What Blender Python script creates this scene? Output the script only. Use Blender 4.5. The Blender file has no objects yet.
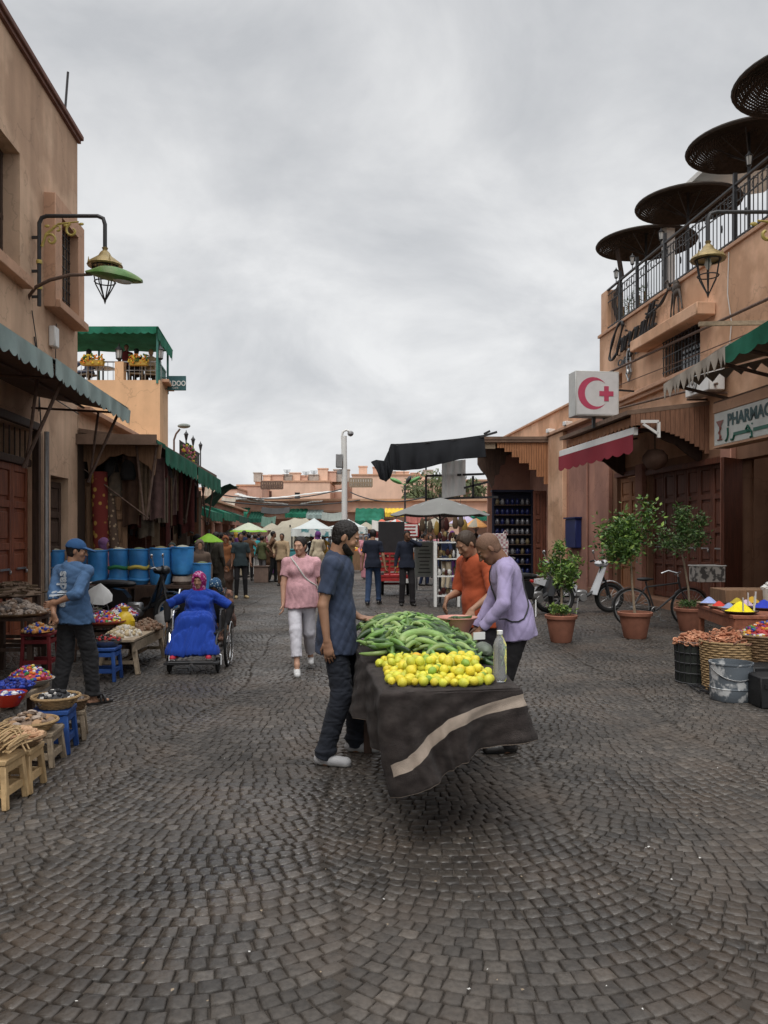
import bpy,math,random
import numpy as np
from mathutils import Vector,Matrix
R=math.radians
random.seed(7)
rng=np.random.default_rng(7)
scene=bpy.context.scene
COL=scene.collection
CH=1.65
HY=535.0
F=800.0
def P(px,py,Y):
 return Vector(((px-384.0)/F*Y,Y,CH-(py-HY)/F*Y))
def G(px,py):
 Y=F*CH/(py-HY)
 return Vector(((px-384.0)/F*Y,Y,0.0))
def U(a,b):return random.uniform(a,b)
_M={}
def lin(c):
 return tuple((x/12.92 if x<=.04045 else((x+.055)/1.055)**2.4)for x in c)
def M(name,col,rough=.7,var=.2,sc=6.,bump=.15,bsc=60.,metal=0.,spec=.35,col2=None,c2t=.5,c2w=.12,stretch=(1,1,1),rand=.12,trans=0.,streak=0.,sheen=0.,coat=0.,sss=0.,emit=None,estr=1.,tl=0.):
 if name in _M:return _M[name]
 m=bpy.data.materials.new(name);m.use_nodes=True
 nt=m.node_tree;N=nt.nodes;L=nt.links
 b=N['Principled BSDF']
 tc=N.new('ShaderNodeTexCoord');mp=N.new('ShaderNodeMapping')
 mp.inputs['Scale'].default_value=stretch
 L.new(tc.outputs['Object'],mp.inputs[0])
 n1=N.new('ShaderNodeTexNoise');n1.inputs['Scale'].default_value=sc;n1.inputs['Detail'].default_value=7
 n1.inputs['Roughness'].default_value=.62
 L.new(mp.outputs[0],n1.inputs['Vector'])
 rp=N.new('ShaderNodeMapRange');rp.inputs[1].default_value=.3;rp.inputs[2].default_value=.7
 rp.inputs[3].default_value=1-var;rp.inputs[4].default_value=1+var
 L.new(n1.outputs[0],rp.inputs[0])
 mul=N.new('ShaderNodeVectorMath');mul.operation='SCALE'
 mul.inputs[0].default_value=col[:3]
 last=None
 if col2 is not None:
  n2=N.new('ShaderNodeTexNoise');n2.inputs['Scale'].default_value=sc*.6;n2.inputs['Detail'].default_value=5
  L.new(mp.outputs[0],n2.inputs['Vector'])
  r2=N.new('ShaderNodeMapRange');r2.inputs[1].default_value=c2t-c2w;r2.inputs[2].default_value=c2t+c2w
  L.new(n2.outputs[0],r2.inputs[0])
  mx=N.new('ShaderNodeMix');mx.data_type='RGBA'
  mx.inputs[6].default_value=(*col[:3],1);mx.inputs[7].default_value=(*col2[:3],1)
  L.new(r2.outputs[0],mx.inputs[0]);L.new(mx.outputs[2],mul.inputs[0])
 L.new(rp.outputs[0],mul.inputs['Scale'])
 out=mul.outputs[0]
 if streak>0:
  m2=N.new('ShaderNodeMapping');m2.inputs['Scale'].default_value=(2.2,2.2,.22)
  L.new(tc.outputs['Object'],m2.inputs[0])
  n3=N.new('ShaderNodeTexNoise');n3.inputs['Scale'].default_value=1.6;n3.inputs['Detail'].default_value=6
  L.new(m2.outputs[0],n3.inputs['Vector'])
  r3=N.new('ShaderNodeMapRange');r3.inputs[1].default_value=.38;r3.inputs[2].default_value=.66
  r3.inputs[3].default_value=1;r3.inputs[4].default_value=1-streak*.55
  L.new(n3.outputs[0],r3.inputs[0])
  s3=N.new('ShaderNodeVectorMath');s3.operation='SCALE'
  L.new(out,s3.inputs[0]);L.new(r3.outputs[0],s3.inputs['Scale']);out=s3.outputs[0]
 if streak>0 and name.startswith('plaster'):
  nw=N.new('ShaderNodeTexNoise');nw.inputs['Scale'].default_value=2.2;nw.inputs['Detail'].default_value=5;L.new(tc.outputs['Object'],nw.inputs['Vector'])
  av=N.new('ShaderNodeVectorMath');av.operation='MULTIPLY_ADD';av.inputs[1].default_value=(.9,.9,.9);L.new(nw.outputs['Color'],av.inputs[0]);L.new(tc.outputs['Object'],av.inputs[2])
  vo=N.new('ShaderNodeTexVoronoi');vo.feature='DISTANCE_TO_EDGE';vo.inputs['Scale'].default_value=.55;L.new(av.outputs[0],vo.inputs['Vector'])
  rc=N.new('ShaderNodeMapRange');rc.inputs[1].default_value=.003;rc.inputs[2].default_value=.011;rc.inputs[3].default_value=.82;rc.inputs[4].default_value=1;L.new(vo.outputs['Distance'],rc.inputs[0])
  nc=N.new('ShaderNodeTexNoise');nc.inputs['Scale'].default_value=5.5;nc.inputs['Detail'].default_value=7;nc.inputs['Roughness'].default_value=.7;L.new(tc.outputs['Object'],nc.inputs['Vector'])
  rk=N.new('ShaderNodeMapRange');rk.inputs[1].default_value=.655;rk.inputs[2].default_value=.675;rk.inputs[3].default_value=1;rk.inputs[4].default_value=.78;L.new(nc.outputs[0],rk.inputs[0])
  mk=N.new('ShaderNodeMath');mk.operation='MULTIPLY';L.new(rc.outputs[0],mk.inputs[0]);L.new(rk.outputs[0],mk.inputs[1])
  sk=N.new('ShaderNodeVectorMath');sk.operation='SCALE';L.new(out,sk.inputs[0]);L.new(mk.outputs[0],sk.inputs['Scale']);out=sk.outputs[0]
 if rand>0:
  oi=N.new('ShaderNodeObjectInfo');r4=N.new('ShaderNodeMapRange')
  r4.inputs[3].default_value=1-rand;r4.inputs[4].default_value=1+rand
  L.new(oi.outputs['Random'],r4.inputs[0])
  s4=N.new('ShaderNodeVectorMath');s4.operation='SCALE'
  L.new(out,s4.inputs[0]);L.new(r4.outputs[0],s4.inputs['Scale']);out=s4.outputs[0]
 L.new(out,b.inputs['Base Color'])
 b.inputs['Roughness'].default_value=rough;b.inputs['Metallic'].default_value=metal
 b.inputs['Specular IOR Level'].default_value=spec
 if trans:b.inputs['Transmission Weight'].default_value=trans
 if sheen:b.inputs['Sheen Weight'].default_value=sheen
 if coat:b.inputs['Coat Weight'].default_value=coat
 if sss:
  b.inputs['Subsurface Weight'].default_value=sss;b.inputs['Subsurface Scale'].default_value=.01
 if emit:
  b.inputs['Emission Color'].default_value=(*emit,1);b.inputs['Emission Strength'].default_value=estr
 if bump>0:
  nb=N.new('ShaderNodeTexNoise');nb.inputs['Scale'].default_value=bsc;nb.inputs['Detail'].default_value=4
  L.new(mp.outputs[0],nb.inputs['Vector'])
  bp=N.new('ShaderNodeBump');bp.inputs['Strength'].default_value=bump;bp.inputs['Distance'].default_value=.01
  L.new(nb.outputs[0],bp.inputs['Height']);L.new(bp.outputs[0],b.inputs['Normal'])
 if tl>0:
  tr=N.new('ShaderNodeBsdfTranslucent');ms=N.new('ShaderNodeMixShader');ms.inputs[0].default_value=tl
  L.new(out,tr.inputs[0]);L.new(b.outputs[0],ms.inputs[1]);L.new(tr.outputs[0],ms.inputs[2]);L.new(ms.outputs[0],N['Material Output'].inputs[0])
 _M[name]=m
 return m
def node_group_pattern(m,kind,sc,c1,c2,thr=.5,stretch=(1,1,1)):
 """replace base colour by a two colour pattern (woven, dotted, striped surface print)"""
 nt=m.node_tree;N=nt.nodes;L=nt.links;b=N['Principled BSDF']
 tc=N.new('ShaderNodeTexCoord');mp=N.new('ShaderNodeMapping');mp.inputs['Scale'].default_value=stretch
 L.new(tc.outputs['Object'],mp.inputs[0])
 if kind=='voronoi':
  t=N.new('ShaderNodeTexVoronoi');t.inputs['Scale'].default_value=sc;o=t.outputs['Distance']
 elif kind=='wave':
  t=N.new('ShaderNodeTexWave');t.inputs['Scale'].default_value=sc;t.inputs['Distortion'].default_value=1.5;o=t.outputs['Fac']
 elif kind=='checker':
  t=N.new('ShaderNodeTexChecker');t.inputs['Scale'].default_value=sc;o=t.outputs['Fac']
 else:
  t=N.new('ShaderNodeTexNoise');t.inputs['Scale'].default_value=sc;t.inputs['Detail'].default_value=3;o=t.outputs[0]
 L.new(mp.outputs[0],t.inputs['Vector'])
 r=N.new('ShaderNodeMapRange');r.inputs[1].default_value=thr-.04;r.inputs[2].default_value=thr+.04
 L.new(o,r.inputs[0])
 mx=N.new('ShaderNodeMix');mx.data_type='RGBA'
 mx.inputs[6].default_value=(*c1,1);mx.inputs[7].default_value=(*c2,1)
 L.new(r.outputs[0],mx.inputs[0])
 for l in list(b.inputs['Base Color'].links):L.remove(l)
 L.new(mx.outputs[2],b.inputs['Base Color'])
 return m
def rotz(a):return Matrix.Rotation(a,3,'Z')
class MB:
 def __init__(self):
  self.v=[];self.f=[];self.m=[];self.X=None
 def add(self,vs,fs,m=0):
  o=len(self.v)
  if self.X is not None:vs=[self.X@Vector(p)for p in vs]
  self.v+=[tuple(p)for p in vs]
  for f in fs:self.f.append(tuple(i+o for i in f));self.m.append(m)
 def box(self,c,s,rz=0.,Rm=None,bev=0.,m=0):
  c=Vector(c);hx,hy,hz=s[0]/2,s[1]/2,s[2]/2
  Rm=Rm if Rm is not None else(rotz(rz)if rz else Matrix.Identity(3))
  if bev<=0 or min(s)<bev*2.2:
   vs=[c+Rm@Vector((x*hx,y*hy,z*hz))for x in(-1,1)for y in(-1,1)for z in(-1,1)]
   self.add(vs,[(0,1,3,2),(4,6,7,5),(0,4,5,1),(2,3,7,6),(0,2,6,4),(1,5,7,3)],m)
   return
  vs=[];idx={}
  for x in(-1,1):
   for y in(-1,1):
    for z in(-1,1):
     for a in range(3):
      p=[x*(hx-bev),y*(hy-bev),z*(hz-bev)]
      p[a]=(x,y,z)[a]*(hx,hy,hz)[a]
      idx[(x,y,z,a)]=len(vs);vs.append(c+Rm@Vector(p))
  fs=[]
  for a in range(3):
   b_,c_=[i for i in range(3)if i!=a]
   for sgn in(-1,1):
    q=[]
    for(u,w)in((-1,-1),(1,-1),(1,1),(-1,1)):
     k=[0,0,0];k[a]=sgn;k[b_]=u;k[c_]=w;q.append(idx[(*k,a)])
    fs.append(tuple(q))
  for a in range(3):
   b_,c_=[i for i in range(3)if i!=a]
   for u in(-1,1):
    for w in(-1,1):
     k0=[0,0,0];k0[b_]=u;k0[c_]=w;k1=list(k0);k0[a]=-1;k1[a]=1
     fs.append((idx[(*k0,b_)],idx[(*k1,b_)],idx[(*k1,c_)],idx[(*k0,c_)]))
  for x in(-1,1):
   for y in(-1,1):
    for z in(-1,1):
     fs.append((idx[(x,y,z,0)],idx[(x,y,z,1)],idx[(x,y,z,2)]))
  self.add(vs,fs,m)
 def bar(self,a,b,w,h=None,m=0,bev=0.):
  """rectangular bar from a to b"""
  a=Vector(a);b=Vector(b);d=b-a;L_=d.length
  if L_<1e-6:return
  y=d.normalized();up=Vector((0,0,1))if abs(y.z)<.95 else Vector((1,0,0))
  x=y.cross(up).normalized();z=x.cross(y)
  Rm=Matrix((x,y,z)).transposed()
  self.box((a+b)/2,(w,L_,h or w),Rm=Rm,bev=bev,m=m)
 def tube(self,pts,r,n=8,caps=True,m=0,closed=False):
  pts=[Vector(p)for p in pts];k=len(pts)
  rs=[r]*k if not hasattr(r,'__len__')else list(r)
  if k<2:return
  vs=[];fs=[]
  t0=(pts[1]-pts[0]).normalized()
  up=Vector((0,0,1))if abs(t0.z)<.9 else Vector((1,0,0))
  x=t0.cross(up).normalized()
  for i in range(k):
   if closed:t=(pts[(i+1)%k]-pts[i-1])
   elif i==0:t=pts[1]-pts[0]
   elif i==k-1:t=pts[-1]-pts[-2]
   else:t=(pts[i+1]-pts[i]).normalized()+(pts[i]-pts[i-1]).normalized()
   if t.length<1e-9:t=t0
   t=t.normalized()
   x=(x-t*x.dot(t))
   x=x.normalized()if x.length>1e-6 else t.orthogonal().normalized()
   y=t.cross(x)
   for j in range(n):
    a=2*math.pi*j/n
    vs.append(pts[i]+(x*math.cos(a)+y*math.sin(a))*rs[i])
  for i in range(k if closed else k-1):
   i2=(i+1)%k
   for j in range(n):
    j2=(j+1)%n
    fs.append((i*n+j,i*n+j2,i2*n+j2,i2*n+j))
  if caps and not closed:
   fs.append(tuple(range(n-1,-1,-1)));fs.append(tuple((k-1)*n+j for j in range(n)))
  self.add(vs,fs,m)
 def lathe(self,prof,c=(0,0,0),n=20,Rm=None,m=0,sx=1.,sy=1.,wob=0.):
  c=Vector(c);vs=[];fs=[];k=len(prof)
  for i,(r,z)in enumerate(prof):
   for j in range(n):
    a=2*math.pi*j/n
    rr=r*(1+wob*math.sin(3*a+i)+wob*.6*math.sin(5*a+1.7*i))
    p=Vector((rr*math.cos(a)*sx,rr*math.sin(a)*sy,z))
    vs.append(c+(Rm@p if Rm is not None else p))
  for i in range(k-1):
   for j in range(n):
    j2=(j+1)%n;fs.append((i*n+j,i*n+j2,(i+1)*n+j2,(i+1)*n+j))
  if prof[0][0]>1e-4:fs.append(tuple(range(n-1,-1,-1)))
  if prof[-1][0]>1e-4:fs.append(tuple((k-1)*n+j for j in range(n)))
  self.add(vs,fs,m)
 def ell(self,c,r,n=10,k=6,Rm=None,m=0):
  prof=[(math.sin(math.pi*i/k),-math.cos(math.pi*i/k))for i in range(k+1)]
  c=Vector(c);r=(r,r,r)if not hasattr(r,'__len__')else r
  S=Matrix.Diagonal(Vector(r));S=(Rm@S)if Rm is not None else S
  prof[0]=(0.0005,-1);prof[-1]=(.0005,1)
  self.lathe(prof,c,n,S,m)
 def prism(self,poly,o,ux,uy,d,m=0):
  """polygon poly[(a,b)] in plane o+a*ux+b*uy pushed by the vector d"""
  o=Vector(o);ux=Vector(ux);uy=Vector(uy);d=Vector(d);n=len(poly)
  A=[o+ux*a+uy*b for a,b in poly];B=[p+d for p in A]
  self.add(A+B,[tuple(range(n)),tuple(range(2*n-1,n-1,-1))]+[(i,i+n,(i+1)%n+n,(i+1)%n)for i in range(n)],m)
 def sheet(self,fn,nu,nv,th=.004,m=0):
  """fn(u,v)->point; double sided sheet with thickness"""
  p=[[Vector(fn(i/nu,j/nv))for j in range(nv+1)]for i in range(nu+1)]
  vs=[];top={};bot={}
  for i in range(nu+1):
   for j in range(nv+1):
    a=p[min(i+1,nu)][j]-p[max(i-1,0)][j];b=p[i][min(j+1,nv)]-p[i][max(j-1,0)]
    n=a.cross(b);n=n.normalized()if n.length>1e-9 else Vector((0,0,1))
    top[i,j]=len(vs);vs.append(p[i][j]+n*th/2);bot[i,j]=len(vs);vs.append(p[i][j]-n*th/2)
  fs=[]
  for i in range(nu):
   for j in range(nv):
    fs.append((top[i,j],top[i+1,j],top[i+1,j+1],top[i,j+1]))
    fs.append((bot[i,j],bot[i,j+1],bot[i+1,j+1],bot[i+1,j]))
  for i in range(nu):
   fs.append((top[i,0],bot[i,0],bot[i+1,0],top[i+1,0]));fs.append((top[i,nv],top[i+1,nv],bot[i+1,nv],bot[i,nv]))
  for j in range(nv):
   fs.append((top[0,j],top[0,j+1],bot[0,j+1],bot[0,j]));fs.append((top[nu,j],bot[nu,j],bot[nu,j+1],top[nu,j+1]))
  self.add(vs,fs,m)
 def build(self,name,mats,parent=None,loc=None,rz=0.,world=False,ang=38.):
  if not self.f:return None
  me=bpy.data.meshes.new(name)
  if not hasattr(mats,'__len__'):mats=[mats]
  vs=self.v
  o=bpy.data.objects.new(name,me);COL.objects.link(o)
  if parent is not None:
   o.parent=parent
   if world:
    inv=wmat(parent).inverted();vs=[tuple(inv@Vector(p))for p in vs]
  elif world:
   A=np.array(vs);c=(A.min(0)+A.max(0))/2;c[2]=A[:,2].min()
   vs=A-c;o.location=c
  if loc is not None:
   o.location=loc
  if rz:o.rotation_euler=(0,0,rz)
  me.from_pydata([tuple(map(float,p))for p in vs],[],self.f)
  for m in mats:me.materials.append(m)
  me.polygons.foreach_set('material_index',self.m)
  me.validate();me.update()
  fixn(me)
  if ang>0:
   me.shade_smooth();me.set_sharp_from_angle(angle=R(ang))
  return o
import bmesh
def fixn(me):
 bm=bmesh.new();bm.from_mesh(me);bmesh.ops.recalc_face_normals(bm,faces=bm.faces);bm.to_mesh(me);bm.free()
def wmat(o):
 m=Matrix.LocRotScale(o.location,o.rotation_euler,o.scale)
 return(wmat(o.parent)@m)if o.parent else m
def tag(o,label=None,cat=None,group=None,kind=None):
 if label:o['label']=label
 if cat:o['category']=cat
 if group:o['group']=group
 if kind:o['kind']=kind
 return o
def thing(name,label,cat,loc=(0,0,0),rz=0.,group=None):
 o=bpy.data.objects.new(name,None);COL.objects.link(o);o.empty_display_size=.2
 o.location=loc;o.rotation_euler=(0,0,rz)
 return tag(o,label,cat,group)
def dup(root,loc=None,rz=None,label=None,group=None,scale=None,rot=None):
 def rec(o,par):
  c=o.copy();COL.objects.link(c);c.parent=par
  for ch in list(o.children):rec(ch,c)
  return c
 r=rec(root,None)
 if loc is not None:r.location=loc
 if rz is not None:r.rotation_euler=(0,0,rz)
 if rot is not None:r.rotation_euler=rot
 if scale is not None:r.scale=(scale,)*3 if not hasattr(scale,'__len__')else scale
 if label:r['label']=label
 if group:r['group']=group
 return r
def single(mb,name,mats,label,cat,group=None,kind=None,world=True,loc=None,rz=0.,ang=38.):
 o=mb.build(name,mats,None,loc,rz,world,ang)
 return tag(o,label,cat,group,kind)
def text_into(mb,s,size,o,ux,uz,d,m=0,shear=0.,align='LEFT',bold=0.,font=None,sx=1.):
 cu=bpy.data.curves.new('txt','FONT');cu.body=s;cu.size=size;cu.shear=shear;cu.align_x=align
 cu.offset=bold;cu.resolution_u=3;cu.fill_mode='FRONT'
 ob=bpy.data.objects.new('txt',cu);COL.objects.link(ob)
 bpy.context.view_layer.update()
 dg=bpy.context.evaluated_depsgraph_get()
 me=bpy.data.meshes.new_from_object(ob.evaluated_get(dg))
 o=Vector(o);ux=Vector(ux).normalized();uz=Vector(uz).normalized();d=Vector(d)
 A=[o+ux*v.co.x*sx+uz*v.co.y+d for v in me.vertices]
 fs=[tuple(p.vertices)for p in me.polygons]
 n=len(A);B=[p-d for p in A]
 cnt={}
 for f in fs:
  for i in range(len(f)):
   a,b=f[i],f[(i+1)%len(f)]
   cnt[(a,b)]=1
 side=[(a,b,b+n,a+n)for(a,b)in cnt if(b,a)not in cnt]
 mb.add(A+B,fs+side,m)
 bpy.data.objects.remove(ob);bpy.data.curves.remove(cu);bpy.data.meshes.remove(me)
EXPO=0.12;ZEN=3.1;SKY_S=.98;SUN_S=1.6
class SDF:
 def __init__(self,lo,hi,h):
  self.lo=np.array(lo,float);self.h=h
  self.n=np.ceil((np.array(hi)-self.lo)/h).astype(int)+1
  self.f=np.full(self.n,1.0,np.float32)
 def block(self,lo,hi):
  a=np.maximum(np.floor((np.array(lo)-self.lo)/self.h).astype(int),0)
  b=np.minimum(np.ceil((np.array(hi)-self.lo)/self.h).astype(int)+1,self.n)
  if(b<=a).any():return None,None
  g=np.meshgrid(*[(self.lo[i]+self.h*np.arange(a[i],b[i])).astype(np.float32)for i in range(3)],indexing='ij',copy=False)
  return tuple(slice(a[i],b[i])for i in range(3)),g
 def merge(self,sl,d,k,op='u'):
  f=self.f[sl]
  if op=='u':
   if k>0:
    hh=np.clip(.5+.5*(f-d)/k,0,1)
    self.f[sl]=f*(1-hh)+d*hh-k*hh*(1-hh)
   else:self.f[sl]=np.minimum(f,d)
  else:
   if k>0:
    hh=np.clip(.5-.5*(f+d)/k,0,1)
    self.f[sl]=f*(1-hh)-d*hh+k*hh*(1-hh)
   else:self.f[sl]=np.maximum(f,-d)
 def cone(self,a,b,ra,rb,k=.02,cuts=(),fl=1.,ax=None,op='u'):
  """tapered capsule; fl<1 flattens it along the direction ax; cuts = [(point, normal)] remove normal side"""
  a=np.array(a,float);b=np.array(b,float);rm=max(ra,rb)+k+2.5*self.h
  sl,g=self.block(np.minimum(a,b)-rm,np.maximum(a,b)+rm)
  if sl is None:return
  p=[g[i]-a[i]for i in range(3)]
  ba=b-a;L2=max((ba**2).sum(),1e-9)
  t=np.clip((p[0]*ba[0]+p[1]*ba[1]+p[2]*ba[2])/L2,0,1)
  q=[p[i]-t*ba[i]for i in range(3)]
  r=ra+(rb-ra)*t
  if fl!=1.:
   ax=np.array(ax,float);ax/=np.linalg.norm(ax)
   u=q[0]*ax[0]+q[1]*ax[1]+q[2]*ax[2]
   d2=q[0]**2+q[1]**2+q[2]**2
   d=(np.sqrt(np.maximum(d2-u*u,0)+(u/fl)**2)-r)*(.5+.5*fl)
  else:
   d=np.sqrt(q[0]**2+q[1]**2+q[2]**2)-r
  for c,nn in cuts:
   nn=np.array(nn,float);nn/=np.linalg.norm(nn)
   d=np.maximum(d,(g[0]-c[0])*nn[0]+(g[1]-c[1])*nn[1]+(g[2]-c[2])*nn[2])
  self.merge(sl,d.astype(np.float32),k,op)
 def ell(self,c,r,Rm=None,k=.02,op='u',cuts=()):
  c=np.array(c,float);r=np.array(r,float);rm=r.max()+k+2.5*self.h
  sl,g=self.block(c-rm,c+rm)
  if sl is None:return
  p=[g[i]-c[i]for i in range(3)]
  if Rm is not None:
   A=np.array(Rm).T
   p=[A[i,0]*p[0]+A[i,1]*p[1]+A[i,2]*p[2]for i in range(3)]
  k0=np.sqrt((p[0]/r[0])**2+(p[1]/r[1])**2+(p[2]/r[2])**2)
  k1=np.sqrt((p[0]/r[0]**2)**2+(p[1]/r[1]**2)**2+(p[2]/r[2]**2)**2)
  d=k0*(k0-1)/np.maximum(k1,1e-6)
  for cc,nn in cuts:
   nn=np.array(nn,float);nn/=np.linalg.norm(nn)
   d=np.maximum(d,(g[0]-cc[0])*nn[0]+(g[1]-cc[1])*nn[1]+(g[2]-cc[2])*nn[2])
  self.merge(sl,d.astype(np.float32),k,op)
 def cut(self,c,nn):
  nn=np.array(nn,float);nn/=np.linalg.norm(nn)
  sl,g=self.block(self.lo,self.lo+self.n*self.h)
  self.f=np.maximum(self.f,((g[0]-c[0])*nn[0]+(g[1]-c[1])*nn[1]+(g[2]-c[2])*nn[2]).astype(np.float32))
 def folds(self,amp,fr=(30,30,45),seed=0,zone=None):
  sl,g=self.block(self.lo,self.lo+self.n*self.h)
  rs=np.random.default_rng(seed);x,y,z=g
  n=np.zeros_like(x)
  for o in range(4):
   a=rs.normal(size=3);b=rs.normal(size=3);ph=rs.uniform(0,6.28,2);s=1+.55*o
   w=np.sin(s*.45*(b[0]*fr[0]*x+b[1]*fr[1]*y+b[2]*fr[2]*z)+ph[1])
   n+=(.62-np.abs(np.sin(.5*s*(a[0]*fr[0]*x+a[1]*fr[1]*y+a[2]*fr[2]*z)+1.5*w+ph[0])))*1.7/s
  self.f+=(amp*n).astype(np.float32)
 def mesh(self):
  f=self.f;f=np.pad(f,1,constant_values=1.0);s=f<0
  nx,ny,nz=f.shape
  c=[(i,j,k)for i in(0,1)for j in(0,1)for k in(0,1)]
  cnt=sum(s[i:nx-1+i,j:ny-1+j,k:nz-1+k].astype(np.int8)for i,j,k in c)
  act=(cnt>0)&(cnt<8);I=np.argwhere(act)
  if len(I)==0:return np.zeros((0,3)),np.zeros((0,4),int)
  ids=np.full(act.shape,-1,np.int64);ids[act]=np.arange(len(I))
  V={cc:f[I[:,0]+cc[0],I[:,1]+cc[1],I[:,2]+cc[2]]for cc in c}
  acc=np.zeros((len(I),3));w=np.zeros(len(I))
  for a in c:
   for ax in range(3):
    if a[ax]:continue
    b=list(a);b[ax]=1;b=tuple(b)
    va,vb=V[a],V[b];x=(va<0)!=(vb<0)
    t=np.where(x,va/np.where(x,va-vb,1),0)
    p=np.tile(np.array(a,float),(len(I),1));p[:,ax]+=t
    acc+=p*x[:,None];w+=x
  verts=(I+acc/w[:,None]-1)*self.h+self.lo
  Q=[]
  for ax in range(3):
   sh=[slice(None)]*3;sh2=[slice(None)]*3
   sh[ax]=slice(0,-1);sh2[ax]=slice(1,None)
   a=s[tuple(sh)];b=s[tuple(sh2)]
   E=np.argwhere(a!=b);dirn=a[tuple(E.T)]
   u,v=[(1,2),(2,0),(0,1)][ax]
   q=[]
   for du,dv in((1,1),(0,1),(0,0),(1,0)):
    e=E.copy();e[:,u]-=du;e[:,v]-=dv
    q.append(ids[e[:,0],e[:,1],e[:,2]])
   q=np.stack(q,1);q[~dirn]=q[~dirn][:,::-1]
   Q.append(q)
  Q=np.concatenate(Q);Q=Q[(Q>=0).all(1)]
  return verts,Q
def sdf_obj(name,S,mats,parent,midx=None):
 v,q=S.mesh()
 if len(v)==0:return None
 me=bpy.data.meshes.new(name)
 me.vertices.add(len(v));me.vertices.foreach_set('co',v.astype(np.float32).ravel())
 me.loops.add(len(q)*4);me.loops.foreach_set('vertex_index',q.astype(np.int32).ravel())
 me.polygons.add(len(q));me.polygons.foreach_set('loop_start',np.arange(0,len(q)*4,4,dtype=np.int32))
 try:me.polygons.foreach_set('loop_total',np.full(len(q),4,np.int32))
 except Exception:pass
 if not hasattr(mats,'__len__'):mats=[mats]
 for m in mats:me.materials.append(m)
 if midx is not None:
  cen=v[q].mean(1);me.polygons.foreach_set('material_index',midx(cen).astype(np.int32))
 me.update(calc_edges=True);me.shade_smooth()
 o=bpy.data.objects.new(name,me);COL.objects.link(o);o.parent=parent
 return o
def hug(root,pts,axis_pt,off=.007):
 """push the points of a strap onto the clothes of a figure"""
 import mathutils
 bv=[]
 for c in root.children:
  if c.type=='MESH' and c.name.split('.')[0]in('shirt','long_sleeve_shirt','trousers'):
   bv.append(mathutils.bvhtree.BVHTree.FromPolygons([v.co for v in c.data.vertices],[p.vertices for p in c.data.polygons]))
 out=[]
 for p in pts:
  p=Vector(p);a=Vector(axis_pt(p));d=(p-a).normalized();best=None
  for b in bv:
   h_=b.ray_cast(a+d*.5,-d,.5)
   if h_[0]is not None and(best is None or(h_[0]-a).length>(best-a).length):best=h_[0]
  out.append(best+d*off if best is not None else p)
 return out
def n3(v):v=np.array(v,float);return v/max(np.linalg.norm(v),1e-9)
def ik(a,b,la,lb,hint):
 a=np.array(a,float);b=np.array(b,float);d=b-a;L=np.linalg.norm(d)
 if L>(la+lb)*.995:
  b=a+d/L*(la+lb)*.995;d=b-a;L=np.linalg.norm(d)
 x=(la*la-lb*lb+L*L)/(2*L);hh=math.sqrt(max(la*la-x*x,0));u=d/L
 h=np.array(hint,float);h=h-u*h.dot(u);h=n3(h)
 return a+u*x+h*hh,b
def rx(a):return np.array(Matrix.Rotation(a,3,'X'))
def ry(a):return np.array(Matrix.Rotation(a,3,'Y'))
def rzm(a):return np.array(Matrix.Rotation(a,3,'Z'))
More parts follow.
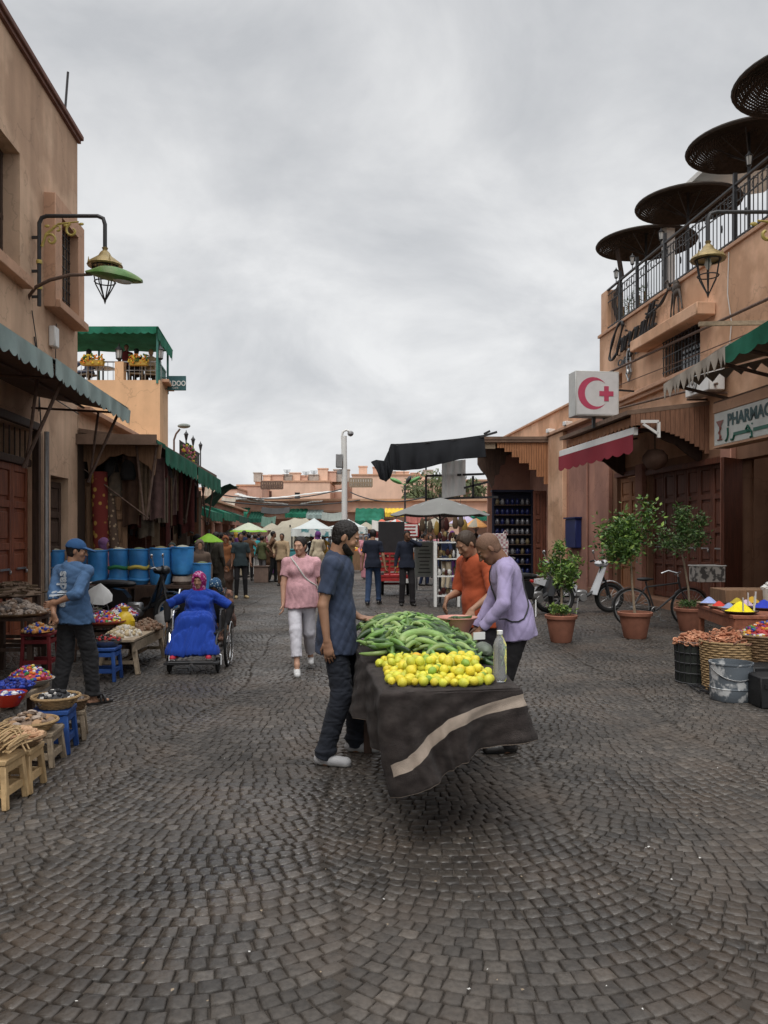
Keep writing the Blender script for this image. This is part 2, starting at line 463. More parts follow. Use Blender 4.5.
def person(label,loc,face,H=1.75,bw=1.,belly=0.,res=.008,lean=0.,roll=0.,twist=0.,pel=(0,0,.968),hp=0.,hy=0.,hr=0.,feet=((-.1,0,0,0),(.1,0,0,0)),hands=(None,None),hand_dir=(None,None),palm=(None,None),curl=.5,elbow=((-.6,-1,0),(.6,-1,0)),knee=((0,1,0),(0,1,0)),skin=None,top=None,topk='tee',bottom=None,botk='trousers',shoes=None,hair=None,hairk='short',beard=None,scarf=None,cap=None,hem=.0,group=None,loose=1.,flare=.188,sleeve=.75,seed=1,bust=0.,collar=False,female=False,robe_r=.2,sleeve2=None,name='person',cuff=.0,folds=1.):
 """face: heading of the figure's front in degrees, 0 = away from the camera, 90 = picture left, 180 = to the camera, 270 = picture right.
       local frame: x = the figure's right, y = its front, z up; feet (x, y, z of sole, yaw) left first"""
 root=thing(name,label,'person',loc,R(face),group)
 s=H/1.75;h=res
 Rt=rzm(R(twist))@ry(R(roll))@rx(-R(lean));Rh_=rzm(R(twist*.5))@ry(R(roll*.5))@rx(-R(lean*.55))
 pl=np.array(pel,float)*s
 W=lambda a:Rt@(np.array(a,float)*s)
 waist=pl+Rh_@np.array((0,0,.13*s))
 chest=waist+W((0,.0,.2));nb=waist+W((0,-.015,.385))
 sw=.165*bw
 sh=[waist+W((-sw,-.005,.325)),waist+W((sw,-.005,.325))]
 Rn=rzm(R(twist*.6+hy*.5))@ry(R(roll*.6+hr*.5))@rx(-R(lean*.6+hp*.5))
 hb=nb+Rn@(np.array((0,.025,.095))*s)
 RH=rzm(R(hy))@ry(R(hr))@rx(-R(hp))
 hc=hb+RH@(np.array((0,.012,.062))*s)
 HP=lambda a:hc+RH@(np.array(a,float)*s)
 ua,fa=.285*s,.25*s
 el=[];wr=[];hd=[]
 for i in(0,1):
  sg=(-1,1)[i]
  if hands[i]is None:tgt=sh[i]+np.array((sg*.07,.05,-.51))*s
  else:tgt=np.array(hands[i],float)*s
  e,w=ik(sh[i],tgt,ua,fa,elbow[i]);el.append(e);wr.append(w)
  hd.append(n3(hand_dir[i])if hand_dir[i]is not None else n3(w-e))
 hip=[pl+np.array((-.09*s,0,-.03*s)),pl+np.array((.09*s,0,-.03*s))]
 kn=[];an=[];fd=[]
 for i in(0,1):
  fx,fy,fz,yaw=feet[i]
  a_=np.array((fx*s,fy*s,fz+.085*s));k_,a2=ik(hip[i],a_,.43*s,.43*s,knee[i])
  kn.append(k_);an.append(a2);fd.append(np.array((math.sin(R(-yaw)),math.cos(R(-yaw)),0)))
 allp=np.array([pl,waist,nb,hc]+el+wr+kn+an+sh)
 lo=allp.min(0)-.24*s;hi=allp.max(0)+.24*s
 lo[2]=min(lo[2],min(feet[0][2],feet[1][2])-.03)
 B=SDF(lo,hi,h)
 side=Rt@np.array((1,0,0));fwd=Rt@np.array((0,1,0));upv=Rt@np.array((0,0,1))
 B.cone(pl+np.array((0,0,.0)),waist,.135*s*bw,.118*s*bw,.03,fl=.72,ax=fwd)
 B.cone(waist,chest+W((0,0,.05)),.118*s*bw,.14*s*bw,.03,fl=.7,ax=fwd)
 B.cone(sh[0],sh[1],.040*s,.040*s,.05)
 B.cone(nb-upv*.05*s,nb+upv*.0,.06*s,.05*s,.04)
 B.cone(nb,hb+RH@np.array((0,-.02*s,.03*s)),(.048 if female else .055)*s,(.046 if female else .052)*s,.02)
 for i in(0,1):
  sg=(-1,1)[i]
  B.cone(sh[i],el[i],.047*s*bw,.037*s*bw,.03);B.cone(el[i],wr[i],.038*s*bw,.024*s,.012)
  B.cone(hip[i],kn[i],.082*s*bw,.05*s,.03);B.cone(kn[i],an[i],.05*s,.033*s,.02)
  B.cone(kn[i]*.75+an[i]*.25+np.array((0,-.012,0))*s,kn[i]*.45+an[i]*.55,.048*s,.035*s,.03)
  a_=an[i];f_=fd[i];z0=feet[i][2]+.03*s
  heel=np.array((a_[0],a_[1],z0))-f_*.035*s;toe=np.array((a_[0],a_[1],z0-.006*s))+f_*.15*s
  B.cone(heel,toe,.033*s,.026*s,.02,fl=.85,ax=(0,0,1));B.cone(a_,heel+f_*.05*s,.034*s,.032*s,.02)
  d=hd[i];pn=n3(palm[i])if palm[i]is not None else n3(np.cross(d,(0,1,.01)))*(-1 if i==0 else 1)
  pn=n3(pn-d*pn.dot(d));lat=np.cross(d,pn)
  tsg=1.0 if i==0 else-1.0
  w=wr[i]
  B.cone(w,w+d*.03*s,.024*s,.026*s,.01,fl=.7,ax=pn)
  B.cone(w+d*.025*s,w+d*.075*s,.033*s,.038*s,.012,fl=.42,ax=pn)
  fr_=max(.0088*s,h*.95)
  for j,(off,ln)in enumerate(((-.029,.062),(-.0095,.072),(.0095,.068),(.028,.053))):
   off=-off*tsg
   p0=w+d*(.088-.004*abs(j-1.3))*s+lat*off*s
   c1=curl*(.7+.12*j);d1=n3(d*math.cos(c1)+pn*math.sin(c1)+lat*off*2.2)
   p1=p0+d1*ln*.55*s;c2=c1+curl*1.1;d2=n3(d*math.cos(c2)+pn*math.sin(c2)+lat*off*2)
   p2=p1+d2*ln*.5*s
   B.cone(p0-d*.01*s,p1,fr_*1.05,fr_*.95,.004);B.cone(p1,p2,fr_*.95,fr_*.8,.003)
  t0=w+d*.028*s+lat*.03*tsg*s*1;t1=t0+n3(d*.75+lat*tsg*.6+pn*.35)*.045*s;t2=t1+n3(d*.95+lat*tsg*.15+pn*.4*(1+curl))*.03*s
  B.cone(t0,t1,fr_*1.35,fr_*1.1,.008);B.cone(t1,t2,fr_*1.1,fr_*.9,.003)
 B.ell(HP((0,-.014,.025)),np.array((.074,.093,.088))*s,RH,.02)
 B.ell(HP((0,.022,-.028)),np.array((.057,.066,.084))*s,RH,.03)
 B.ell(HP((0,.062,-.088)),np.array((.028,.024,.022))*s,RH,.03)
 if h<.012:
  B.cone(HP((-.032,.078,.026)),HP((.032,.078,.026)),.011*s,.011*s,.012)
  for sg in(-1,1):
   B.ell(HP((sg*.031,.096,.004)),np.array((.014,.011,.009))*s,RH,.008,op='s')
   B.ell(HP((sg*.03,.075,.004)),np.array((.0135,.0135,.0125))*s,RH,.001)
   B.ell(HP((sg*.04,.066,-.025)),np.array((.018,.014,.016))*s,RH,.02)
   B.ell(HP((sg*.075,-.008,-.006)),np.array((.009,.019,.031))*s,RH@rzm(R(sg*-18)),.006)
  B.cone(HP((0,.086,.012)),HP((0,.106,-.028)),.0075*s,.0125*s,.008)
  B.ell(HP((-.010,.096,-.032)),np.array((.008,.009,.007))*s,RH,.004);B.ell(HP((.010,.096,-.032)),np.array((.008,.009,.007))*s,RH,.004)
  B.ell(HP((0,.084,-.055)),np.array((.024,.012,.0065))*s,RH,.006);B.ell(HP((0,.082,-.066)),np.array((.02,.012,.007))*s,RH,.006)
 iH=RH.T
 def mi(c):
  q=((c-hc)@iH.T)/s
  out=np.zeros(len(c),int)
  for sg in(-1,1):
   e=np.linalg.norm(q-np.array((sg*.03,.075,.004)),axis=1)<.0150
   out[e&(q[:,1]>.080)&(abs(q[:,2]-.004)<.0042)&(abs(sg*q[:,0]-.03)<.0105)]=1
   ir=np.linalg.norm((q-np.array((sg*.03,.089,.004)))[:,[0,2]],axis=1)<.0058
   out[ir&(q[:,1]>.078)&(q[:,1]<.1)&(abs(q[:,2]-.004)<.0052)]=2
   bz=.024+.1*(.03-abs(q[:,0]-0))
   out[(abs(q[:,2]-bz)<.0032)&(sg*q[:,0]>.013)&(sg*q[:,0]<.047)&(q[:,1]>.06)]=2
  if h>.007:out[out==1]=0
  out[(abs(q[:,2]+.0605)<.0095-.25*abs(q[:,0]))&(abs(q[:,0])<.024)&(q[:,1]>.078)]=3
  return out
 hm=hair if hair is not None else M('hair_black',(.012,.01,.009),.6)
 sdf_obj('body',B,[skin,M('eye_white',(.6,.57,.53),.3,bump=0),M('eye_dark',(.015,.011,.009),.35,bump=0),M('lips_'+skin.name,tuple(np.array(skin_col[skin.name])*np.array((.85,.55,.55))),.5,bump=0)],root,mi if h<.012 else None)
 def legs(mt,nm='trousers',zc=None):
  T=SDF(lo,hi,h)
  T.cone(pl+np.array((0,0,-.02*s)),pl+Rh_@np.array((0,0,.1*s)),.137*s*bw,.128*s*bw,.02,fl=.74,ax=(0,1,0),cuts=[(pl+Rh_@np.array((0,0,.045*s)),Rh_@np.array((0,0,1)))])
  for i in(0,1):
   T.cone(hip[i],kn[i],.086*s*bw,.066*s*loose,.035)
   d=n3(an[i]-kn[i]);cp=an[i]+d*(.045-cuff)*s
   T.cone(kn[i],an[i]+d*.05*s,.066*s*loose,.05*s*loose,.015,cuts=[(cp,d)])
   if loose>1.05:T.ell(an[i]-d*.02*s,np.array((.062,.066,.03))*s*loose,None,.02,cuts=[(cp,d)])
  if h<.012:T.folds(.0030*s*folds,(22,22,30),seed+3)
  sdf_obj(nm,T,mt,root)
 if botk=='trousers' and bottom:legs(bottom)
 if top:
  T=SDF(lo,hi,h);g=.014*s
  hz=pl+Rh_@np.array((0,0,(.02-hem)*s));hn=-(Rh_@np.array((0,0,1)))
  cuts=[(hz,hn)]
  T.cone(hz-hn*.0-Rh_@np.array((0,0,.08*s)),waist,flare*s*bw+belly*.6,.150*s*bw+belly,.03,cuts=cuts,fl=.90,ax=fwd)
  T.cone(waist,chest+W((0,0,.06)),.142*s*bw+belly,.163*s*bw,.03,fl=.74,ax=fwd,cuts=cuts)
  if belly:T.ell(waist+fwd*.05*s-upv*.03*s,np.array((.13*bw*s+belly*.5,.1*s+belly,.15*s)),Rt,.05,cuts=cuts)
  if bust:
   for sg in(-1,1):T.ell(chest+W((sg*.075,.09,.03)),np.array((.075,.06,.07))*s*bust,Rt,.04)
  for i in(0,1):
   u=n3(kn[i]-hip[i]);T.cone(hip[i]-u*.03*s,hip[i]+u*.34*s,.104*s*bw,.098*s*bw,.05,cuts=cuts)
  T.cone(sh[0]+side*.01*s,sh[1]-side*.01*s,.052*s,.052*s,.05)
  for i in(0,1):T.cone(nb-upv*.035*s,sh[i],.05*s,.05*s,.04)
  T.cone(chest+W((0,-.02,.1)),nb,.085*s,.058*s,.05)
  for i in(0,1):
   if topk in('tee','short'):
    u=n3(el[i]-sh[i]);cp=sh[i]+u*ua*sleeve
    T.cone(sh[i],el[i],.059*s*bw,.057*s*bw,.03,cuts=[(cp,u)])
   else:
    T.cone(sh[i],el[i],.058*s*bw,.051*s*bw,.03)
    u=n3(wr[i]-el[i]);L_=sleeve2 if sleeve2 is not None else .97
    T.cone(el[i],wr[i]+u*.02*s,.054*s*bw,.037*s,.015,cuts=[(el[i]+u*fa*L_,u)])
  if h<.012:T.folds(.0036*s*folds,(24,24,20),seed)
  else:T.folds(.004*s,(8,8,8),seed)
  T.cone(nb-upv*(.045 if female else .02)*s+fwd*(.045 if female else .01)*s,hb+RH@np.array((0,0,.12*s)),.057*s,.085*s,.004,op='s')
  if collar:
   T.cone(nb-upv*.005*s-fwd*.004*s,nb+upv*.028*s+fwd*.004*s,.066*s,.06*s,.004)
   T.cone(nb-upv*.03*s,nb+upv*.1*s,.056*s,.056*s,.002,op='s')
   T.ell(nb+fwd*.07*s-upv*.02*s,np.array((.02,.05,.07))*s,Rt,.004,op='s')
  sdf_obj({'tee':'shirt','short':'shirt'}.get(topk,'long_sleeve_shirt'),T,top,root)
 if botk=='robe':
  T=SDF(lo-.06,hi+.06,h)
  T.cone(waist,pl,.15*s*bw,.17*s*bw,.04,fl=.8,ax=(0,1,0))
  for i in(0,1):
   T.cone(hip[i],kn[i],.13*s*bw,.11*s,.09);T.cone(kn[i],an[i],.11*s,robe_r*.55*s,.09,cuts=[(an[i]+np.array((0,0,-.02*s)),(0,0,-1))])
  T.cone((kn[0]+kn[1])/2,(an[0]+an[1])/2+np.array((0,0,.0)),.1*s,robe_r*.6*s,.09,cuts=[((an[0]+an[1])/2+np.array((0,0,-.02*s)),(0,0,-1))])
  T.folds(.010*s,(26,26,7),seed+9)
  sdf_obj('skirt',T,bottom,root)
 if shoes:
  for i in(0,1):
   a_=an[i];f_=fd[i];z0=feet[i][2];l=np.array((a_[0],a_[1],0.));hh=min(h,.008)
   S=SDF(l+np.array((-.2*s,-.2*s,z0-.02)),l+np.array((.2*s,.2*s,z0+.16*s)),hh)
   heel=np.array((a_[0],a_[1],z0+.042*s))-f_*.04*s;toe=np.array((a_[0],a_[1],z0+.03*s))+f_*.155*s
   S.cone(heel,toe,.041*s,.039*s,.01,fl=.95,ax=(0,0,1));S.cone(heel+np.array((0,0,.03*s))+f_*.02*s,heel+f_*.09*s,.042*s,.036*s,.02)
   S.cut((0,0,z0),(0,0,-1));S.cut((0,0,z0+.105*s),(0,0,1))
   so=z0+.022*s
   sdf_obj('shoe',S,list(shoes),root,(lambda c:(c[:,2]<so).astype(int))if len(shoes)>1 else None)
 if hairk:
  S=SDF(hc-.2*s,hc+.2*s,min(h,.012));K=.001
  fr_=RH@np.array((0,1,0));up=RH@np.array((0,0,1))
  t={'short':.006,'buzz':.0025,'back':.009,'long':.014,'bald':.002}[hairk]
  S.ell(HP((0,-.016,.027)),np.array((.075+t,.094+t,.089+t))*s,RH,K)
  if hairk in('short','buzz','bald'):
   S.ell(HP((0,-.03,-.03)),np.array((.068+t*.6,.062+t*.6,.06))*s,RH,.015)
  if hairk=='bald':S.ell(HP((0,.03,.085)),np.array((.068,.1,.075))*s,RH,.006,op='s')
  if hairk=='back':S.ell(HP((0,-.035,-.03)),np.array((.068,.065,.065))*s,RH,.02);S.ell(HP((0,-.115,-.02)),np.array((.034,.034,.036))*s,RH,.02)
  if hairk=='long':S.cone(HP((0,-.03,0)),HP((0,-.07,-.17)),.085*s,.07*s,.03)
  if h<.012 and hairk!='buzz':S.folds(.0026*s,(170,170,110),seed+5)
  S.ell(HP((0,.090,-.016)),np.array((.078,.078,.100))*s,RH,.004,op='s')
  S.cone(HP((-.06,.03,-.07)),HP((.06,.03,-.07)),.05*s,.05*s,.004,op='s')
  for sg in(-1,1):S.ell(HP((sg*.085,.004,-.02)),np.array((.03,.024,.04))*s,RH,.003,op='s')
  sdf_obj('hair',S,hm,root)
 if beard:
  S=SDF(hc-.16*s,hc+.16*s,min(h,.01))
  S.ell(HP((0,.026,-.05)),np.array((.061,.067,.068))*s,RH,.001);S.ell(HP((0,.066,-.092)),np.array((.034,.03,.028))*s,RH,.02)
  if h<.012:S.folds(.0020*s,(190,190,120),seed+6)
  S.cut(HP((0,0,-.018)),RH@np.array((0,.75,1)))
  S.ell(HP((0,.093,-.059)),np.array((.021,.022,.009))*s,RH,.002,op='s')
  S.cut(HP((0,.002,0)),RH@np.array((0,-1,0)))
  sdf_obj('beard',S,hm,root)
 if cap:
  S=SDF(hc-.22*s,hc+.26*s,min(h,.008));up=RH@np.array((0,0,1))
  S.ell(HP((0,-.016,.032)),np.array((.09,.108,.1))*s,RH,.001,cuts=[(HP((0,0,.028)),-up)])
  S.ell(HP((0,.115,.034)),np.array((.07,.078,.012))*s,RH@rx(R(-12)),.006)
  S.ell(HP((0,-.016,.128)),np.array((.008,.008,.006))*s,RH,.002)
  sdf_obj('cap',S,cap,root)
 if scarf:
  S=SDF(hc-.33*s,hc+.25*s,min(h,.01))
  S.ell(HP((0,-.012,.02)),np.array((.100,.120,.118))*s,RH,.001)
  S.cone(HP((0,.0,-.04)),nb+fwd*.02*s-upv*.03*s,.085*s,.11*s,.04,fl=.85,ax=fwd)
  S.folds(.004*s,(20,20,30),seed+7)
  S.ell(HP((0,.115,-.012)),np.array((.060,.082,.084))*s,RH,.006,op='s')
  sdf_obj('headscarf',S,scarf,root)
 root['_j']=0
 del root['_j']
 info=dict(root=root,sh=sh,el=el,wr=wr,hd=hd,hc=hc,RH=RH,pl=pl,waist=waist,chest=chest,nb=nb,fwd=fwd,side=side,up=upv,s=s,Rt=Rt,kn=kn,an=an)
 return info
skin_col={'skin_tan':(.34,.185,.115),'skin_brown':(.2,.1,.06),'skin_fair':(.5,.29,.2),'skin_deep':(.11,.055,.035)}
def skinm(k):
 return M(k,skin_col[k],.52,.12,14,.12,300,spec=.4,rand=0,sss=.0)
cam=bpy.data.cameras.new('camera');co=bpy.data.objects.new('camera',cam);COL.objects.link(co)
co.location=(0,0,CH);co.rotation_euler=(R(90),0,0)
cam.sensor_fit='VERTICAL';cam.sensor_height=36;cam.sensor_width=27;cam.lens=36*F/1024
cam.shift_y=(HY-512)/1024;cam.clip_end=3000;cam.clip_start=.05
scene.camera=co
scene.view_settings.view_transform='Standard';scene.view_settings.look='None';scene.view_settings.exposure=EXPO
scene.view_settings.gamma=1;scene.view_settings.use_curve_mapping=False
scene.cycles.use_denoising=True
scene.cycles.max_bounces=6;scene.cycles.diffuse_bounces=3;scene.cycles.glossy_bounces=3;scene.cycles.transmission_bounces=6
scene.cycles.caustics_reflective=False;scene.cycles.caustics_refractive=False
w=bpy.data.worlds.new('World');scene.world=w;w.use_nodes=True
nt=w.node_tree;N=nt.nodes;L=nt.links;bg=N['Background']
sky=N.new('ShaderNodeTexSky');sky.sky_type='NISHITA';sky.sun_disc=False
SUN_EL,SUN_AZ=58,-165
sky.sun_elevation=R(SUN_EL);sky.sun_rotation=R(SUN_AZ);sky.dust_density=4;sky.air_density=1.5
tc=N.new('ShaderNodeTexCoord')
sep=N.new('ShaderNodeSeparateXYZ');L.new(tc.outputs['Generated'],sep.inputs[0])
mz=N.new('ShaderNodeMath');mz.operation='MAXIMUM';mz.inputs[1].default_value=.0;L.new(sep.outputs[2],mz.inputs[0])
az=N.new('ShaderNodeMath');az.operation='ADD';az.inputs[1].default_value=.42;L.new(mz.outputs[0],az.inputs[0])
dx=N.new('ShaderNodeMath');dx.operation='DIVIDE';L.new(sep.outputs[0],dx.inputs[0]);L.new(az.outputs[0],dx.inputs[1])
dy=N.new('ShaderNodeMath');dy.operation='DIVIDE';L.new(sep.outputs[1],dy.inputs[0]);L.new(az.outputs[0],dy.inputs[1])
cb=N.new('ShaderNodeCombineXYZ');L.new(dx.outputs[0],cb.inputs[0]);L.new(dy.outputs[0],cb.inputs[1])
cb.inputs[2].default_value=1.7
n1=N.new('ShaderNodeTexNoise');n1.inputs['Scale'].default_value=3.0;n1.inputs['Detail'].default_value=7;n1.inputs['Roughness'].default_value=.57
n1.inputs['Distortion'].default_value=.35
L.new(cb.outputs[0],n1.inputs['Vector'])
cr=N.new('ShaderNodeValToRGB');e=cr.color_ramp.elements
e[0].position=.34;e[0].color=(.505,.517,.537,1);e[1].position=.64;e[1].color=(.715,.72,.727,1)
m_=cr.color_ramp.elements.new(.5);m_.color=(.61,.618,.632,1)
L.new(n1.outputs[0],cr.inputs[0])
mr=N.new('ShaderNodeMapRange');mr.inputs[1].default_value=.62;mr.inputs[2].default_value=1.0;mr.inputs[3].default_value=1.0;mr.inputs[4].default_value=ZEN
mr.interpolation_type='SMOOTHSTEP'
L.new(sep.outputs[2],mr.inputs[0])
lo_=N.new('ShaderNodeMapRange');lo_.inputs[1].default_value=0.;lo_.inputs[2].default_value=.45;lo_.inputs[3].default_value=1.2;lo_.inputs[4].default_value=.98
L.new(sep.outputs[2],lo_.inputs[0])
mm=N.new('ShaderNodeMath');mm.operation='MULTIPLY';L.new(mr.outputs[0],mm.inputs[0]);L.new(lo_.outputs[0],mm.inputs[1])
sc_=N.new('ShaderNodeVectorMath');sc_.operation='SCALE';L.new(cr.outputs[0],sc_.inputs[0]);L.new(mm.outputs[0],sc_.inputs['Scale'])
ns=N.new('ShaderNodeVectorMath');ns.operation='SCALE';ns.inputs['Scale'].default_value=.006;L.new(sky.outputs[0],ns.inputs[0])
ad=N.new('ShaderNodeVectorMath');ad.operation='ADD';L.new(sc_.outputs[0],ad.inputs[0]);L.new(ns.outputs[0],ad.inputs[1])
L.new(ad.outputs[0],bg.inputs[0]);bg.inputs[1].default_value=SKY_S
sun=bpy.data.lights.new('sun','SUN');sun.energy=SUN_S;sun.angle=R(35);sun.color=(1,.97,.92)
so=bpy.data.objects.new('sun',sun);COL.objects.link(so)
d=Vector((math.sin(R(SUN_AZ))*math.cos(R(SUN_EL)),math.cos(R(SUN_AZ))*math.cos(R(SUN_EL)),math.sin(R(SUN_EL))))
so.rotation_euler=d.to_track_quat('Z','Y').to_euler();so.location=d*50
def LF(Y,off=0.,z=0.):return Vector((-4.7-.08*Y+off,Y,z))
def RF(Y,off=0.,z=0.):return Vector((8.2-.09*Y-off,Y,z))
uL=Vector((-.08,1,0)).normalized();uR=Vector((-.09,1,0)).normalized()
aL=math.atan2(.08,1);aR=math.atan2(.09,1)
m_wallL=M('plaster_tan',(.66,.455,.315),.9,.12,1.2,.35,45,streak=.3,col2=(.51,.335,.225),c2t=.52,c2w=.05,rand=0)
m_wallR=M('plaster_peach',(.73,.455,.30),.9,.12,1.4,.3,45,streak=.2,col2=(.56,.33,.205),c2w=.05,rand=0)
m_wallP=M('plaster_pink',(.46,.235,.17),.9,.12,1.4,.3,45,streak=.25,col2=(.33,.17,.13),rand=0)
m_wallO=M('plaster_ochre',(.68,.44,.26),.9,.1,1.2,.3,45,streak=.18,rand=0)
m_trimO=M('plaster_trim',(.54,.325,.215),.85,.12,2,.25,50,streak=.2,rand=0)
m_copeR=M('coping_brown',(.17,.085,.065),.8,.25,4,.3,40,rand=0)
m_woodR=M('wood_red',(.135,.043,.024),.62,.3,5,.35,30,stretch=(6,6,.6),col2=(.10,.035,.02),rand=.12)
m_woodD=M('wood_dark',(.07,.042,.03),.75,.35,5,.4,30,stretch=(5,5,.7),rand=.15)
m_woodO=M('wood_orange',(.33,.15,.07),.7,.3,5,.35,30,stretch=(7,7,.5),rand=.05)
m_woodB=M('wood_brown',(.2,.115,.065),.75,.3,5,.4,30,stretch=(6,6,.6),rand=.15)
m_woodG=M('wood_grey',(.30,.235,.165),.8,.3,7,.4,40,stretch=(3,3,3),rand=.15)
m_bamboo=M('bamboo',(.48,.33,.17),.6,.3,7,.3,40,rand=.15)
m_iron=M('iron_black',(.03,.03,.032),.5,.2,10,.1,60,spec=.4,rand=.1)
m_rust=M('iron_rusty',(.13,.085,.065),.75,.4,10,.3,60,rand=.1)
m_steel=M('steel_grey',(.33,.33,.33),.4,.15,10,.05,60,metal=.7,rand=.1)
m_brassY=M('paint_yellow',(.42,.33,.09),.5,.3,12,.1,60,rand=.05)
m_brass=M('brass_aged',(.30,.225,.10),.45,.3,12,.1,60,metal=.4,rand=.05)
m_green=M('canvas_green',(.012,.15,.085),.8,.2,3,.25,120,rand=.1,col2=(.03,.22,.14),tl=.3)
m_greenD=M('canvas_green_dark',(.008,.07,.045),.85,.2,3,.25,120,rand=.1)
m_pale=M('canvas_pale',(.33,.42,.40),.8,.15,2.5,.25,120,streak=.25,rand=.05,col2=(.26,.34,.33))
m_greyv=M('canvas_greybrown',(.33,.29,.245),.85,.2,3,.25,120,rand=.05)
m_black=M('canvas_black',(.006,.0065,.008),.85,.25,2,.3,12,spec=.12,rand=0)
m_under=M('soffit_boards',(.16,.105,.075),.85,.3,3,.3,30,stretch=(1,8,1),rand=0)
m_int=M('interior',(.045,.033,.028),.95,.3,2,.1,20,rand=0)
m_glass=M('window_glass',(.02,.022,.025),.08,.1,3,0,spec=.6,rand=0)
m_white=M('paint_white',(.72,.72,.70),.5,.06,8,.05,40,rand=.05)
m_whiteC=M('canvas_white',(.72,.71,.68),.8,.08,4,.2,80,rand=.06,tl=.25)
m_teal=M('sign_teal',(.045,.12,.13),.6,.15,6,.05,rand=0)
m_conc=M('concrete',(.3,.27,.24),.9,.2,4,.4,40,rand=.1)
m_red=M('paint_red',(.38,.03,.03),.5,.2,8,.1,40,rand=.05)
m_rubber=M('rubber',(.018,.018,.018),.8,.2,20,.2,80,rand=0)
m_chrome=M('chrome',(.6,.6,.6),.22,.05,10,0,metal=1,rand=0)
def ground():
 m=bpy.data.materials.new('cobble_stone');m.use_nodes=True;nt=m.node_tree;N=nt.nodes;L=nt.links;b=N['Principled BSDF']
 at=N.new('ShaderNodeAttribute');at.attribute_name='tint';at.attribute_type='GEOMETRY'
 tc=N.new('ShaderNodeTexCoord')
 cr=N.new('ShaderNodeValToRGB');e=cr.color_ramp.elements
 e[0].position=0;e[0].color=(.036,.032,.0285,1);e[1].position=1;e[1].color=(.094,.081,.069,1)
 x=cr.color_ramp.elements.new(.5);x.color=(.056,.0485,.042,1)
 L.new(at.outputs['Fac'],cr.inputs[0])
 n=N.new('ShaderNodeTexNoise');n.inputs['Scale'].default_value=.55;n.inputs['Detail'].default_value=5;L.new(tc.outputs['Object'],n.inputs['Vector'])
 r=N.new('ShaderNodeMapRange');r.inputs[1].default_value=.36;r.inputs[2].default_value=.64;r.inputs[3].default_value=.62;r.inputs[4].default_value=1.3
 L.new(n.outputs[0],r.inputs[0])
 nf=N.new('ShaderNodeTexNoise');nf.inputs['Scale'].default_value=38;nf.inputs['Detail'].default_value=6;L.new(tc.outputs['Object'],nf.inputs['Vector'])
 rf=N.new('ShaderNodeMapRange');rf.inputs[1].default_value=.3;rf.inputs[2].default_value=.7;rf.inputs[3].default_value=.72;rf.inputs[4].default_value=1.28
 L.new(nf.outputs[0],rf.inputs[0])
 mu=N.new('ShaderNodeMath');mu.operation='MULTIPLY';L.new(r.outputs[0],mu.inputs[0]);L.new(rf.outputs[0],mu.inputs[1])
 s=N.new('ShaderNodeVectorMath');s.operation='SCALE';L.new(cr.outputs[0],s.inputs[0]);L.new(mu.outputs[0],s.inputs['Scale'])
 nd=N.new('ShaderNodeTexNoise');nd.inputs['Scale'].default_value=1.1;nd.inputs['Detail'].default_value=8;nd.inputs['Roughness'].default_value=.65
 L.new(tc.outputs['Object'],nd.inputs['Vector'])
 rd=N.new('ShaderNodeMapRange');rd.inputs[1].default_value=.47;rd.inputs[2].default_value=.66;rd.inputs[4].default_value=.6;L.new(nd.outputs[0],rd.inputs[0])
 mx=N.new('ShaderNodeMix');mx.data_type='RGBA';mx.inputs[7].default_value=(.075,.054,.039,1)
 L.new(rd.outputs[0],mx.inputs[0]);L.new(s.outputs[0],mx.inputs[6])
 L.new(mx.outputs[2],b.inputs['Base Color'])
 nw=N.new('ShaderNodeTexNoise');nw.inputs['Scale'].default_value=.8;nw.inputs['Detail'].default_value=4
 mp=N.new('ShaderNodeMapping');mp.inputs['Location'].default_value=(3.1,1.7,0);L.new(tc.outputs['Object'],mp.inputs[0]);L.new(mp.outputs[0],nw.inputs['Vector'])
 rw=N.new('ShaderNodeMapRange');rw.inputs[1].default_value=.4;rw.inputs[2].default_value=.62;rw.inputs[3].default_value=.66;rw.inputs[4].default_value=.34
 L.new(nw.outputs[0],rw.inputs[0])
 ra=N.new('ShaderNodeMath');ra.operation='ADD'
 rr=N.new('ShaderNodeMapRange');rr.inputs[3].default_value=.08;rr.inputs[4].default_value=-.08;L.new(at.outputs['Fac'],rr.inputs[0])
 L.new(rw.outputs[0],ra.inputs[0]);L.new(rr.outputs[0],ra.inputs[1])
 vd=N.new('ShaderNodeVectorMath');vd.operation='DISTANCE';vd.inputs[1].default_value=(-.85,4.1,0);L.new(tc.outputs['Object'],vd.inputs[0])
 wd=N.new('ShaderNodeMath');wd.operation='ADD';L.new(vd.outputs['Value'],wd.inputs[0])
 wn_=N.new('ShaderNodeMath');wn_.operation='MULTIPLY';wn_.inputs[1].default_value=1.3;L.new(nd.outputs[0],wn_.inputs[0]);L.new(wn_.outputs[0],wd.inputs[1])
 wr_=N.new('ShaderNodeMapRange');wr_.inputs[1].default_value=.9;wr_.inputs[2].default_value=2.1;wr_.inputs[3].default_value=-.26;wr_.inputs[4].default_value=0;L.new(wd.outputs[0],wr_.inputs[0])
 rb=N.new('ShaderNodeMath');rb.operation='ADD';L.new(ra.outputs[0],rb.inputs[0]);L.new(wr_.outputs[0],rb.inputs[1]);ra=rb
 L.new(ra.outputs[0],b.inputs['Roughness']);b.inputs['Specular IOR Level'].default_value=.42
 nb=N.new('ShaderNodeTexNoise');nb.inputs['Scale'].default_value=55;nb.inputs['Detail'].default_value=5;L.new(tc.outputs['Object'],nb.inputs['Vector'])
 bp=N.new('ShaderNodeBump');bp.inputs['Strength'].default_value=.55;bp.inputs['Distance'].default_value=.006
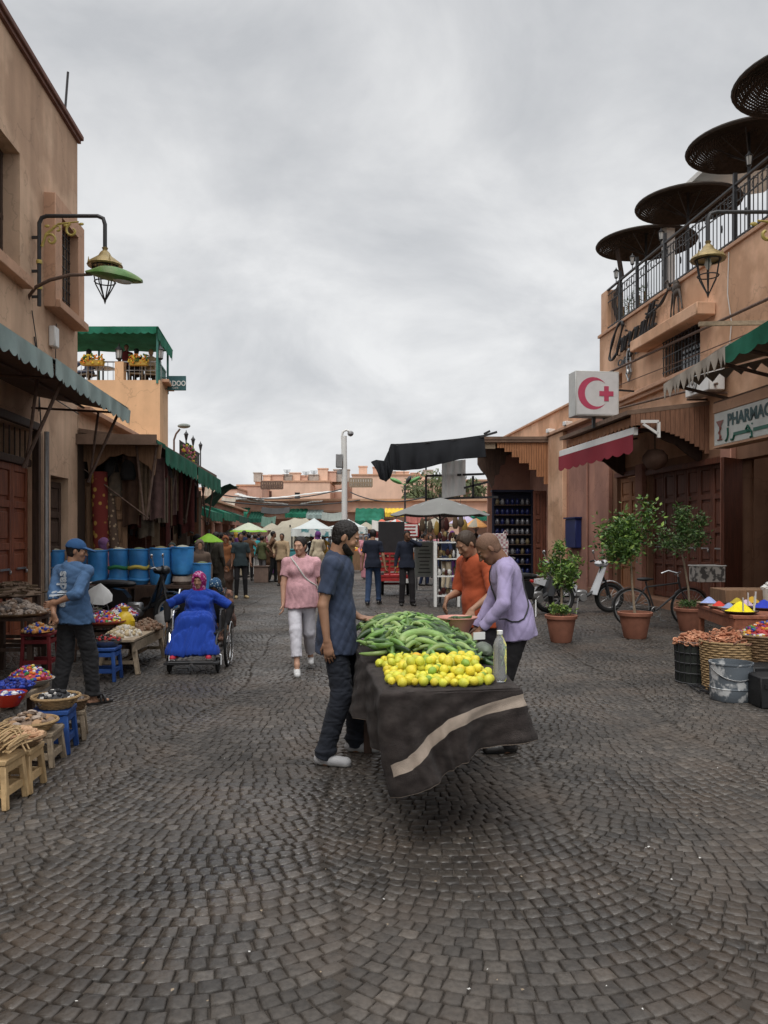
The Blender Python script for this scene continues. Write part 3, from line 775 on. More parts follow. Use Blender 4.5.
 L.new(nb.outputs[0],bp.inputs['Height']);L.new(bp.outputs[0],b.inputs['Normal'])
 Rr,Wd,pit,sl=1.1,1.42,.085,.080
 V=[];T=[];Q=[]
 Y0,Y1=1.3,30.
 th_m=math.asin(Wd/2/Rr)
 for j in range(-8,8):
  Xc=.1+Wd*j+Wd*.25
  ph=rng.uniform(0,pit)
  ys=np.arange(Y0-.6,Y1,pit)+ph
  for k,yk in enumerate(ys):
   if k%1==0:
    st=sl/Rr*rng.uniform(.94,1.08);a0=-th_m-.012+rng.uniform(-.02,.02);a1=th_m+.012+rng.uniform(-.02,.02)
    th=np.arange(a0+st*rng.uniform(.5,1.4),a1-st*.5,st);th=th+rng.uniform(-.013,.013,len(th))
    th=np.concatenate([[a0],th,[a1]]);nn=len(th)-1
    a,b_=th[:-1],th[1:]
    g=.0026+rng.uniform(0,.0024,nn)
    pt=pit*rng.uniform(.96,1.03,nn)
    cx=[]
    for(t,inn)in((a,0),(b_,0),(b_,1),(a,1)):
     tt=t+(g/Rr)*(1 if t is a else-1)
     off=g if inn==0 else pt*np.cos(t)-g
     X=Xc+.10*math.sin(yk*.9)+.05*math.sin(yk*2.3+1)+(Rr-off)*np.sin(tt);Yv=yk+Rr-(Rr-off)*np.cos(tt)
     cx.append(np.stack([X+rng.uniform(-.004,.004,nn),Yv+rng.uniform(-.004,.004,nn)],1))
    C_=np.stack(cx,1)
    cen=C_.mean(1)
    lx=-5.6-.08*cen[:,1];rx_=9.2-.09*cen[:,1]
    vis=(abs(cen[:,0])<.50*cen[:,1]+.6)&(cen[:,0]>lx)&(cen[:,0]<rx_)&(cen[:,1]>Y0)
    if vis.any():V.append(C_[vis])
 C_=np.concatenate(V);n=len(C_)
 cen=C_.mean(1,keepdims=True)
 hgt=rng.normal(0,.0014,n)-.002*(rng.random(n)<.06)*3
 til=rng.normal(0,.013,(n,2))
 def ring(scale_in,z):
  d=C_-cen;ln=np.linalg.norm(d,axis=2,keepdims=True)
  p=cen+d*(1-scale_in/np.maximum(ln,1e-6))
  dz=(p-cen)
  zz=z+hgt[:,None]+til[:,None,0]*dz[:,:,0]+til[:,None,1]*dz[:,:,1]
  return np.concatenate([p,zz[:,:,None]],2)
 r0=ring(-.001,-.034);r1=ring(0.,-.0045);r2=ring(.007,.0003);ctr=ring(.03,.0016)
 vs=np.concatenate([r0,r1,r2,ctr],1).reshape(-1,3)
 base=np.arange(n)[:,None]*16
 fc=[]
 for lv in range(3):
  for i in range(4):
   i2=(i+1)%4;fc.append(np.array([lv*4+i,lv*4+i2,lv*4+4+i2,lv*4+4+i]))
 fc.append(np.array([12,13,14,15]))
 fc=np.stack(fc);qs=(base[:,:,None]+fc[None]).reshape(-1,4)
 me=bpy.data.meshes.new('cobblestones');me.vertices.add(len(vs));me.vertices.foreach_set('co',vs.astype(np.float32).ravel())
 me.loops.add(len(qs)*4);me.loops.foreach_set('vertex_index',qs.astype(np.int32).ravel())
 me.polygons.add(len(qs));me.polygons.foreach_set('loop_start',np.arange(0,len(qs)*4,4,dtype=np.int32))
 me.update(calc_edges=True)
 tv=np.clip(rng.beta(3,3,n)+.35*(rng.random(n)<.05),0,1)
 a=me.attributes.new('tint','FLOAT','POINT');a.data.foreach_set('value',np.repeat(tv,16).astype(np.float32))
 me.materials.append(m);me.shade_smooth()
 o=bpy.data.objects.new('cobblestones',me);COL.objects.link(o);o['kind']='structure'
 print('stones',n)
 mb=MB();xs=[-400,-60,-20,-6,6,20,60,400];yy=[-60,-4,10,30,34,60,120,900]
 vv=[(x,y,-.013)for x in xs for y in yy];nY=len(yy)
 mb.add(vv,[(i*nY+j,(i+1)*nY+j,(i+1)*nY+j+1,i*nY+j+1)for i in range(len(xs)-1)for j in range(nY-1)])
 md=M('joint_dirt',(.062,.051,.042),.95,.35,1.5,.6,70,rand=0,col2=(.04,.034,.029))
 g=mb.build('ground',[md]);g['kind']='structure'
 mf=M('far_paving',(.135,.115,.10),.8,.25,1.2,.8,14,rand=0,stretch=(1,.45,1))
 mb=MB();mb.add([(-14,29.6,.0015),(14,29.6,.0015),(14,75,.0015),(-14,75,.0015)],[(0,1,2,3)])
 g=mb.build('far_pavement',[mf]);g['kind']='structure'
ground()
def wall(mb,o,u,n,L_,z0,z1,th,ops,m=0,mrev=0):
 """o: start on the outer face, u: along, n: outward, ops: [(u0,u1,z0,z1)]"""
 o=Vector(o);u=Vector(u).normalized();n=Vector(n).normalized()
 us=sorted(set([0.,L_]+[v for a in ops for v in a[:2]]));zs=sorted(set([z0,z1]+[v for a in ops for v in a[2:4]]))
 us=[v for v in us if 0<=v<=L_];zs=[v for v in zs if z0<=v<=z1]
 def hole(a,b):
  return any(p[0]-1e-6<=a and b<=p[1]+1e-6 for p in[])
 H={}
 for i in range(len(us)-1):
  for k in range(len(zs)-1):
   uc=(us[i]+us[i+1])/2;zc=(zs[k]+zs[k+1])/2
   H[i,k]=any(a[0]<uc<a[1]and a[2]<zc<a[3]for a in ops)
 def pt(a,z,d):return o+u*a-n*d+Vector((0,0,z))
 for(i,k),h in H.items():
  if h:continue
  a,b,c,d=us[i],us[i+1],zs[k],zs[k+1]
  mb.add([pt(a,c,0),pt(b,c,0),pt(b,d,0),pt(a,d,0)],[(0,1,2,3)],m)
  mb.add([pt(a,c,th),pt(b,c,th),pt(b,d,th),pt(a,d,th)],[(3,2,1,0)],m)
  for(di,dk,e0,e1)in((-1,0,(a,c),(a,d)),(1,0,(b,c),(b,d)),(0,-1,(a,c),(b,c)),(0,1,(a,d),(b,d))):
   nb=H.get((i+di,k+dk),True)
   if nb:mb.add([pt(*e0,0),pt(*e1,0),pt(*e1,th),pt(*e0,th)],[(0,1,2,3)],mrev)
def panel_door(name,parent,o,u,n,w,h,leaves=2,rows=4,mat=None,handle=True):
 """panelled wooden door in world coordinates: o bottom start on the outer face"""
 mat=mat or m_woodR;u=Vector(u).normalized();n=Vector(n).normalized();o=Vector(o)
 Rm=Matrix((u,n,Vector((0,0,1)))).transposed();z=Vector((0,0,1))
 lw=w/leaves
 for l in range(leaves):
  mb=MB();a=o+u*lw*l
  mb.box(a+u*lw/2-n*.03+z*h/2,(lw-.012,.03,h),Rm=Rm)
  st=.085
  mb.box(a+u*(st/2+.006)+z*h/2,(st,.05,h-.001),Rm=Rm,bev=.006);mb.box(a+u*(lw-st/2-.006)+z*h/2,(st,.05,h-.001),Rm=Rm,bev=.006)
  zs=[0]+[h*((r+1)/rows)**.92 for r in range(rows)]
  for r in range(rows+1):
   zz=min(max(zs[r],.07),h-.06)
   mb.box(a+u*lw/2+z*zz,(lw-2*st-.014,.046,.11),Rm=Rm,bev=.006)
  for r in range(rows):
   c=(zs[r]+zs[r+1])/2;hh=zs[r+1]-zs[r]-.24
   if hh>.05:mb.box(a+u*lw/2+z*c-n*.012,(lw-2*st-.07,.04,hh),Rm=Rm,bev=.012)
  d=mb.build(name,[mat],parent,world=True)
  if handle:
   hb=MB();hz=h*.4
   hb.bar(a+u*(lw*.25)+n*.04+z*hz,a+u*(lw*.8)+n*.04+z*hz,.02,.03);hb.ell(a+u*(lw*.8)+n*.05+z*(hz-.05),(.025,.015,.035))
   hb.build('bolt',[m_steel],d,world=True)
def scallop(mb,A,B,h,n,amp=.06,th=.006,m=0,kind='round',drop=Vector((0,0,-1)),out=None,per=6):
 """valance hanging from line A-B"""
 A=Vector(A);B=Vector(B);k=max(int(n),1);u=(B-A);drop=Vector(drop).normalized();outv=out if out is not None else u.cross(drop).normalized()
 top=[];bot=[]
 for i in range(k*per+1):
  t=i/(k*per);f=(i%per)/per
  if kind=='round':dz=h+amp*math.sin(math.pi*f)
  else:dz=h+amp*(1-abs(2*f-1))
  wv=outv*.012*math.sin(i*1.3)*0
  top.append(A+u*t);bot.append(A+u*t+drop*dz+outv*(.02*math.sin(t*k*2.1)))
 n_=len(top);d=outv*th
 vs=top+bot+[p+d for p in top]+[p+d for p in bot];fs=[]
 for i in range(n_-1):
  fs.append((i,i+1,n_+i+1,n_+i));fs.append((2*n_+i+1,2*n_+i,3*n_+i,3*n_+i+1));fs.append((n_+i,n_+i+1,3*n_+i+1,3*n_+i))
 mb.add(vs,fs,m)
nL=Vector((1,.08,0)).normalized();nR=Vector((-1,-.09,0)).normalized();Z=Vector((0,0,1))
def near_left():
 b=thing('plaster_building','tall tan plaster building at the left with a deep recessed window above the pale awning','building',LF(8))
 mb=MB();Y0=1.;L_=(15.5-Y0)/uL.y
 f=lambda Y:(Y-Y0)/uL.y
 ops=[(f(10.3),f(12.53),5.72,7.62),(f(14.05),f(14.95),5.85,7.2),(f(10.4),f(13.15),0.02,3.36),(f(5.5),f(8.8),.02,3.2),(f(13.95),f(14.95),.02,2.7)]
 wall(mb,LF(Y0),uL,nL,L_,0,9.3,.32,ops)
 mb.box(LF(15.5)-nL*2.0-uL*.16+Z*4.65,(3.36,.32,9.3),rz=aL)
 mb.box(LF(8)-nL*3.6+Z*4.6,(.3,15,9.2),rz=aL)
 mb.box(LF(8)-nL*1.95+Z*9.18,(3.2,14.6,.18),rz=aL)
 mb.build('wall',[m_wallL],b,world=True,ang=20)
 mb=MB();mb.box(LF((Y0+15.5)/2)-nL*.14+Z*9.345,(.5,L_+.1,.09),rz=aL,bev=.012);mb.box(LF((Y0+15.5)/2)+Z*9.27+nL*.03,(.06,L_+.06,.06),rz=aL)
 mb.build('coping',[m_copeR],b,world=True)
 wn=MB();wn.box(LF(11.4)-nL*.30+Z*6.67,(.03,2.2,1.88),rz=aL);g=wn.build('window',[m_glass],b,world=True)
 fr=MB()
 for yy in(10.36,11.05,11.75,12.46):fr.box(LF(yy)-nL*.27+Z*6.67,(.05,.07,1.88),rz=aL)
 for zz in(5.76,6.6,7.58):fr.box(LF(11.41)-nL*.268+Z*zz,(.05,2.2,.07),rz=aL)
 fr.build('window_frame',[m_woodD],g,world=True)
 s=MB();s.box(LF(11.4)+nL*.06+Z*5.62,(.24,2.5,.17),rz=aL,bev=.01);s.build('sill',[m_trimO],g,world=True)
 g=MB();g.box(LF(14.5)-nL*.2+Z*6.5,(.03,.9,1.3),rz=aL);g=g.build('window',[m_glass],b,world=True)
 s=MB()
 for yy in(13.8,15.12):s.box(LF(yy)+nL*.09+Z*6.52,(.2,.36,1.95),rz=aL,bev=.01)
 s.box(LF(14.46)+nL*.088+Z*7.35,(.2,.95,.29),rz=aL);s.box(LF(14.5)+nL*.12+Z*5.62,(.28,1.68,.14),rz=aL,bev=.01)
 s.build('surround',[m_trimO],g,world=True)
 s=MB()
 for k in range(6):s.bar(LF(14.12+k*.155,.03)+Z*5.85,LF(14.12+k*.155,.03)+Z*7.2,.016)
 for k in range(7):s.bar(LF(14.05,.03)+Z*(5.95+k*.19),LF(14.95,.03)+Z*(5.95+k*.19),.016)
 s.build('grille',[m_iron],g,world=True)
 panel_door('door',b,LF(10.42,-.12,.02),uL,nL,2.72,2.75,4,4,M('wood_orange_red',(.27,.085,.04),.55,.3,5,.35,30,stretch=(6,6,.6),col2=(.18,.055,.03),rand=.06))
 t=MB();t.box(LF(11.8,-.12)+Z*2.83,(.16,2.75,.12),rz=aL,bev=.01);t.box(LF(13.2,.02)+Z*1.7,(.12,.1,3.4),rz=aL,bev=.01);t.box(LF(10.35,.02)+Z*1.7,(.12,.1,3.4),rz=aL,bev=.01)
 t.box(LF(11.8,.02)+Z*3.43,(.12,3.0,.13),rz=aL,bev=.01)
 for k in range(12):t.bar(LF(10.6+k*.22,-.1)+Z*2.9,LF(10.6+k*.22,-.1)+Z*3.35,.02)
 t.build('door_frame',[m_woodD],b,world=True)
 panel_door('door',b,LF(5.55,-.12,.02),uL,nL,3.2,3.1,4,4)
 panel_door('door',b,LF(13.98,-.15,.02),uL,nL,.94,2.6,1,4,m_woodD)
 t=MB();t.tube([LF(13.55,.07,.1),LF(13.55,.07,3.4)],.045);t.build('drain_pipe',[m_steel],b,world=True)
 t=MB()
 pts=[LF(13.1,.02,4.9),LF(13.2,.05,4.5),LF(13.0,.04,4.2),LF(13.3,.03,4.0),LF(13.35,.05,3.4)];t.tube(pts,.012,5)
 t.tube([LF(13.0,.02,5.3),LF(13.12,.04,4.9),LF(13.3,.04,4.4),LF(13.28,.03,3.7)],.009,5)
 t.tube([LF(9,.03,4.1),LF(10.6,.04,4.02),LF(12.6,.04,4.1),LF(15.4,.05,3.98)],.012,5)
 t.tube([LF(14.2,.02,5.4),LF(14.1,.04,4.8),LF(14.3,.04,4.3)],.009,5)
 t.build('cable',[m_iron],b,world=True)
 t=MB();t.box(LF(13.95,.06)+Z*5.1,(.12,.22,.36),rz=aL,bev=.02);t.build('meter_box',[m_white],b,world=True)
 mb=MB();mb.tube([P(65,112,15.2),P(68,72,15.2)],.022,6);single(mb,'antenna_mast',m_iron,'thin bare mast on the roof of the tall tan building','antenna')
 a=thing('flat_awning','pale blue green awning with a scalloped edge along the near left building','awning',LF(8,.8))
 mb=MB();A0,A1=3.0,13.2
 mb.add([LF(A0,0,3.98),LF(A1,0,3.98),LF(A1,1.52,3.70),LF(A0,1.52,3.70),LF(A0,0,3.94),LF(A1,0,3.94),LF(A1,1.52,3.66),LF(A0,1.52,3.66)],[(0,1,2,3),(7,6,5,4),(0,4,5,1),(3,2,6,7),(0,3,7,4),(1,5,6,2)])
 mb.build('roof_sheet',[m_under],a,world=True)
 mb=MB();scallop(mb,LF(A0,1.55,3.73),LF(9.4,1.55,3.73),.2,34,.05,out=nL);scallop(mb,LF(9.46,1.57,3.74),LF(A1,1.57,3.70),.2,20,.05,out=nL)
 mb.sheet(lambda u,v:LF(A0+(A1-A0)*u,1.55-.5*v,3.735+.09*v),24,2,.005)
 mb.build('valance',[m_pale],a,world=True)
 mb=MB()
 for yy in(7.4,10.1,12.9):
  mb.tube([LF(yy,1.45,3.62),LF(yy,.95,2.5)],.022,6);mb.tube([LF(yy+.1,1.1,3.66),LF(yy+.1,.95,2.5)],.02,6)
  mb.tube([LF(yy,0.05,3.7),LF(yy,1.5,3.62)],.02,6)
 mb.tube([LF(A0,1.5,3.62),LF(A1,1.5,3.62)],.022,6);mb.tube([LF(A0,.8,3.75),LF(A1,.8,3.75)],.02,6)
 mb.build('frame',[m_rust],a,world=True)
near_left()
def lantern(parent,top,s=1.):
 """hanging market lantern: hat, glass cage, finial; top = hanging point"""
 mb=MB();c=Vector(top)
 mb.lathe([(.005,0),(.05,-.02),(.035,-.06),(.075,-.1),(.11,-.16),(.26,-.27),(.285,-.31),(.27,-.33),(.1,-.3),(.005,-.29)],c,16)
 for k in range(4):
  a=k*math.pi/2+.6;p=c+Vector((.26*math.cos(a),.26*math.sin(a),-.3));mb.lathe([(.02,0),(.012,.04),(.004,.09)],p,6)
 mb.build('lantern_hat',[m_brass],parent,world=True)
 mb=MB()
 for k in range(6):
  a=k*math.pi/3+.2;q=lambda r,z:c+Vector((r*math.cos(a),r*math.sin(a),z))
  mb.tube([q(.2,-.31),q(.145,-.62),q(.02,-.86)],.011,5)
 mb.tube([c+Vector((.165*math.cos(t),.165*math.sin(t),-.58))for t in np.linspace(0,6.283,19)[:-1]],.011,5,closed=True)
 mb.tube([c+Vector((.20*math.cos(t),.20*math.sin(t),-.33))for t in np.linspace(0,6.283,19)[:-1]],.011,5,closed=True)
 mb.lathe([(.03,0),(.02,-.05),(.004,-.1)][::-1],c-Z*.84,8)
 mb.build('cage',[m_iron],parent,world=True)
 mb=MB();mb.lathe([(.045,0),(.055,-.09),(.03,-.16),(.005,-.18)][::-1],c-Z*.3,12)
 mb.build('bulb',[m_white],parent,world=True)
def scroll(mb,o,ux,s,m=0):
 o=Vector(o);ux=Vector(ux).normalized()
 def sp(cx,cz,r0,t0,t1,k=14,g=.78):
  return[o+ux*(cx+r0*math.exp(-.22*abs(t-t0))*math.cos(t))*s+Z*(cz+r0*math.exp(-.22*abs(t-t0))*math.sin(t))*s for t in np.linspace(t0,t1,k)]
 mb.tube([o+ux*.02*s-Z*.55*s,o+ux*.1*s-Z*.3*s,o+ux*.35*s-Z*.1*s,o+ux*.75*s-Z*.05*s],[.03*s,.026*s,.022*s,.012*s],6,m=m)
 mb.tube(sp(.2,-.42,.14,2.4,-4.2),[.026*s]*14,6,m=m);mb.tube(sp(.62,-.24,.15,1.8,7.5),[.024*s]*14,6,m=m);mb.tube(sp(.33,-.2,.1,3.3,-2),[.02*s]*14,6,m=m)
 for cx,cz in((.12,-.14),(.5,-.13),(.8,-.1)):mb.ell(o+ux*cx*s+Z*cz*s,(.055*s,.02*s,.03*s),8,5,m=m)
def bracket_left():
 t=thing('bracket_lamp','black bracket lamp with yellow scrollwork and hanging lantern on the tan wall','street lamp',LF(13.05,.1,4))
 Y=13.05;w0=LF(Y,.12);x1=P(105,216,Y).x
 z1=P(0,216,Y).z;zb=P(0,306,Y).z
 mb=MB();arm=[Vector((w0.x,Y,zb)),Vector((w0.x,Y,z1-.12)),Vector((w0.x+.04,Y,z1-.03)),Vector((w0.x+.12,Y,z1)),Vector((x1-.12,Y,z1)),Vector((x1-.03,Y,z1-.04)),Vector((x1,Y,z1-.14)),Vector((x1,Y,z1-.52))]
 mb.tube(arm,.034,8)
 for zz in(zb+.15,z1-.35,z1-.9):mb.bar(Vector((w0.x-.14,Y,zz)),Vector((w0.x+.02,Y,zz)),.04)
 mb.build('arm',[m_iron],t,world=True)
 mb=MB();scroll(mb,Vector((w0.x+.03,Y,z1-.05)),(1,0,0),.82);mb.build('scrollwork',[m_brassY],t,world=True)
 for zc_ in(z1-.75,zb+.3):mb=MB();mb.lathe([(.045,-.03),(.05,0),(.045,.03)],(w0.x,Y,zc_),10);mb.build('collar',[m_brassY],t,world=True)
 lantern(t,Vector((x1,Y,z1-.5)))
 t=thing('arm_lamp','street light with a long green hood on a thin curved arm','street lamp',P(30,300,12.6))
 Y=12.6;mb=MB()
 pts=[P(26,305,Y+.4),P(29,296,Y+.3),P(36,287,Y+.2),P(50,280,Y+.1),P(70,275,Y),P(92,274.5,Y)]
 mb.tube(pts,[.028]*5+[.022],8);mb.build('arm',[m_rust],t,world=True)
 mb=MB();a=P(86,272.5,Y);b=P(142,282,Y);n=14;prof=[]
 ux=(b-a).normalized();uy=Vector((0,1,0));uz=ux.cross(uy)*-1;uz=uz if uz.z>0 else-uz
 vs=[];fs=[];k=14
 for i in range(n+1):
  t_=i/n;wd=.175*math.sin(math.pi*min(t_*.86+.10,1))**.7*(1.25 if t_>.3 else .55+t_*2.3);hh=wd*.72
  c=a+ux*(b-a).length*t_
  for j in range(k):
   an=2*math.pi*j/k;z_=math.sin(an)*hh if math.sin(an)>0 else math.sin(an)*hh*.28
   vs.append(c+uy*math.cos(an)*wd+uz*z_)
 for i in range(n):
  for j in range(k):fs.append((i*k+j,i*k+(j+1)%k,(i+1)*k+(j+1)%k,(i+1)*k+j))
 fs+=[tuple(range(k)),tuple(n*k+j for j in range(k))]
 mb.add(vs,fs);mb.build('hood',[M('hood_green',(.08,.19,.045),.5,.3,6,.1,col2=(.15,.22,.08),rand=0)],t,world=True)
 mb=MB();mb.ell(a+ux*(b-a).length*.66-uz*.035,(.16,.09,.045),Rm=Matrix((ux,uy,uz)).transposed());mb.build('diffuser',[m_whiteC],t,world=True)
bracket_left()
def left_row():
 b=thing('low_arcade','low plaster shop row with open bays on the left beyond the tall building','building',LF(22))
 mb=MB();Y0=15.55;f=lambda Y:(Y-Y0)/uL.y
 bays=[(16.0,18.2),(18.8,21.2),(21.8,24.6),(25.2,28.2),(28.9,30.6)]
 wall(mb,LF(Y0),uL,nL,f(31),3.62,4.05,.3,[])
 mb.box(LF(23.3)-nL*4.5+Z*2,(.3,15.4,4),rz=aL);mb.box(LF(23.3)-nL*2.4+Z*3.9,(4.0,15.2,.16),rz=aL)
 mb.box(LF(31)-nL*2.3+Z*2.0,(4.1,.3,4.0),rz=aL)
 for a,c in bays:mb.box(LF(c+.3)-nL*2.3+Z*1.9,(3.9,.2,3.8),rz=aL)
 mb.build('wall',[m_wallL],b,world=True,ang=20)
 mb=MB();wall(mb,LF(Y0),uL,nL,f(31),0,3.615,.3,[(f(a),f(c),.02,2.85)for a,c in bays]);mb.build('shop_front',[M('plaster_canopy_shade',(.075,.048,.034),.9,.2,2,.3,40,streak=.3,rand=0)],b,world=True,ang=20)  # tan plaster darkened: the shade under the canopy is put into the colour
 mb=MB();mb.box(LF(23.3,.03)+Z*4.1,(.42,15.6,.1),rz=aL,bev=.01);mb.build('coping',[m_trimO],b,world=True)
 b2=thing('lower_shops','low pink shop row at the far left continuing to the houses','building',LF(40))
 mb=MB();wall(mb,LF(31.3),uL,nL,18,0,3.1,.3,[(1+3.2*k,3.4+3.2*k,.02,2.2)for k in range(5)]);mb.box(LF(40.3)-nL*2.5+Z*1.5,(.3,18,3),rz=aL);mb.box(LF(40.3)-nL*1.3+Z*3.0,(2.4,18,.1),rz=aL);mb.build('wall',[m_wallP],b2,world=True,ang=20)
 mb=MB();mb.box(LF(40.3,.03)+Z*3.14,(.42,18.2,.1),rz=aL,bev=.01);mb.build('coping',[m_trimO],b2,world=True)
 for i,(a,c)in enumerate(bays[:5]):
  if i in(0,1):
   panel_door('door',b,LF(a+.02,.02,.02),(1,.1,0),(0.1,-1,0),.8,2.6,1,4,m_woodR if i else m_woodB,handle=False)
   panel_door('door',b,LF(c-.2,.02,.02),(1,.1,0),(0.1,-1,0),.75,2.6,1,4,m_woodR,handle=False)
  else:
   t=MB()
   for k in range(5):
    t.box(LF((a+c)/2,-1.2)+Z*(.5+k*.45),(.4,(c-a)*.9,.03),rz=aL)
   t.build('shelf',[m_woodD],b,world=True)
 mb=MB();Y=15.9;x0=LF(Y).x+.0;x1=x0+1.55;n=42;poly=[(0,0),(1.55,0)]
 pr=[]
 for i in range(n+1):
  t=i/n;s_=abs(math.sin(t*math.pi*6))*.04
  z_=-.28-.06*t if t<.08 or t>.93 else-(.38+.62*(abs(2*t-1))**2.2)-s_+.2
  pr.append((1.55*(1-t),min(z_,-.12)))
 mb.prism(poly+pr[1:],(x0,Y,3.45),(1,0,0),(0,0,1),(0,.06,0));mb.build('arch_board',[m_woodB],b,world=True)
 a=thing('long_canopy','long dark board canopy over the left shops with green scalloped cloth edge','awning',LF(20,.8))
 mb=MB();A0,A1=15.5,24.8
 mb.add([LF(A0,.02,3.72),LF(A1,.02,3.72),LF(A1,1.5,3.5),LF(A0,1.5,3.5),LF(A0,.02,3.64),LF(A1,.02,3.64),LF(A1,1.5,3.42),LF(A0,1.5,3.42)],[(0,1,2,3),(7,6,5,4),(0,4,5,1),(3,2,6,7),(0,3,7,4),(1,5,6,2)])
 mb.box(LF(A0-.03,.75)+Z*3.5,(1.55,.05,.2),rz=aL)
 mb.build('roof_boards',[m_under],a,world=True)
 mb=MB();scallop(mb,LF(15.5,1.53,3.5),LF(16.4,1.53,3.5),.05,3,.03,out=nL)
 scallop(mb,LF(16.3,1.55,3.46),LF(20.1,1.6,3.40),.32,13,.07,out=nL);scallop(mb,LF(20.2,1.62,3.38),LF(24.6,1.64,3.34),.38,13,.07,out=nL)
 mb.build('valance',[m_green],a,world=True)
 mb=MB()
 for yy in(15.9,18.2,20.5,22.8,24.6):
  mb=MB();mb.tube([LF(yy,1.45,3.4),LF(yy,1.25,1.95)],.026,6);mb.tube([LF(yy,1.05,3.42),LF(yy+.02,1.2,1.95)],.026,6)
  mb.tube([LF(yy,.02,2.95),LF(yy,1.3,1.98)],.014,5);mb.build('strut',[m_rust],a,world=True)
 mb=MB();mb.sheet(lambda u,v:LF(24.9+3.2*u,1.9-.9*v+.15*math.sin(6*u),3.25-.55*v*v-.1*math.sin(5*u+2*v)),14,5,.01)
 single(mb,'hanging_tarp',m_greenD,'dark green tarpaulin sagging at the far end of the left canopy','tarpaulin')
 spec=[(28.2,31.5,2.42,'bright green awning with straight edge down the left row',m_green),(32,36.5,2.5,'second green awning down the left row, past the bright one',m_green),(38,43,2.5,'farthest green awning of the left row near the pink houses',m_greenD)]
 for(a0,a1,z,lb,m)in spec:
  mb=MB();mb.sheet(lambda u,v:LF(a0+(a1-a0)*u,.05+.8*v,z+.35-.3*v),6,3,.02);scallop(mb,LF(a0,.86,z+.07),LF(a1,.86,z+.07),.3,12,.04,out=nL)
  scallop(mb,LF(a0,.1,z+.36),LF(a0,.86,z+.07),.25,4,.03,out=Vector((0,-1,0)))
  single(mb,'sloping_awning',m,lb,'awning','green awnings down the left row')
left_row()
def terrace_left():
 b=thing('terrace_building','ochre building with a roof cafe terrace on the left side of the street','building',Vector((-7.6,24.4,0)))
 x1=P(160,400,23.5).x;x0=-10.2
 mb=MB();zt=P(0,380,23.5).z
 mb.box(((x0+x1)/2,23.65,(3.9+zt)/2),(x1-x0,.3,zt-3.9));
 s=Vector((x1,23.5,0));e=Vector((P(171,0,25.3).x,25.3,0))
 mb.bar(s+Vector((-.15,.31,(3.9+zt)/2)),e+Vector((-.25,0,(3.9+zt)/2)),.3,zt-3.9)
 mb.box(((x0+x1)/2-.1,24.5,zt-.22),(x1-x0-.3,1.4,.2))
 mb.box(((x0+x1)/2-.25,25.35,(3.9+zt)/2),(x1-x0-.5,.3,zt-3.9))
 mb.build('wall',[m_wallO],b,world=True,ang=20)
 mb=MB();mb.box((P(119,0,23.5).x,23.64,zt+.27),(.26,.26,.55));mb.build('parapet_post',[m_wallO],b,world=True)
 mb=MB();mb.bar(s+Vector((.05,.2,zt+.03)),e+Vector((-.05,0,zt+.03)),.3,.08);mb.build('cornice',[m_trimO],b,world=True)
 mb=MB();zr=P(0,361,23.5).z
 for k in range(0,24):
  x=x0+(x1-x0)*k/23;mb.bar((x,23.62,zt),(x,23.62,zr),.014)
 mb.bar((x0,23.62,zr),(x1,23.62,zr),.05,.035);mb.bar((x0,23.62,zr-.25),(x1,23.62,zr-.25),.02)
 mb.build('railing',[m_steel],b,world=True)
 mb=MB();mb.bar((x1-.05,23.6,zt),(x1-.05,23.6,zr+.1),.05)
 g=[s+Vector((-.08,.12,zt)),e+Vector((-.12,-.2,zt))]
 for k in range(9):
  p=g[0].lerp(g[1],k/8);mb.bar(p,p+Z*(zr-zt),.02)
 mb.bar(g[0]+Z*(zr-zt),g[1]+Z*(zr-zt),.05);mb.build('side_railing',[M('paint_teal',(.06,.2,.17),.6)],b,world=True)
 c=thing('terrace_canopy','dark green cloth canopy on thin posts above the roof cafe','canopy',Vector((-7.8,24.5,zt)))
 zc=P(0,327,23.4).z;xa=-10.5;xb=P(157,0,23.4).x
 mb=MB();mb.sheet(lambda u,v:Vector((xa+(xb-xa+.05-.15*v)*u,23.35+2.2*v,zc-.08*math.sin(u*math.pi*3)**2*.4-.2*v)),18,4,.02)
 scallop(mb,(xa,23.33,zc),(xb,23.33,zc),.17,17,.05,out=Vector((0,-1,0)))
 scallop(mb,(xb+.03,23.35,zc),(xb-.1,25.5,zc-.2),.32,8,.05,out=Vector((1,0,0)))
 mb.build('cloth',[m_green],c,world=True)
 for(x,y)in((xb-.02,23.5),(xb-.2,25.3),(P(99,0,25.5).x,25.5)):
  mb=MB();mb.tube([(x,y,zt-.1),(x,y,zc-.15)],.035,8);mb.build('post',[M('paint_teal',(.06,.2,.17),.6)],c,world=True)
 xs=[(82,104,'orange and yellow flower trough at the left end of the roof cafe railing'),(130,148,'orange flower trough on the middle of the roof cafe railing')]
 for xa_,xb_,lb in xs:
  t=thing('flower_trough',lb,'planter',P((xa_+xb_)/2,362,23.5),group='flower troughs on the cafe railing')
  mb=MB();a_=P(xa_,361,23.45);b_=P(xb_,361,23.45);mb.box(((a_.x+b_.x)/2,23.43,a_.z-.06),(b_.x-a_.x,.16,.16),bev=.01);mb.build('trough',[M('paint_mustard',(.42,.27,.05),.7)],t,world=True)
  mb=MB()
  for k in range(110):
   p=Vector((U(a_.x,b_.x),U(23.3,23.55),a_.z+U(-.08,.18)));mb.ell(p,U(.02,.04),5,3,m=int(U(0,3)))
  mb.build('flowers',[M('petal_orange',(.6,.2,.03),.7),M('petal_yellow',(.6,.45,.05),.7),M('leaf_small',(.06,.12,.03),.7)],t,world=True)
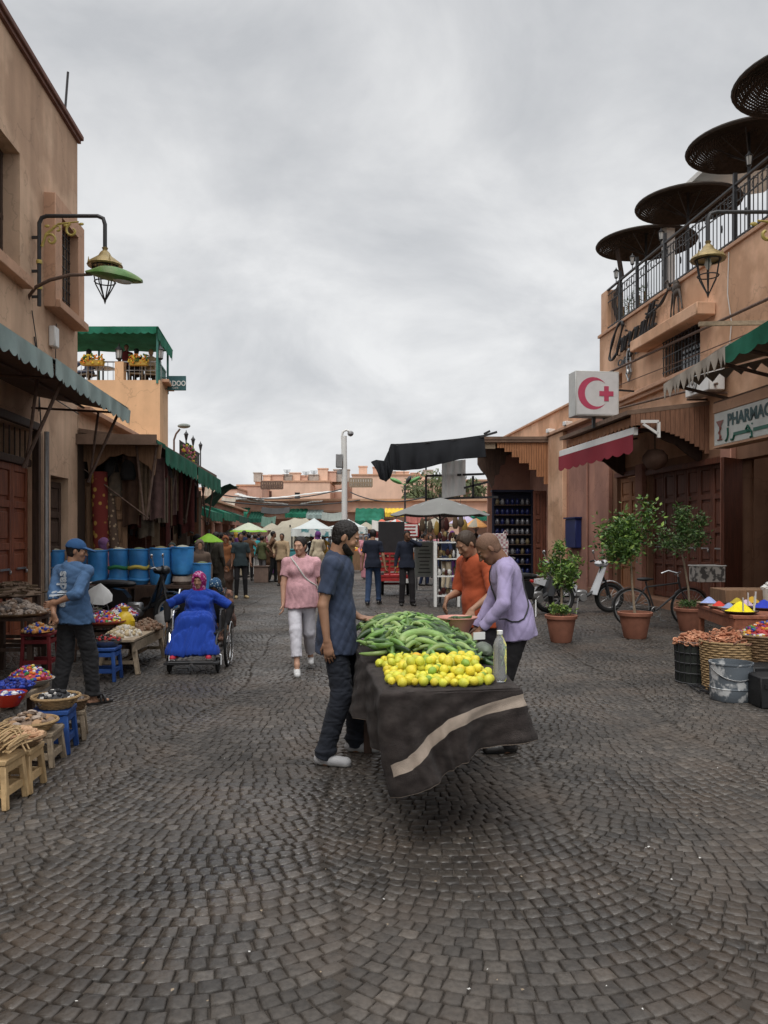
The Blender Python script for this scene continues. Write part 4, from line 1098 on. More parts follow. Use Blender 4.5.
 for px,lb in((119,'small lantern on the plaster post of the roof cafe'),(160,'small lantern at the street corner of the roof cafe')):
  p=P(px,362 if px<130 else 362,23.6);t=thing('post_lantern',lb,'lantern',p,group='lanterns on the roof cafe')
  mb=MB();mb.lathe([(.03,0),(.02,.04),(.1,.1),(.03,.13)],p,8);mb.lathe([(.13,0),(.1,.03),(.02,.12),(.008,.2)],p+Z*.36,8)
  for k in range(6):mb.bar(p+Vector((.08*math.cos(k*1.047),.08*math.sin(k*1.047),.1)),p+Vector((.11*math.cos(k*1.047),.11*math.sin(k*1.047),.36)),.012)
  mb.build('cage',[m_iron],t,world=True);mb=MB();mb.lathe([(.06,.11),(.085,.35)],p,8);mb.build('glass',[m_whiteC],t,world=True)
 t=thing('hanging_sign','small dark teal cafe sign sticking out from the ochre terrace','sign',P(167,383,24.5))
 mb=MB();a_=P(167.5,376,24.5);b_=P(186,390.5,24.5)
 mb.box(((a_.x+b_.x)/2,24.5,(a_.z+b_.z)/2),(b_.x-a_.x,.05,a_.z-b_.z),bev=.006);mb.bar(((a_.x+.1),24.53,a_.z-.05),(a_.x-.45,24.53,a_.z-.05),.03);mb.bar(((a_.x+.1),24.53,b_.z+.05),(a_.x-.45,24.53,b_.z+.05),.03)
 mb.build('panel',[m_teal],t,world=True)
 mb=MB();text_into(mb,'ADOO',.22,(a_.x+.03,24.47,b_.z+.14),(1,0,0),(0,0,1),(0,-.004,0),sx=.8,bold=.004)
 text_into(mb,'CAFE',.075,(a_.x+.16,24.47,b_.z+.05),(1,0,0),(0,0,1),(0,-.004,0))
 mb.build('lettering',[m_white],t,world=True)
 t=thing('arm_lamp','grey street light on a short arm over the left row of shops','street lamp',P(176,440,29))
 mb=MB();Y=29;mb.tube([P(174,462,Y),P(174,440,Y),P(176,434,Y),P(180,429,Y)],.035,6);mb.build('arm',[m_rust],t,world=True)
 mb=MB();mb.ell(P(184,426,Y),(.24,.14,.09),12,6);mb.build('hood',[M('hood_grey',(.2,.22,.2),.6)],t,world=True)
 t=thing('roof_railing','dark iron railing with lanterns and pink flowers on the left roofs','railing',LF(29,0,4.1))
 mb=MB()
 for k in range(40):
  Y=26.5+k*.11;mb.bar(LF(Y,.05,4.15),LF(Y,.05,4.8),.018)
 for z in(4.25,4.78):mb.bar(LF(26.5,.05,z),LF(31,.05,z),.03)
 mb.build('rails',[m_iron],t,world=True)
 for Y in(27.5,29.0,30.8):
  mb=MB();mb.bar(LF(Y,.1,4.1),LF(Y,.1,4.95),.04);mb.lathe([(.03,0),(.07,.2),(.09,.21),(.02,.3),(.006,.36)],LF(Y,.1,4.9),8);mb.build('post_lamp',[m_iron],t,world=True)
 mb=MB()
 for k in range(160):
  Y=U(26.6,28.6);mb.ell(LF(Y,U(.05,.3),U(4.1,4.75)),U(.03,.06),5,3,m=int(U(0,2.5)))
 single(mb,'flower_box',[M('leaf_small',(.06,.12,.03),.7),M('petal_pink',(.45,.12,.2),.7),M('petal_yellow',(.6,.45,.05),.7)],'pink flowering plants at the edge of the left roof','plants')
terrace_left()
mR=aR
def rbox(mb,Y0,Y1,z0,z1,off0,off1,m=0,bev=0.):
 """box along the right facade between distances Y0..Y1, standing off0..off1 out from the facade line"""
 c=RF((Y0+Y1)/2,(off0+off1)/2,(z0+z1)/2);mb.box(c,(abs(off1-off0),(Y1-Y0)/uR.y,z1-z0),rz=aR,m=m,bev=bev)
def right_building():
 b=thing('cafe_building','peach two storey cafe building on the right with a railed roof terrace','building',RF(16))
 Y0,Y1=7.,22.8;f=lambda Y:(Y1-Y)/uR.y
 mb=MB()
 wall(mb,RF(Y1),-uR,nR,f(Y0),3.4,7.25,.3,[(f(18.6),f(16.9),5.3,6.25),(f(21.7),f(21.15),5.55,5.95),(f(13.2),f(11.6),5.35,6.2)])
 mb.box(RF(22.65,-2.2)+Z*3.6,(4.1,.3,7.2),rz=aR)
 mb.box(RF(15,-2.3)+Z*7.1,(4.1,15.2,.2),rz=aR)
 rbox(mb,22.32,22.78,7.26,8.5,-.5,-.02,bev=.02)
 mb.build('wall',[m_wallR],b,world=True,ang=20)
 mb=MB()
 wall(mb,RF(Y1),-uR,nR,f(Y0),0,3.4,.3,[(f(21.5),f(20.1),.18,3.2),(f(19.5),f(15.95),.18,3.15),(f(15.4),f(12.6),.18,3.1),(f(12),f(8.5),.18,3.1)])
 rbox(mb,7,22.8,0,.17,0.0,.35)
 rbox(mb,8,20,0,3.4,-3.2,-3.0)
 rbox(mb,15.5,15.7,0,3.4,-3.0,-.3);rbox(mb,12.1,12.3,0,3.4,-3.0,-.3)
 mb.build('ground_floor_wall',[M('plaster_shade',(.27,.145,.09),.9,.15,2,.3,40,streak=.3,rand=0)],b,world=True,ang=20)  # shade under the porches put into the colour of this lower wall
 for q in((21.8,22.85,5.0),(19.6,20.02,3.4),(15.45,15.85,3.4)):
  mb=MB();rbox(mb,q[0],q[1],.17,q[2],0,.12,bev=.015);mb.build('pilaster',[m_wallP],b,world=True)
 mb=MB();rbox(mb,7,22.9,5.12,5.22,0,.2,bev=.015);rbox(mb,7,22.9,5.03,5.12,0,.12)
 mb.build('ledge',[m_trimO],b,world=True)
 mb=MB();rbox(mb,6.9,22.86,7.25,7.33,-.32,.05,bev=.01);mb.build('coping',[m_trimO],b,world=True)
 w_=MB();rbox(w_,16.9,18.6,5.3,6.25,-.25,-.22);w_=w_.build('window',[m_glass],b,world=True)
 mb=MB();rbox(mb,16.2,19.6,6.12,6.38,0.01,.42,bev=.02);mb.build('hood',[m_wallR],w_,world=True)
 mb=MB()
 for k in range(11):mb.bar(RF(17+.155*k,.05,5.32),RF(17+.155*k,.05,6.2),.02)
 for z in(5.4,5.75,6.1):mb.bar(RF(16.95,.05,z),RF(18.6,.05,z),.02)
 for k in range(5):
  c=RF(17.2+.3*k,.06,5.95);mb.tube([c+Vector((0,.09*math.cos(t),.09*math.sin(t)))for t in np.linspace(0,5.5,10)],.009,4)
 mb.build('grille',[m_iron],w_,world=True)
 w_=MB();rbox(w_,11.6,13.2,5.35,6.2,-.25,-.22);w_.build('window',[m_glass],b,world=True)
 panel_door('orange_door',b,RF(21.45,-.1,.2),-uR,nR,1.3,2.95,2,5,m_woodO)
 panel_door('door',b,RF(19.45,-.12,.2),-uR,nR,3.45,2.93,6,4)
 panel_door('door',b,RF(15.35,-.02,.2),(-.75,-.62,0),(-.62,.75,0),.72,2.9,1,4,handle=False)
 panel_door('door',b,RF(12.7,-.02,.2),(-.9,-.2,0),(-.2,.9,0),.72,2.9,1,4,handle=False)
 mb=MB();rbox(mb,15.9,19.55,3.1,3.22,-.02,.06);rbox(mb,20.05,21.55,3.18,3.3,-.02,.06);mb.build('door_frame',[m_woodR],b,world=True)
 mb=MB()
 mb.tube([RF(21.6,.22,6.02),RF(12,.22,5.72)],.03,6);mb.tube([RF(21.3,.3,4.95),RF(15.6,.3,4.6)],.028,6);mb.tube([RF(21.3,.12,5.6),RF(17.2,.12,5.45),RF(12,.12,5.3)],.012,5)
 mb.build('pipe',[m_rust],b,world=True)
 mb=MB();mb.tube([RF(15.7,.02,7.2),RF(15.75,.02,6.4),RF(15.6,.02,5.8),RF(15.7,.02,5.2)],.012,5);mb.build('cable',[m_whiteC],b,world=True)
 r=thing('roof_railing','ornate black iron railing along the right roof terrace','railing',RF(15,0,7.33))
 mb=MB()
 Y=7.0
 while Y<22.1:
  mb.bar(RF(Y,-.05,7.36),RF(Y,-.05,8.36),.016);Y+=.15
 Y=7.1
 k=0
 while Y<22.0:
  c=RF(Y,-.05,8.22);rr=.085
  mb.tube([c+uR*rr*math.cos(t)*1.2+Z*rr*math.sin(t)for t in np.linspace(0,6.28,11)[:-1]],.008,4,closed=True)
  if k%3==0:mb.ell(RF(Y,-.05,7.8),(.02,.02,.09),6,4)
  Y+=.3;k+=1
 mb.build('bars',[m_iron],r,world=True)
 mb=MB();mb.bar(RF(6.9,-.05,8.47),RF(22.3,-.05,8.47),.06,.04);mb.build('hand_rail',[m_iron],r,world=True)
 mb=MB();mb.bar(RF(6.9,-.05,7.42),RF(22.3,-.05,7.42),.03);mb.bar(RF(6.9,-.05,8.33),RF(22.3,-.05,8.33),.02);mb.bar(RF(6.9,-.05,8.12),RF(22.3,-.05,8.12),.02);mb.build('bottom_rail',[m_iron],r,world=True)
 for Y in(9.5,13.0,15.6,18.7,20.3,21.4):
  mb=MB();mb.bar(RF(Y,-.05,7.33),RF(Y,-.05,8.7),.07);mb.build('post',[m_iron],r,world=True)
 for i,(Y,lb)in enumerate(((15.1,'post lantern on the roof rail beside the near white post'),(18.9,'post lantern on the roof rail under the third parasol'),(20.6,'post lantern on the roof rail left of the middle iron post'),(21.7,'post lantern on the roof rail by the far white post'))):
  p=RF(Y,-.05,8.48);t=thing('post_lantern',lb,'lantern',p,group='lanterns on the roof rail')
  mb=MB();mb.lathe([(.05,0),(.025,.04),(.02,.2),(.08,.25),(.09,.27)],p,8);mb.lathe([(.15,0),(.12,.03),(.03,.13),(.008,.2)],p+Z*.58,8)
  for k in range(6):mb.bar(p+Vector((.08*math.cos(k*1.047),.08*math.sin(k*1.047),.26)),p+Vector((.125*math.cos(k*1.047),.125*math.sin(k*1.047),.59)),.013)
  mb.build('cage',[m_iron],t,world=True)
  mb=MB();mb.lathe([(.06,.27),(.1,.57)],p,8);mb.build('glass',[m_whiteC],t,world=True);t.scale=(.55,)*3
 c=thing('terrace_shelter','white posts carrying a cream roof edge above the right terrace','canopy',RF(18,-1,7.3))
 for Y in(15.35,21.0,12.0):
  mb=MB();mb.box(RF(Y,-1.15)+Z*8.75,(.24,.3,2.9),rz=aR,bev=.01);mb.build('post',[m_white],c,world=True)
 mb=MB();q0,q1=9.,20.9
 mb.add([RF(q0,-1.0,10.32),RF(q1,-1.0,10.32),RF(q1,-3.6,10.7),RF(q0,-3.6,10.7),RF(q0,-1.0,10.2),RF(q1,-1.0,10.2),RF(q1,-3.6,10.6),RF(q0,-3.6,10.6)],[(0,1,2,3),(7,6,5,4),(0,4,5,1),(3,2,6,7),(0,3,7,4),(1,5,6,2)])
 mb.build('roof',[m_whiteC],c,world=True)
 mw=M('wicker_dark',(.034,.025,.019),.85,.4,9,.6,90,rand=.1)
 proto=None
 for i,(px,y0,Y,rad,lb)in enumerate(((646,0,21.9,1.28,'farthest wicker parasol, pale on top, at the corner of the roof terrace'),(688,0,19.3,1.18,'wicker parasol second from the far corner of the roof terrace'),(749,0,16.4,1.18,'large wicker parasol above the near white terrace post'),(812,0,14.0,1.25,'nearest wicker parasol, cut by the right edge at the top'))):
  x=(px-384)/F*Y;z=9.62
  if proto is None:
   t=thing('wicker_parasol',lb,'parasol',(x,Y,7.3),group='wicker parasols on the roof terrace')
   mb=MB();rs=14;nn=72
   for k in range(26):
    r_=.06+1.2*k/25;zz=2.72-.30*(k/25)**1.3
    mb.tube([Vector(((r_+.012*math.sin(a*19+k))*math.cos(a),(r_+.012*math.sin(a*17+k))*math.sin(a),zz+.012*math.sin(a*36+math.pi*(k%2))))for a in np.linspace(0,6.2832,73)[:-1]],.0255,4,closed=True)
   for k in range(90):
    a=k/90*6.2832;mb.tube([Vector((r_*math.cos(a),r_*math.sin(a),2.72-.30*((r_-.06)/1.2)**1.3))for r_ in np.linspace(.08,1.26,7)],.014,4)
   mb.build('woven_disc',[mw],t)
   mb=MB();mb.tube([Vector((1.27*math.cos(a),1.27*math.sin(a),2.42))for a in np.linspace(0,6.2832,41)[:-1]],.04,6,closed=True)
   mb.build('rim',[mw],t)
   mb=MB();mb.tube([(0,0,0),(0,0,2.75)],.035,8);mb.build('pole',[m_iron],t)
   mb=MB()
   for k in range(8):
    a=k*math.pi/4;mb.tube([(0,0,2.1),(.7*math.cos(a),.7*math.sin(a),2.52)],.012,4)
   mb.build('ribs',[m_iron],t)
   proto=t;t.scale=(rad/1.25,)*2+(1,)
  else:
   t=dup(proto,(x,Y,7.3),U(0,1),lb,scale=(rad/1.25,rad/1.25,1))
  t.location.z=z-2.42
 mb=MB()
 for k in range(240):
  p=RF(U(20.4,22.0),U(-.5,-.15),7.4+U(0,.75)**1.0);a=U(0,6.28);d=Vector((math.cos(a),math.sin(a),U(-.2,.8)))*.12
  s_=Vector((-d.y,d.x,0)).normalized()*.02 if abs(d.x)+abs(d.y)>0 else Vector((.02,0,0))
  mb.add([p-s_,p+s_,p+d],[(0,1,2)])
 for k in range(5):mb.tube([RF(20.5+k*.35,-.33,7.3),RF(20.5+k*.35,-.33,7.9)],.02,4,m=1)
 rbox(mb,20.3,22.1,7.33,7.5,-.55,-.12,m=2)
 single(mb,'terrace_plants',[M('leaf_bright',(.10,.22,.03),.6,.3,4,0),m_woodB,m_conc],'bright green plants in a trough at the far corner of the right terrace','plants',ang=0)
 mb=MB()
 for k in range(4):
  c0=RF(21.9+.06*k,-.3,7.3);mb.tube([c0,c0+Vector((-.15,.2,.8)),c0+Vector((.05,.1,1.5)),c0+Vector((-.1,0,2.2))],.03,5)
 single(mb,'climbing_stem',m_woodD,'bare twisted stems climbing beside the far white post','plant')
right_building()
def cafe_sign():
 t=thing('cafe_sign','black handwritten Chinguitti sign with a camel figure on the peach wall','sign',RF(19.8,.06,6.4))
 S={'C':[[(1.35,2.0),(1.25,2.35),(.9,2.45),(.45,2.1),(.12,1.3),(0,.5),(.15,.02),(.55,-.1),(1.0,.15),(1.25,.5)]],'h':[[(.0,0),(.12,1.2),(.35,2.1)],[(.08,.6),(.35,1.0),(.55,.95),(.55,.4),(.65,.03),(.85,.12)]],'i':[[(0,0.1),(.1,1.0)],[(.0,.75),(.1,1.0),(.08,.2),(.2,0),(.4,.15)],[(.16,1.35),(.18,1.45)]],'n':[[(0,0),(.1,1.0)],[(.06,.6),(.3,1.0),(.5,.95),(.5,.35),(.58,.02),(.78,.12)]],'g':[[(.55,.9),(.3,1.02),(.05,.75),(0,.3),(.2,.0),(.45,.25),(.6,.95),(.5,-.1),(.35,-.85),(.08,-1.0),(.02,-.7),(.4,-.2),(.8,.15)]],'u':[[(.05,1.0),(0,.3),(.15,0),(.4,.25),(.55,1.0),(.5,.25),(.62,0),(.82,.12)]],'t':[[(.2,1.9),(.05,.9),(.02,.25),(.15,0),(.38,.12)],[(-.15,1.12),(.45,1.2)]],'T':[[(.2,1.9),(.05,.9),(.02,.25),(.15,0),(.38,.12)],[(-.15,1.12),(.45,1.2),(1.1,1.3),(1.6,1.75),(1.75,2.2)]],}
 adv=dict(C=1.2,h=.8,i=.38,n=.76,g=.78,u=.8,t=.42,T=.45)
 x=0.;sc=.325;Ya=21.85
 k=3.15/(sum(adv[c]for c in 'Chinguittt')*1.0)
 def pt(a,b,d=.09):return RF(Ya-(a+b*.28)*k,d,6.40+b*sc+.065*(a+b*.28)*k)
 for ch in 'ChinguittTi'.replace('ittTi','itTi'):
  mb=MB()
  for st in S[ch]:
   q=[]
   for i in range(len(st)-1):
    p0=st[max(i-1,0)];p1=st[i];p2=st[i+1];p3=st[min(i+2,len(st)-1)]
    for s_ in(0,.25,.5,.75):
     c=lambda j:.5*((2*p1[j])+(-p0[j]+p2[j])*s_+(2*p0[j]-5*p1[j]+4*p2[j]-p3[j])*s_**2+(-p0[j]+3*p1[j]-3*p2[j]+p3[j])*s_**3)
     q.append((c(0),c(1)))
   q.append(st[-1])
   mb.tube([pt(x+a,b)for a,b in q],[.034+.009*math.sin(i*.9)for i in range(len(q))],6)
   mb.tube([pt(x+st[0][0],st[0][1],.0),pt(x+st[0][0],st[0][1])],.012,4)
  mb.build('letter',[m_iron],t,world=True);x+=adv[ch]*(.93)
 mb=MB();text_into(mb,'Cafe',.24,RF(21.3,.05,6.12),-uR,Z,nR*.02,bold=.006,sx=1.5);text_into(mb,'Resto',.2,RF(20.15,.05,6.2),-uR,Z,nR*.02,bold=.006,sx=1.2)
 mb.build('small_lettering',[m_iron],t,world=True)
 mb=MB();c=RF(20.5,.08,6.0)
 for s_ in(-1,1):
  mb.tube([c+uR*s_*.12*math.sin(a)-Z*.35*math.cos(a)*.9+Z*.1 for a in np.linspace(0,3.1,8)],.03,5)
  mb.tube([c+uR*s_*.05,c+uR*s_*.16-Z*.2,c-Z*.42],.025,5)
 mb.build('emblem',[m_steel],t,world=True)
 mb=MB();Y=17.75;B=lambda dy,z,d=.12:RF(Y+dy,d,z)
 mb.ell(B(0,7.12),(.09,.15,.13),10,7);mb.ell(B(0,7.22),(.07,.09,.09),10,6);mb.ell(B(-.04,7.02),(.08,.13,.1),10,6)
 mb.tube([B(.08,7.14,.16),B(.2,7.16,.2),B(.25,7.26,.2),B(.25,7.34,.2)],[.05,.04,.032,.028],7);mb.ell(B(.3,7.36,.2),(.04,.09,.04),8,5)
 for dy,z0 in((.26,6.55),(.12,6.52),(-.12,6.54),(-.28,6.6)):
  mb.tube([B(dy*.5,7.05),B(dy*.8,6.85),B(dy,6.68),B(dy*1.02,z0)],[.04,.024,.016,.024],6)
 mb.build('camel',[M('bronze_dark',(.07,.055,.045),.5,.3,14,.2,50,metal=.3)],t,world=True)
cafe_sign()
def pharmacy():
 t=thing('pharmacy_box_sign','white box sign with pink crescent and cross above the red awning','sign',P(597,418,18.5))
 Y=18.2;a=P(574.5,371,Y);b=P(620.5,416,Y);w_=b.x-a.x;h_=a.z-b.z
 mb=MB();
 ang=R(9);Rm=rotz(ang);c=Vector(((a.x+b.x)/2,Y,(a.z+b.z)/2));D=.42
 c2=c+Rm@Vector((0,D/2,0))
 mb.box(c2,(w_,D,h_),Rm=Rm,bev=.012);mb.build('case',[M('sign_case',(.5,.5,.48),.5,.15,4,.05)],t,world=True)
 mb=MB();mb.box(c2+Rm@Vector((0,-D/2-.003,0)),(w_-.07,.012,h_-.07),Rm=Rm);mb.build('face',[M('sign_face',(.62,.62,.62),.4,.08,5,.03,rand=0)],t,world=True)
 mb=MB();o=c2+Rm@Vector((0,-D/2-.012,0));ux=Rm@Vector((1,0,0))
 s=h_*.36;n=22;out=[];inn=[]
 for i in range(n+1):
  an=R(38)+(R(322)-R(38))*i/n;out.append((-.1*w_*1.0+s*math.cos(an),s*math.sin(an)))
 i0=out[0];r2=s*.80;cx=out[0][0]-math.sqrt(max(r2*r2-out[0][1]**2,0));cx=-.1*w_+.26*s
 a0=math.atan2(out[0][1],out[0][0]-cx);r2=math.hypot(out[0][0]-cx,out[0][1])
 for i in range(n+1):
  an=a0+(2*math.pi-2*a0)*i/n;inn.append((cx+r2*math.cos(an),r2*math.sin(an)))
 vs=[o+ux*p[0]+Z*p[1]for p in out]+[o+ux*p[0]+Z*p[1]for p in inn];m=n+1
 dd=Rm@Vector((0,.006,0))
 mb.add(vs+[v+dd for v in vs],[(i,i+1,m+i+1,m+i)for i in range(n)]+[(2*m+i+1,2*m+i,3*m+i,3*m+i+1)for i in range(n)])
 cxx=.20*w_;q=s*.15;l=s*.46
 mb.box(o+ux*cxx,(2*l,.01,2*q),Rm=Rm);mb.box(o+ux*cxx+Z*(q+(l-q)/2),(2*q,.01,l-q),Rm=Rm);mb.box(o+ux*cxx-Z*(q+(l-q)/2),(2*q,.01,l-q),Rm=Rm)
 mb.build('crescent_and_cross',[M('sign_pink',(.48,.07,.13),.45,.08,8,0,rand=0)],t,world=True,ang=20)
 mb=MB();mb.bar(c2-Z*(h_/2+.0),c2-Z*(h_/2+.25),.07);mb.bar(c2-Z*(h_/2+.02)+ux*.25,c2+ux*.25-Z*(h_/2+.22),.05);mb.bar(c2+Rm@Vector((.1,D/2,.2)),c2+Vector((1.2,.9,.25)),.04);mb.build('bracket',[m_iron],t,world=True)
 t=thing('pharmacy_sign','long white PHARMACIE sign with Arabic writing and bowl emblem','sign',RF(12,1.5,3.1))
 z0,z1,off=3.12,3.66,1.52
 mb=MB();rbox(mb,9.6,13.3,z0,z1,off-.24,off,bev=.01);mb.build('panel',[M('sign_face2',(.58,.60,.57),.45,.12,3,.05,rand=0,streak=.15)],t,world=True)
 mb=MB();rbox(mb,9.6,13.32,z1+.002,z1+.17,off-.25,off+.01,bev=.01);rbox(mb,9.6,13.32,z0-.035,z0-.002,off-.25,off+.01);mb.build('trim',[m_trimO],t,world=True)
 mg=M('sign_letters',(.02,.07,.075),.5,.1,8,0,rand=0)
 mb=MB();text_into(mb,'PHARMACIE',.265,RF(12.86,off+.004,z0+.285),-uR,Z,nR*.005,bold=.009,sx=1.0)
 mb.build('lettering',[mg],t,world=True)
 mb=MB();B=lambda x,z:RF(13.3-x/1.0,off+.009,z0+z)
 def stroke(pts,r=.018):mb.tube([B(x,z)for x,z in pts],r,5)
 def thick(x0,z0_,x1,z1_,h=.055):
  mb.add([B(x0,z0_),B(x1,z1_),B(x1,z1_+h),B(x0,z0_+h)],[(0,1,2,3)])
  mb.add([B(x0,z0_)-nR*.006,B(x1,z1_)-nR*.006,B(x1,z1_+h)-nR*.006,B(x0,z0_+h)-nR*.006],[(3,2,1,0)])
 stroke([(.46,.25),(.47,.14),(.44,.07),(.39,.05)]);stroke([(.56,.05),(.62,.045),(.66,.11)])
 thick(.63,.1,1.08,.1);stroke([(1.04,.11),(1.0,.16),(1.05,.21),(1.1,.16),(1.08,.1)]);stroke([(1.12,.13),(1.16,.1),(1.17,.03),(1.12,-.0+.02)]);mb.ell(B(1.17,.22),.014,6,4)
 thick(1.2,.1,1.75,.1);stroke([(1.78,.14),(1.82,.09),(1.8,.03)]);thick(1.85,.1,2.6,.1);stroke([(2.65,.25),(2.66,.1)])
 mb.build('arabic_lettering',[M('sign_green',(.02,.13,.09),.5,.1,8,0,rand=0)],t,world=True)
 mb=MB();B=lambda x,z:RF(13.3-x,off+.009,z0+z)
 mb.add([B(.09,.4),B(.33,.4),B(.26,.32),B(.23,.29),B(.19,.29),B(.16,.32)],[(0,1,2,3,4,5)])
 mb.tube([B(.21,.3),B(.21,.1)],.011,5);mb.tube([B(.21+.035*math.sin(a),.1+.2*a/9)for a in np.linspace(0,9,16)],.011,5);mb.tube([B(.14,.09),B(.28,.09)],.012,5)
 mb.build('emblem',[M('sign_brown',(.26,.09,.07),.5,.1,8,0,rand=0)],t,world=True)
pharmacy()
def right_porches():
 a=thing('boarded_porch','dark boarded porch roof over the wide panelled door on the right','awning',RF(19,1,4))
 Y0,Y1=16.5,21.0
 mb=MB();v=[RF(Y0,0,4.42),RF(Y1,0,4.42),RF(Y1,1.7,4.22),RF(Y0,1.7,4.22)]
 mb.add(v+[p-Z*.09 for p in v],[(0,1,2,3),(7,6,5,4),(0,4,5,1),(3,2,6,7),(0,3,7,4),(1,5,6,2)])
 mb.build('roof',[m_under],a,world=True)
 mb=MB();scallop(mb,RF(Y1,1.5,4.12),RF(Y0,1.5,4.12),.16,30,.07,.02,kind='zig',out=nR);mb.build('scalloped_trim',[m_woodO],a,world=True)
 o=RF(Y0+.02,1.62,4.16);x1=RF(Y0,0.0).x;L_=x1-o.x;n=16;mb=MB()
 for k in range(n):
  t0,t1=k/n,(k+1)/n;c=(t0+t1)/2
  hb=.35+.72*(c**2.0)if c>.12 else .3
  mb.box((o.x+L_*c,o.y,4.2-hb/2+.16*c),(L_/n-.008,.03,hb))
 mb.build('side_boards',[M('wood_side',(.20,.10,.06),.75,.3,5,.4,30,stretch=(6,6,.6),rand=.0)],a,world=True)
 mb=MB();n=14;poly=[(0,0)]
 for k in range(n+1):
  t=k/n;poly.append((t*1.5,-.75*(1-t)**1.6-.12-.05*abs(math.sin(t*9))))
 poly.append((1.5,0))
 for Y in(Y0+.3,Y1-.1):
  mb=MB();mb.prism([(-p[0],p[1])for p in poly],RF(Y,.02,4.05),(1,0,0),Z,(0,.08,0));mb.build('carved_bracket',[m_woodD],a,world=True)
 mb=MB();p=P(644,424,16.4);mb.box(p+Vector((.12,0,.05)),(.36,.05,.06));mb.box(p+Vector((.3,0,-.12)),(.06,.05,.32));mb.bar(p+Vector((-.02,0,-.0)),p+Vector((.28,0,-.2)),.05)
 single(mb,'wall_bracket',m_white,'chipped white metal bracket under the boarded porch','bracket')
 t=thing('round_lamp_shade','round dark shade hanging beneath the boarded porch','lamp',P(655,458,17.2))
 mb=MB();mb.lathe([(.01,.2),(.16,.17),(.26,.05),(.27,-.06),(.18,-.2),(.02,-.26)],P(655,458,17.2),14);mb.build('shade',[M('shade_brown',(.12,.07,.05),.7)],t,world=True)
 mb=MB();mb.tube([P(655,458,17.2)+Z*.18,Vector((P(655,458,17.2).x,17.2,4.2))],.012,5);mb.build('cord',[m_iron],t,world=True)
 t=thing('red_awning','short red striped awning with white header under the box sign','awning',P(598,452,19))
 Ya,Yb=21.2,16.9
 def q(Y,px,py):return P(px,py,Y)
 A_=q(20.8,561,514-59);B_=q(16.6,636,432)
 mr=M('canvas_red',(.36,.03,.045),.8,.15,4,.2,100,rand=0);node_group_pattern(mr,'wave',5.5,(.25,.02,.035),(.42,.10,.12),.4,(0.0,1,.0))
 n_=Vector((-1,-.1,0)).normalized()
 mb=MB();mb.bar(A_+Z*.02,B_+Z*.02,.10,.17,bev=.01);mb.build('header',[m_white],t,world=True)
 mb=MB();scallop(mb,A_-Z*.05+n_*.06,B_-Z*.05+n_*.06,.33,9,.06,.008,out=n_);mb.build('valance',[mr],t,world=True)
 mb=MB();
 for k in(.15,.8):
  p=A_.lerp(B_,k);mb.bar(p,Vector((RF(p.y).x,p.y,p.z+.35)),.04)
 mb.sheet(lambda u,v:A_.lerp(B_,u)+Vector((.05+.9*v,0,.08+.2*v)),6,3,.01,m=1)
 mb.build('arm',[m_rust,mr],t,world=True)
 t=thing('saw_tooth_awning','grey brown saw toothed awning above the pharmacy sign','awning',RF(13,1.5,4.6))
 mb=MB();A0,A1=11.85,14.05
 zz=lambda Y:4.30+(14.05-Y)*.085
 mb.sheet(lambda u,v:RF(A0+(A1-A0)*u,2.0-1.95*v,zz(A0+(A1-A0)*u)+.55*v+.02*math.sin(9*u)),10,5,.02)
 scallop(mb,RF(A1,2.02,zz(A1)),RF(A0,2.02,zz(A0)),.10,13,.2,.008,kind='zig',out=nR);scallop(mb,RF(A1,0.05,zz(A1)+.5),RF(A1,2.02,zz(A1)),.06,8,.12,.008,kind='zig',out=Vector((0,1,0)))
 mb.build('cloth',[m_greyv],t,world=True)
 mb=MB();mb.tube([RF(A1-.1,0,zz(A1)-.5),RF(A1-.1,1.9,zz(A1)-.04)],.03,6);mb.tube([RF(12.6,0,3.9),RF(12.6,1.9,zz(12.6)-.03)],.03,6);mb.tube([RF(A0,1.95,zz(A0)),RF(A1,1.95,zz(A1))],.025,6);mb.build('frame',[m_rust],t,world=True)
 t=thing('green_awning','bright green scalloped awning at the right edge of the street','awning',RF(10,1.5,4.6))
 mb=MB();B0,B1=6.8,11.8
 mb.sheet(lambda u,v:RF(B0+(B1-B0)*u,2.08-2.0*v,zz(B0+(B1-B0)*u)-.07+.6*v),10,5,.02);scallop(mb,RF(B1,2.1,zz(B1)-.07),RF(B0,2.1,zz(B0)-.07),.22,12,.06,.008,out=nR)
 mb.build('cloth',[m_green],t,world=True)
 mb=MB()
 for Y in(8,10,11.7):mb.tube([RF(Y,0,4.0),RF(Y,2.0,zz(Y)-.12)],.03,6)
 mb.build('frame',[m_rust],t,world=True)
 mb=MB();mb.bar(P(699,324,13.6),P(768,322,13.6)+Vector((.6,0,0)),.07);single(mb,'awning_pole',m_woodG,'weathered wooden pole jutting out above the saw toothed awning','pole')
 t=thing('shop_porch','dark porch roof behind the long pharmacy sign','awning',RF(11,.7,3.6))
 mb=MB();rbox(mb,9.5,13.5,3.78,3.88,.0,1.45);mb.build('roof',[m_under],t,world=True)
 mb=MB();rbox(mb,13.2,13.35,3.0,3.72,.3,.48);rbox(mb,11.5,11.65,3.0,3.72,.3,.48);rbox(mb,9.5,13.5,3.45,3.6,.3,.45);mb.build('beam',[m_woodB],t,world=True)
 t=thing('air_conditioner','white outdoor air conditioning unit between porch and awning','air conditioner',RF(16.2,.3,4.6))
 mb=MB();rbox(mb,15.7,16.7,4.5,5.02,.08,.42,bev=.02);mb.build('case',[m_white],t,world=True)
 mb=MB();c=RF(16.35,.43,4.76);mb.tube([c+uR*.19*math.cos(a)+Z*.19*math.sin(a)for a in np.linspace(0,6.283,21)[:-1]],.014,5,closed=True)
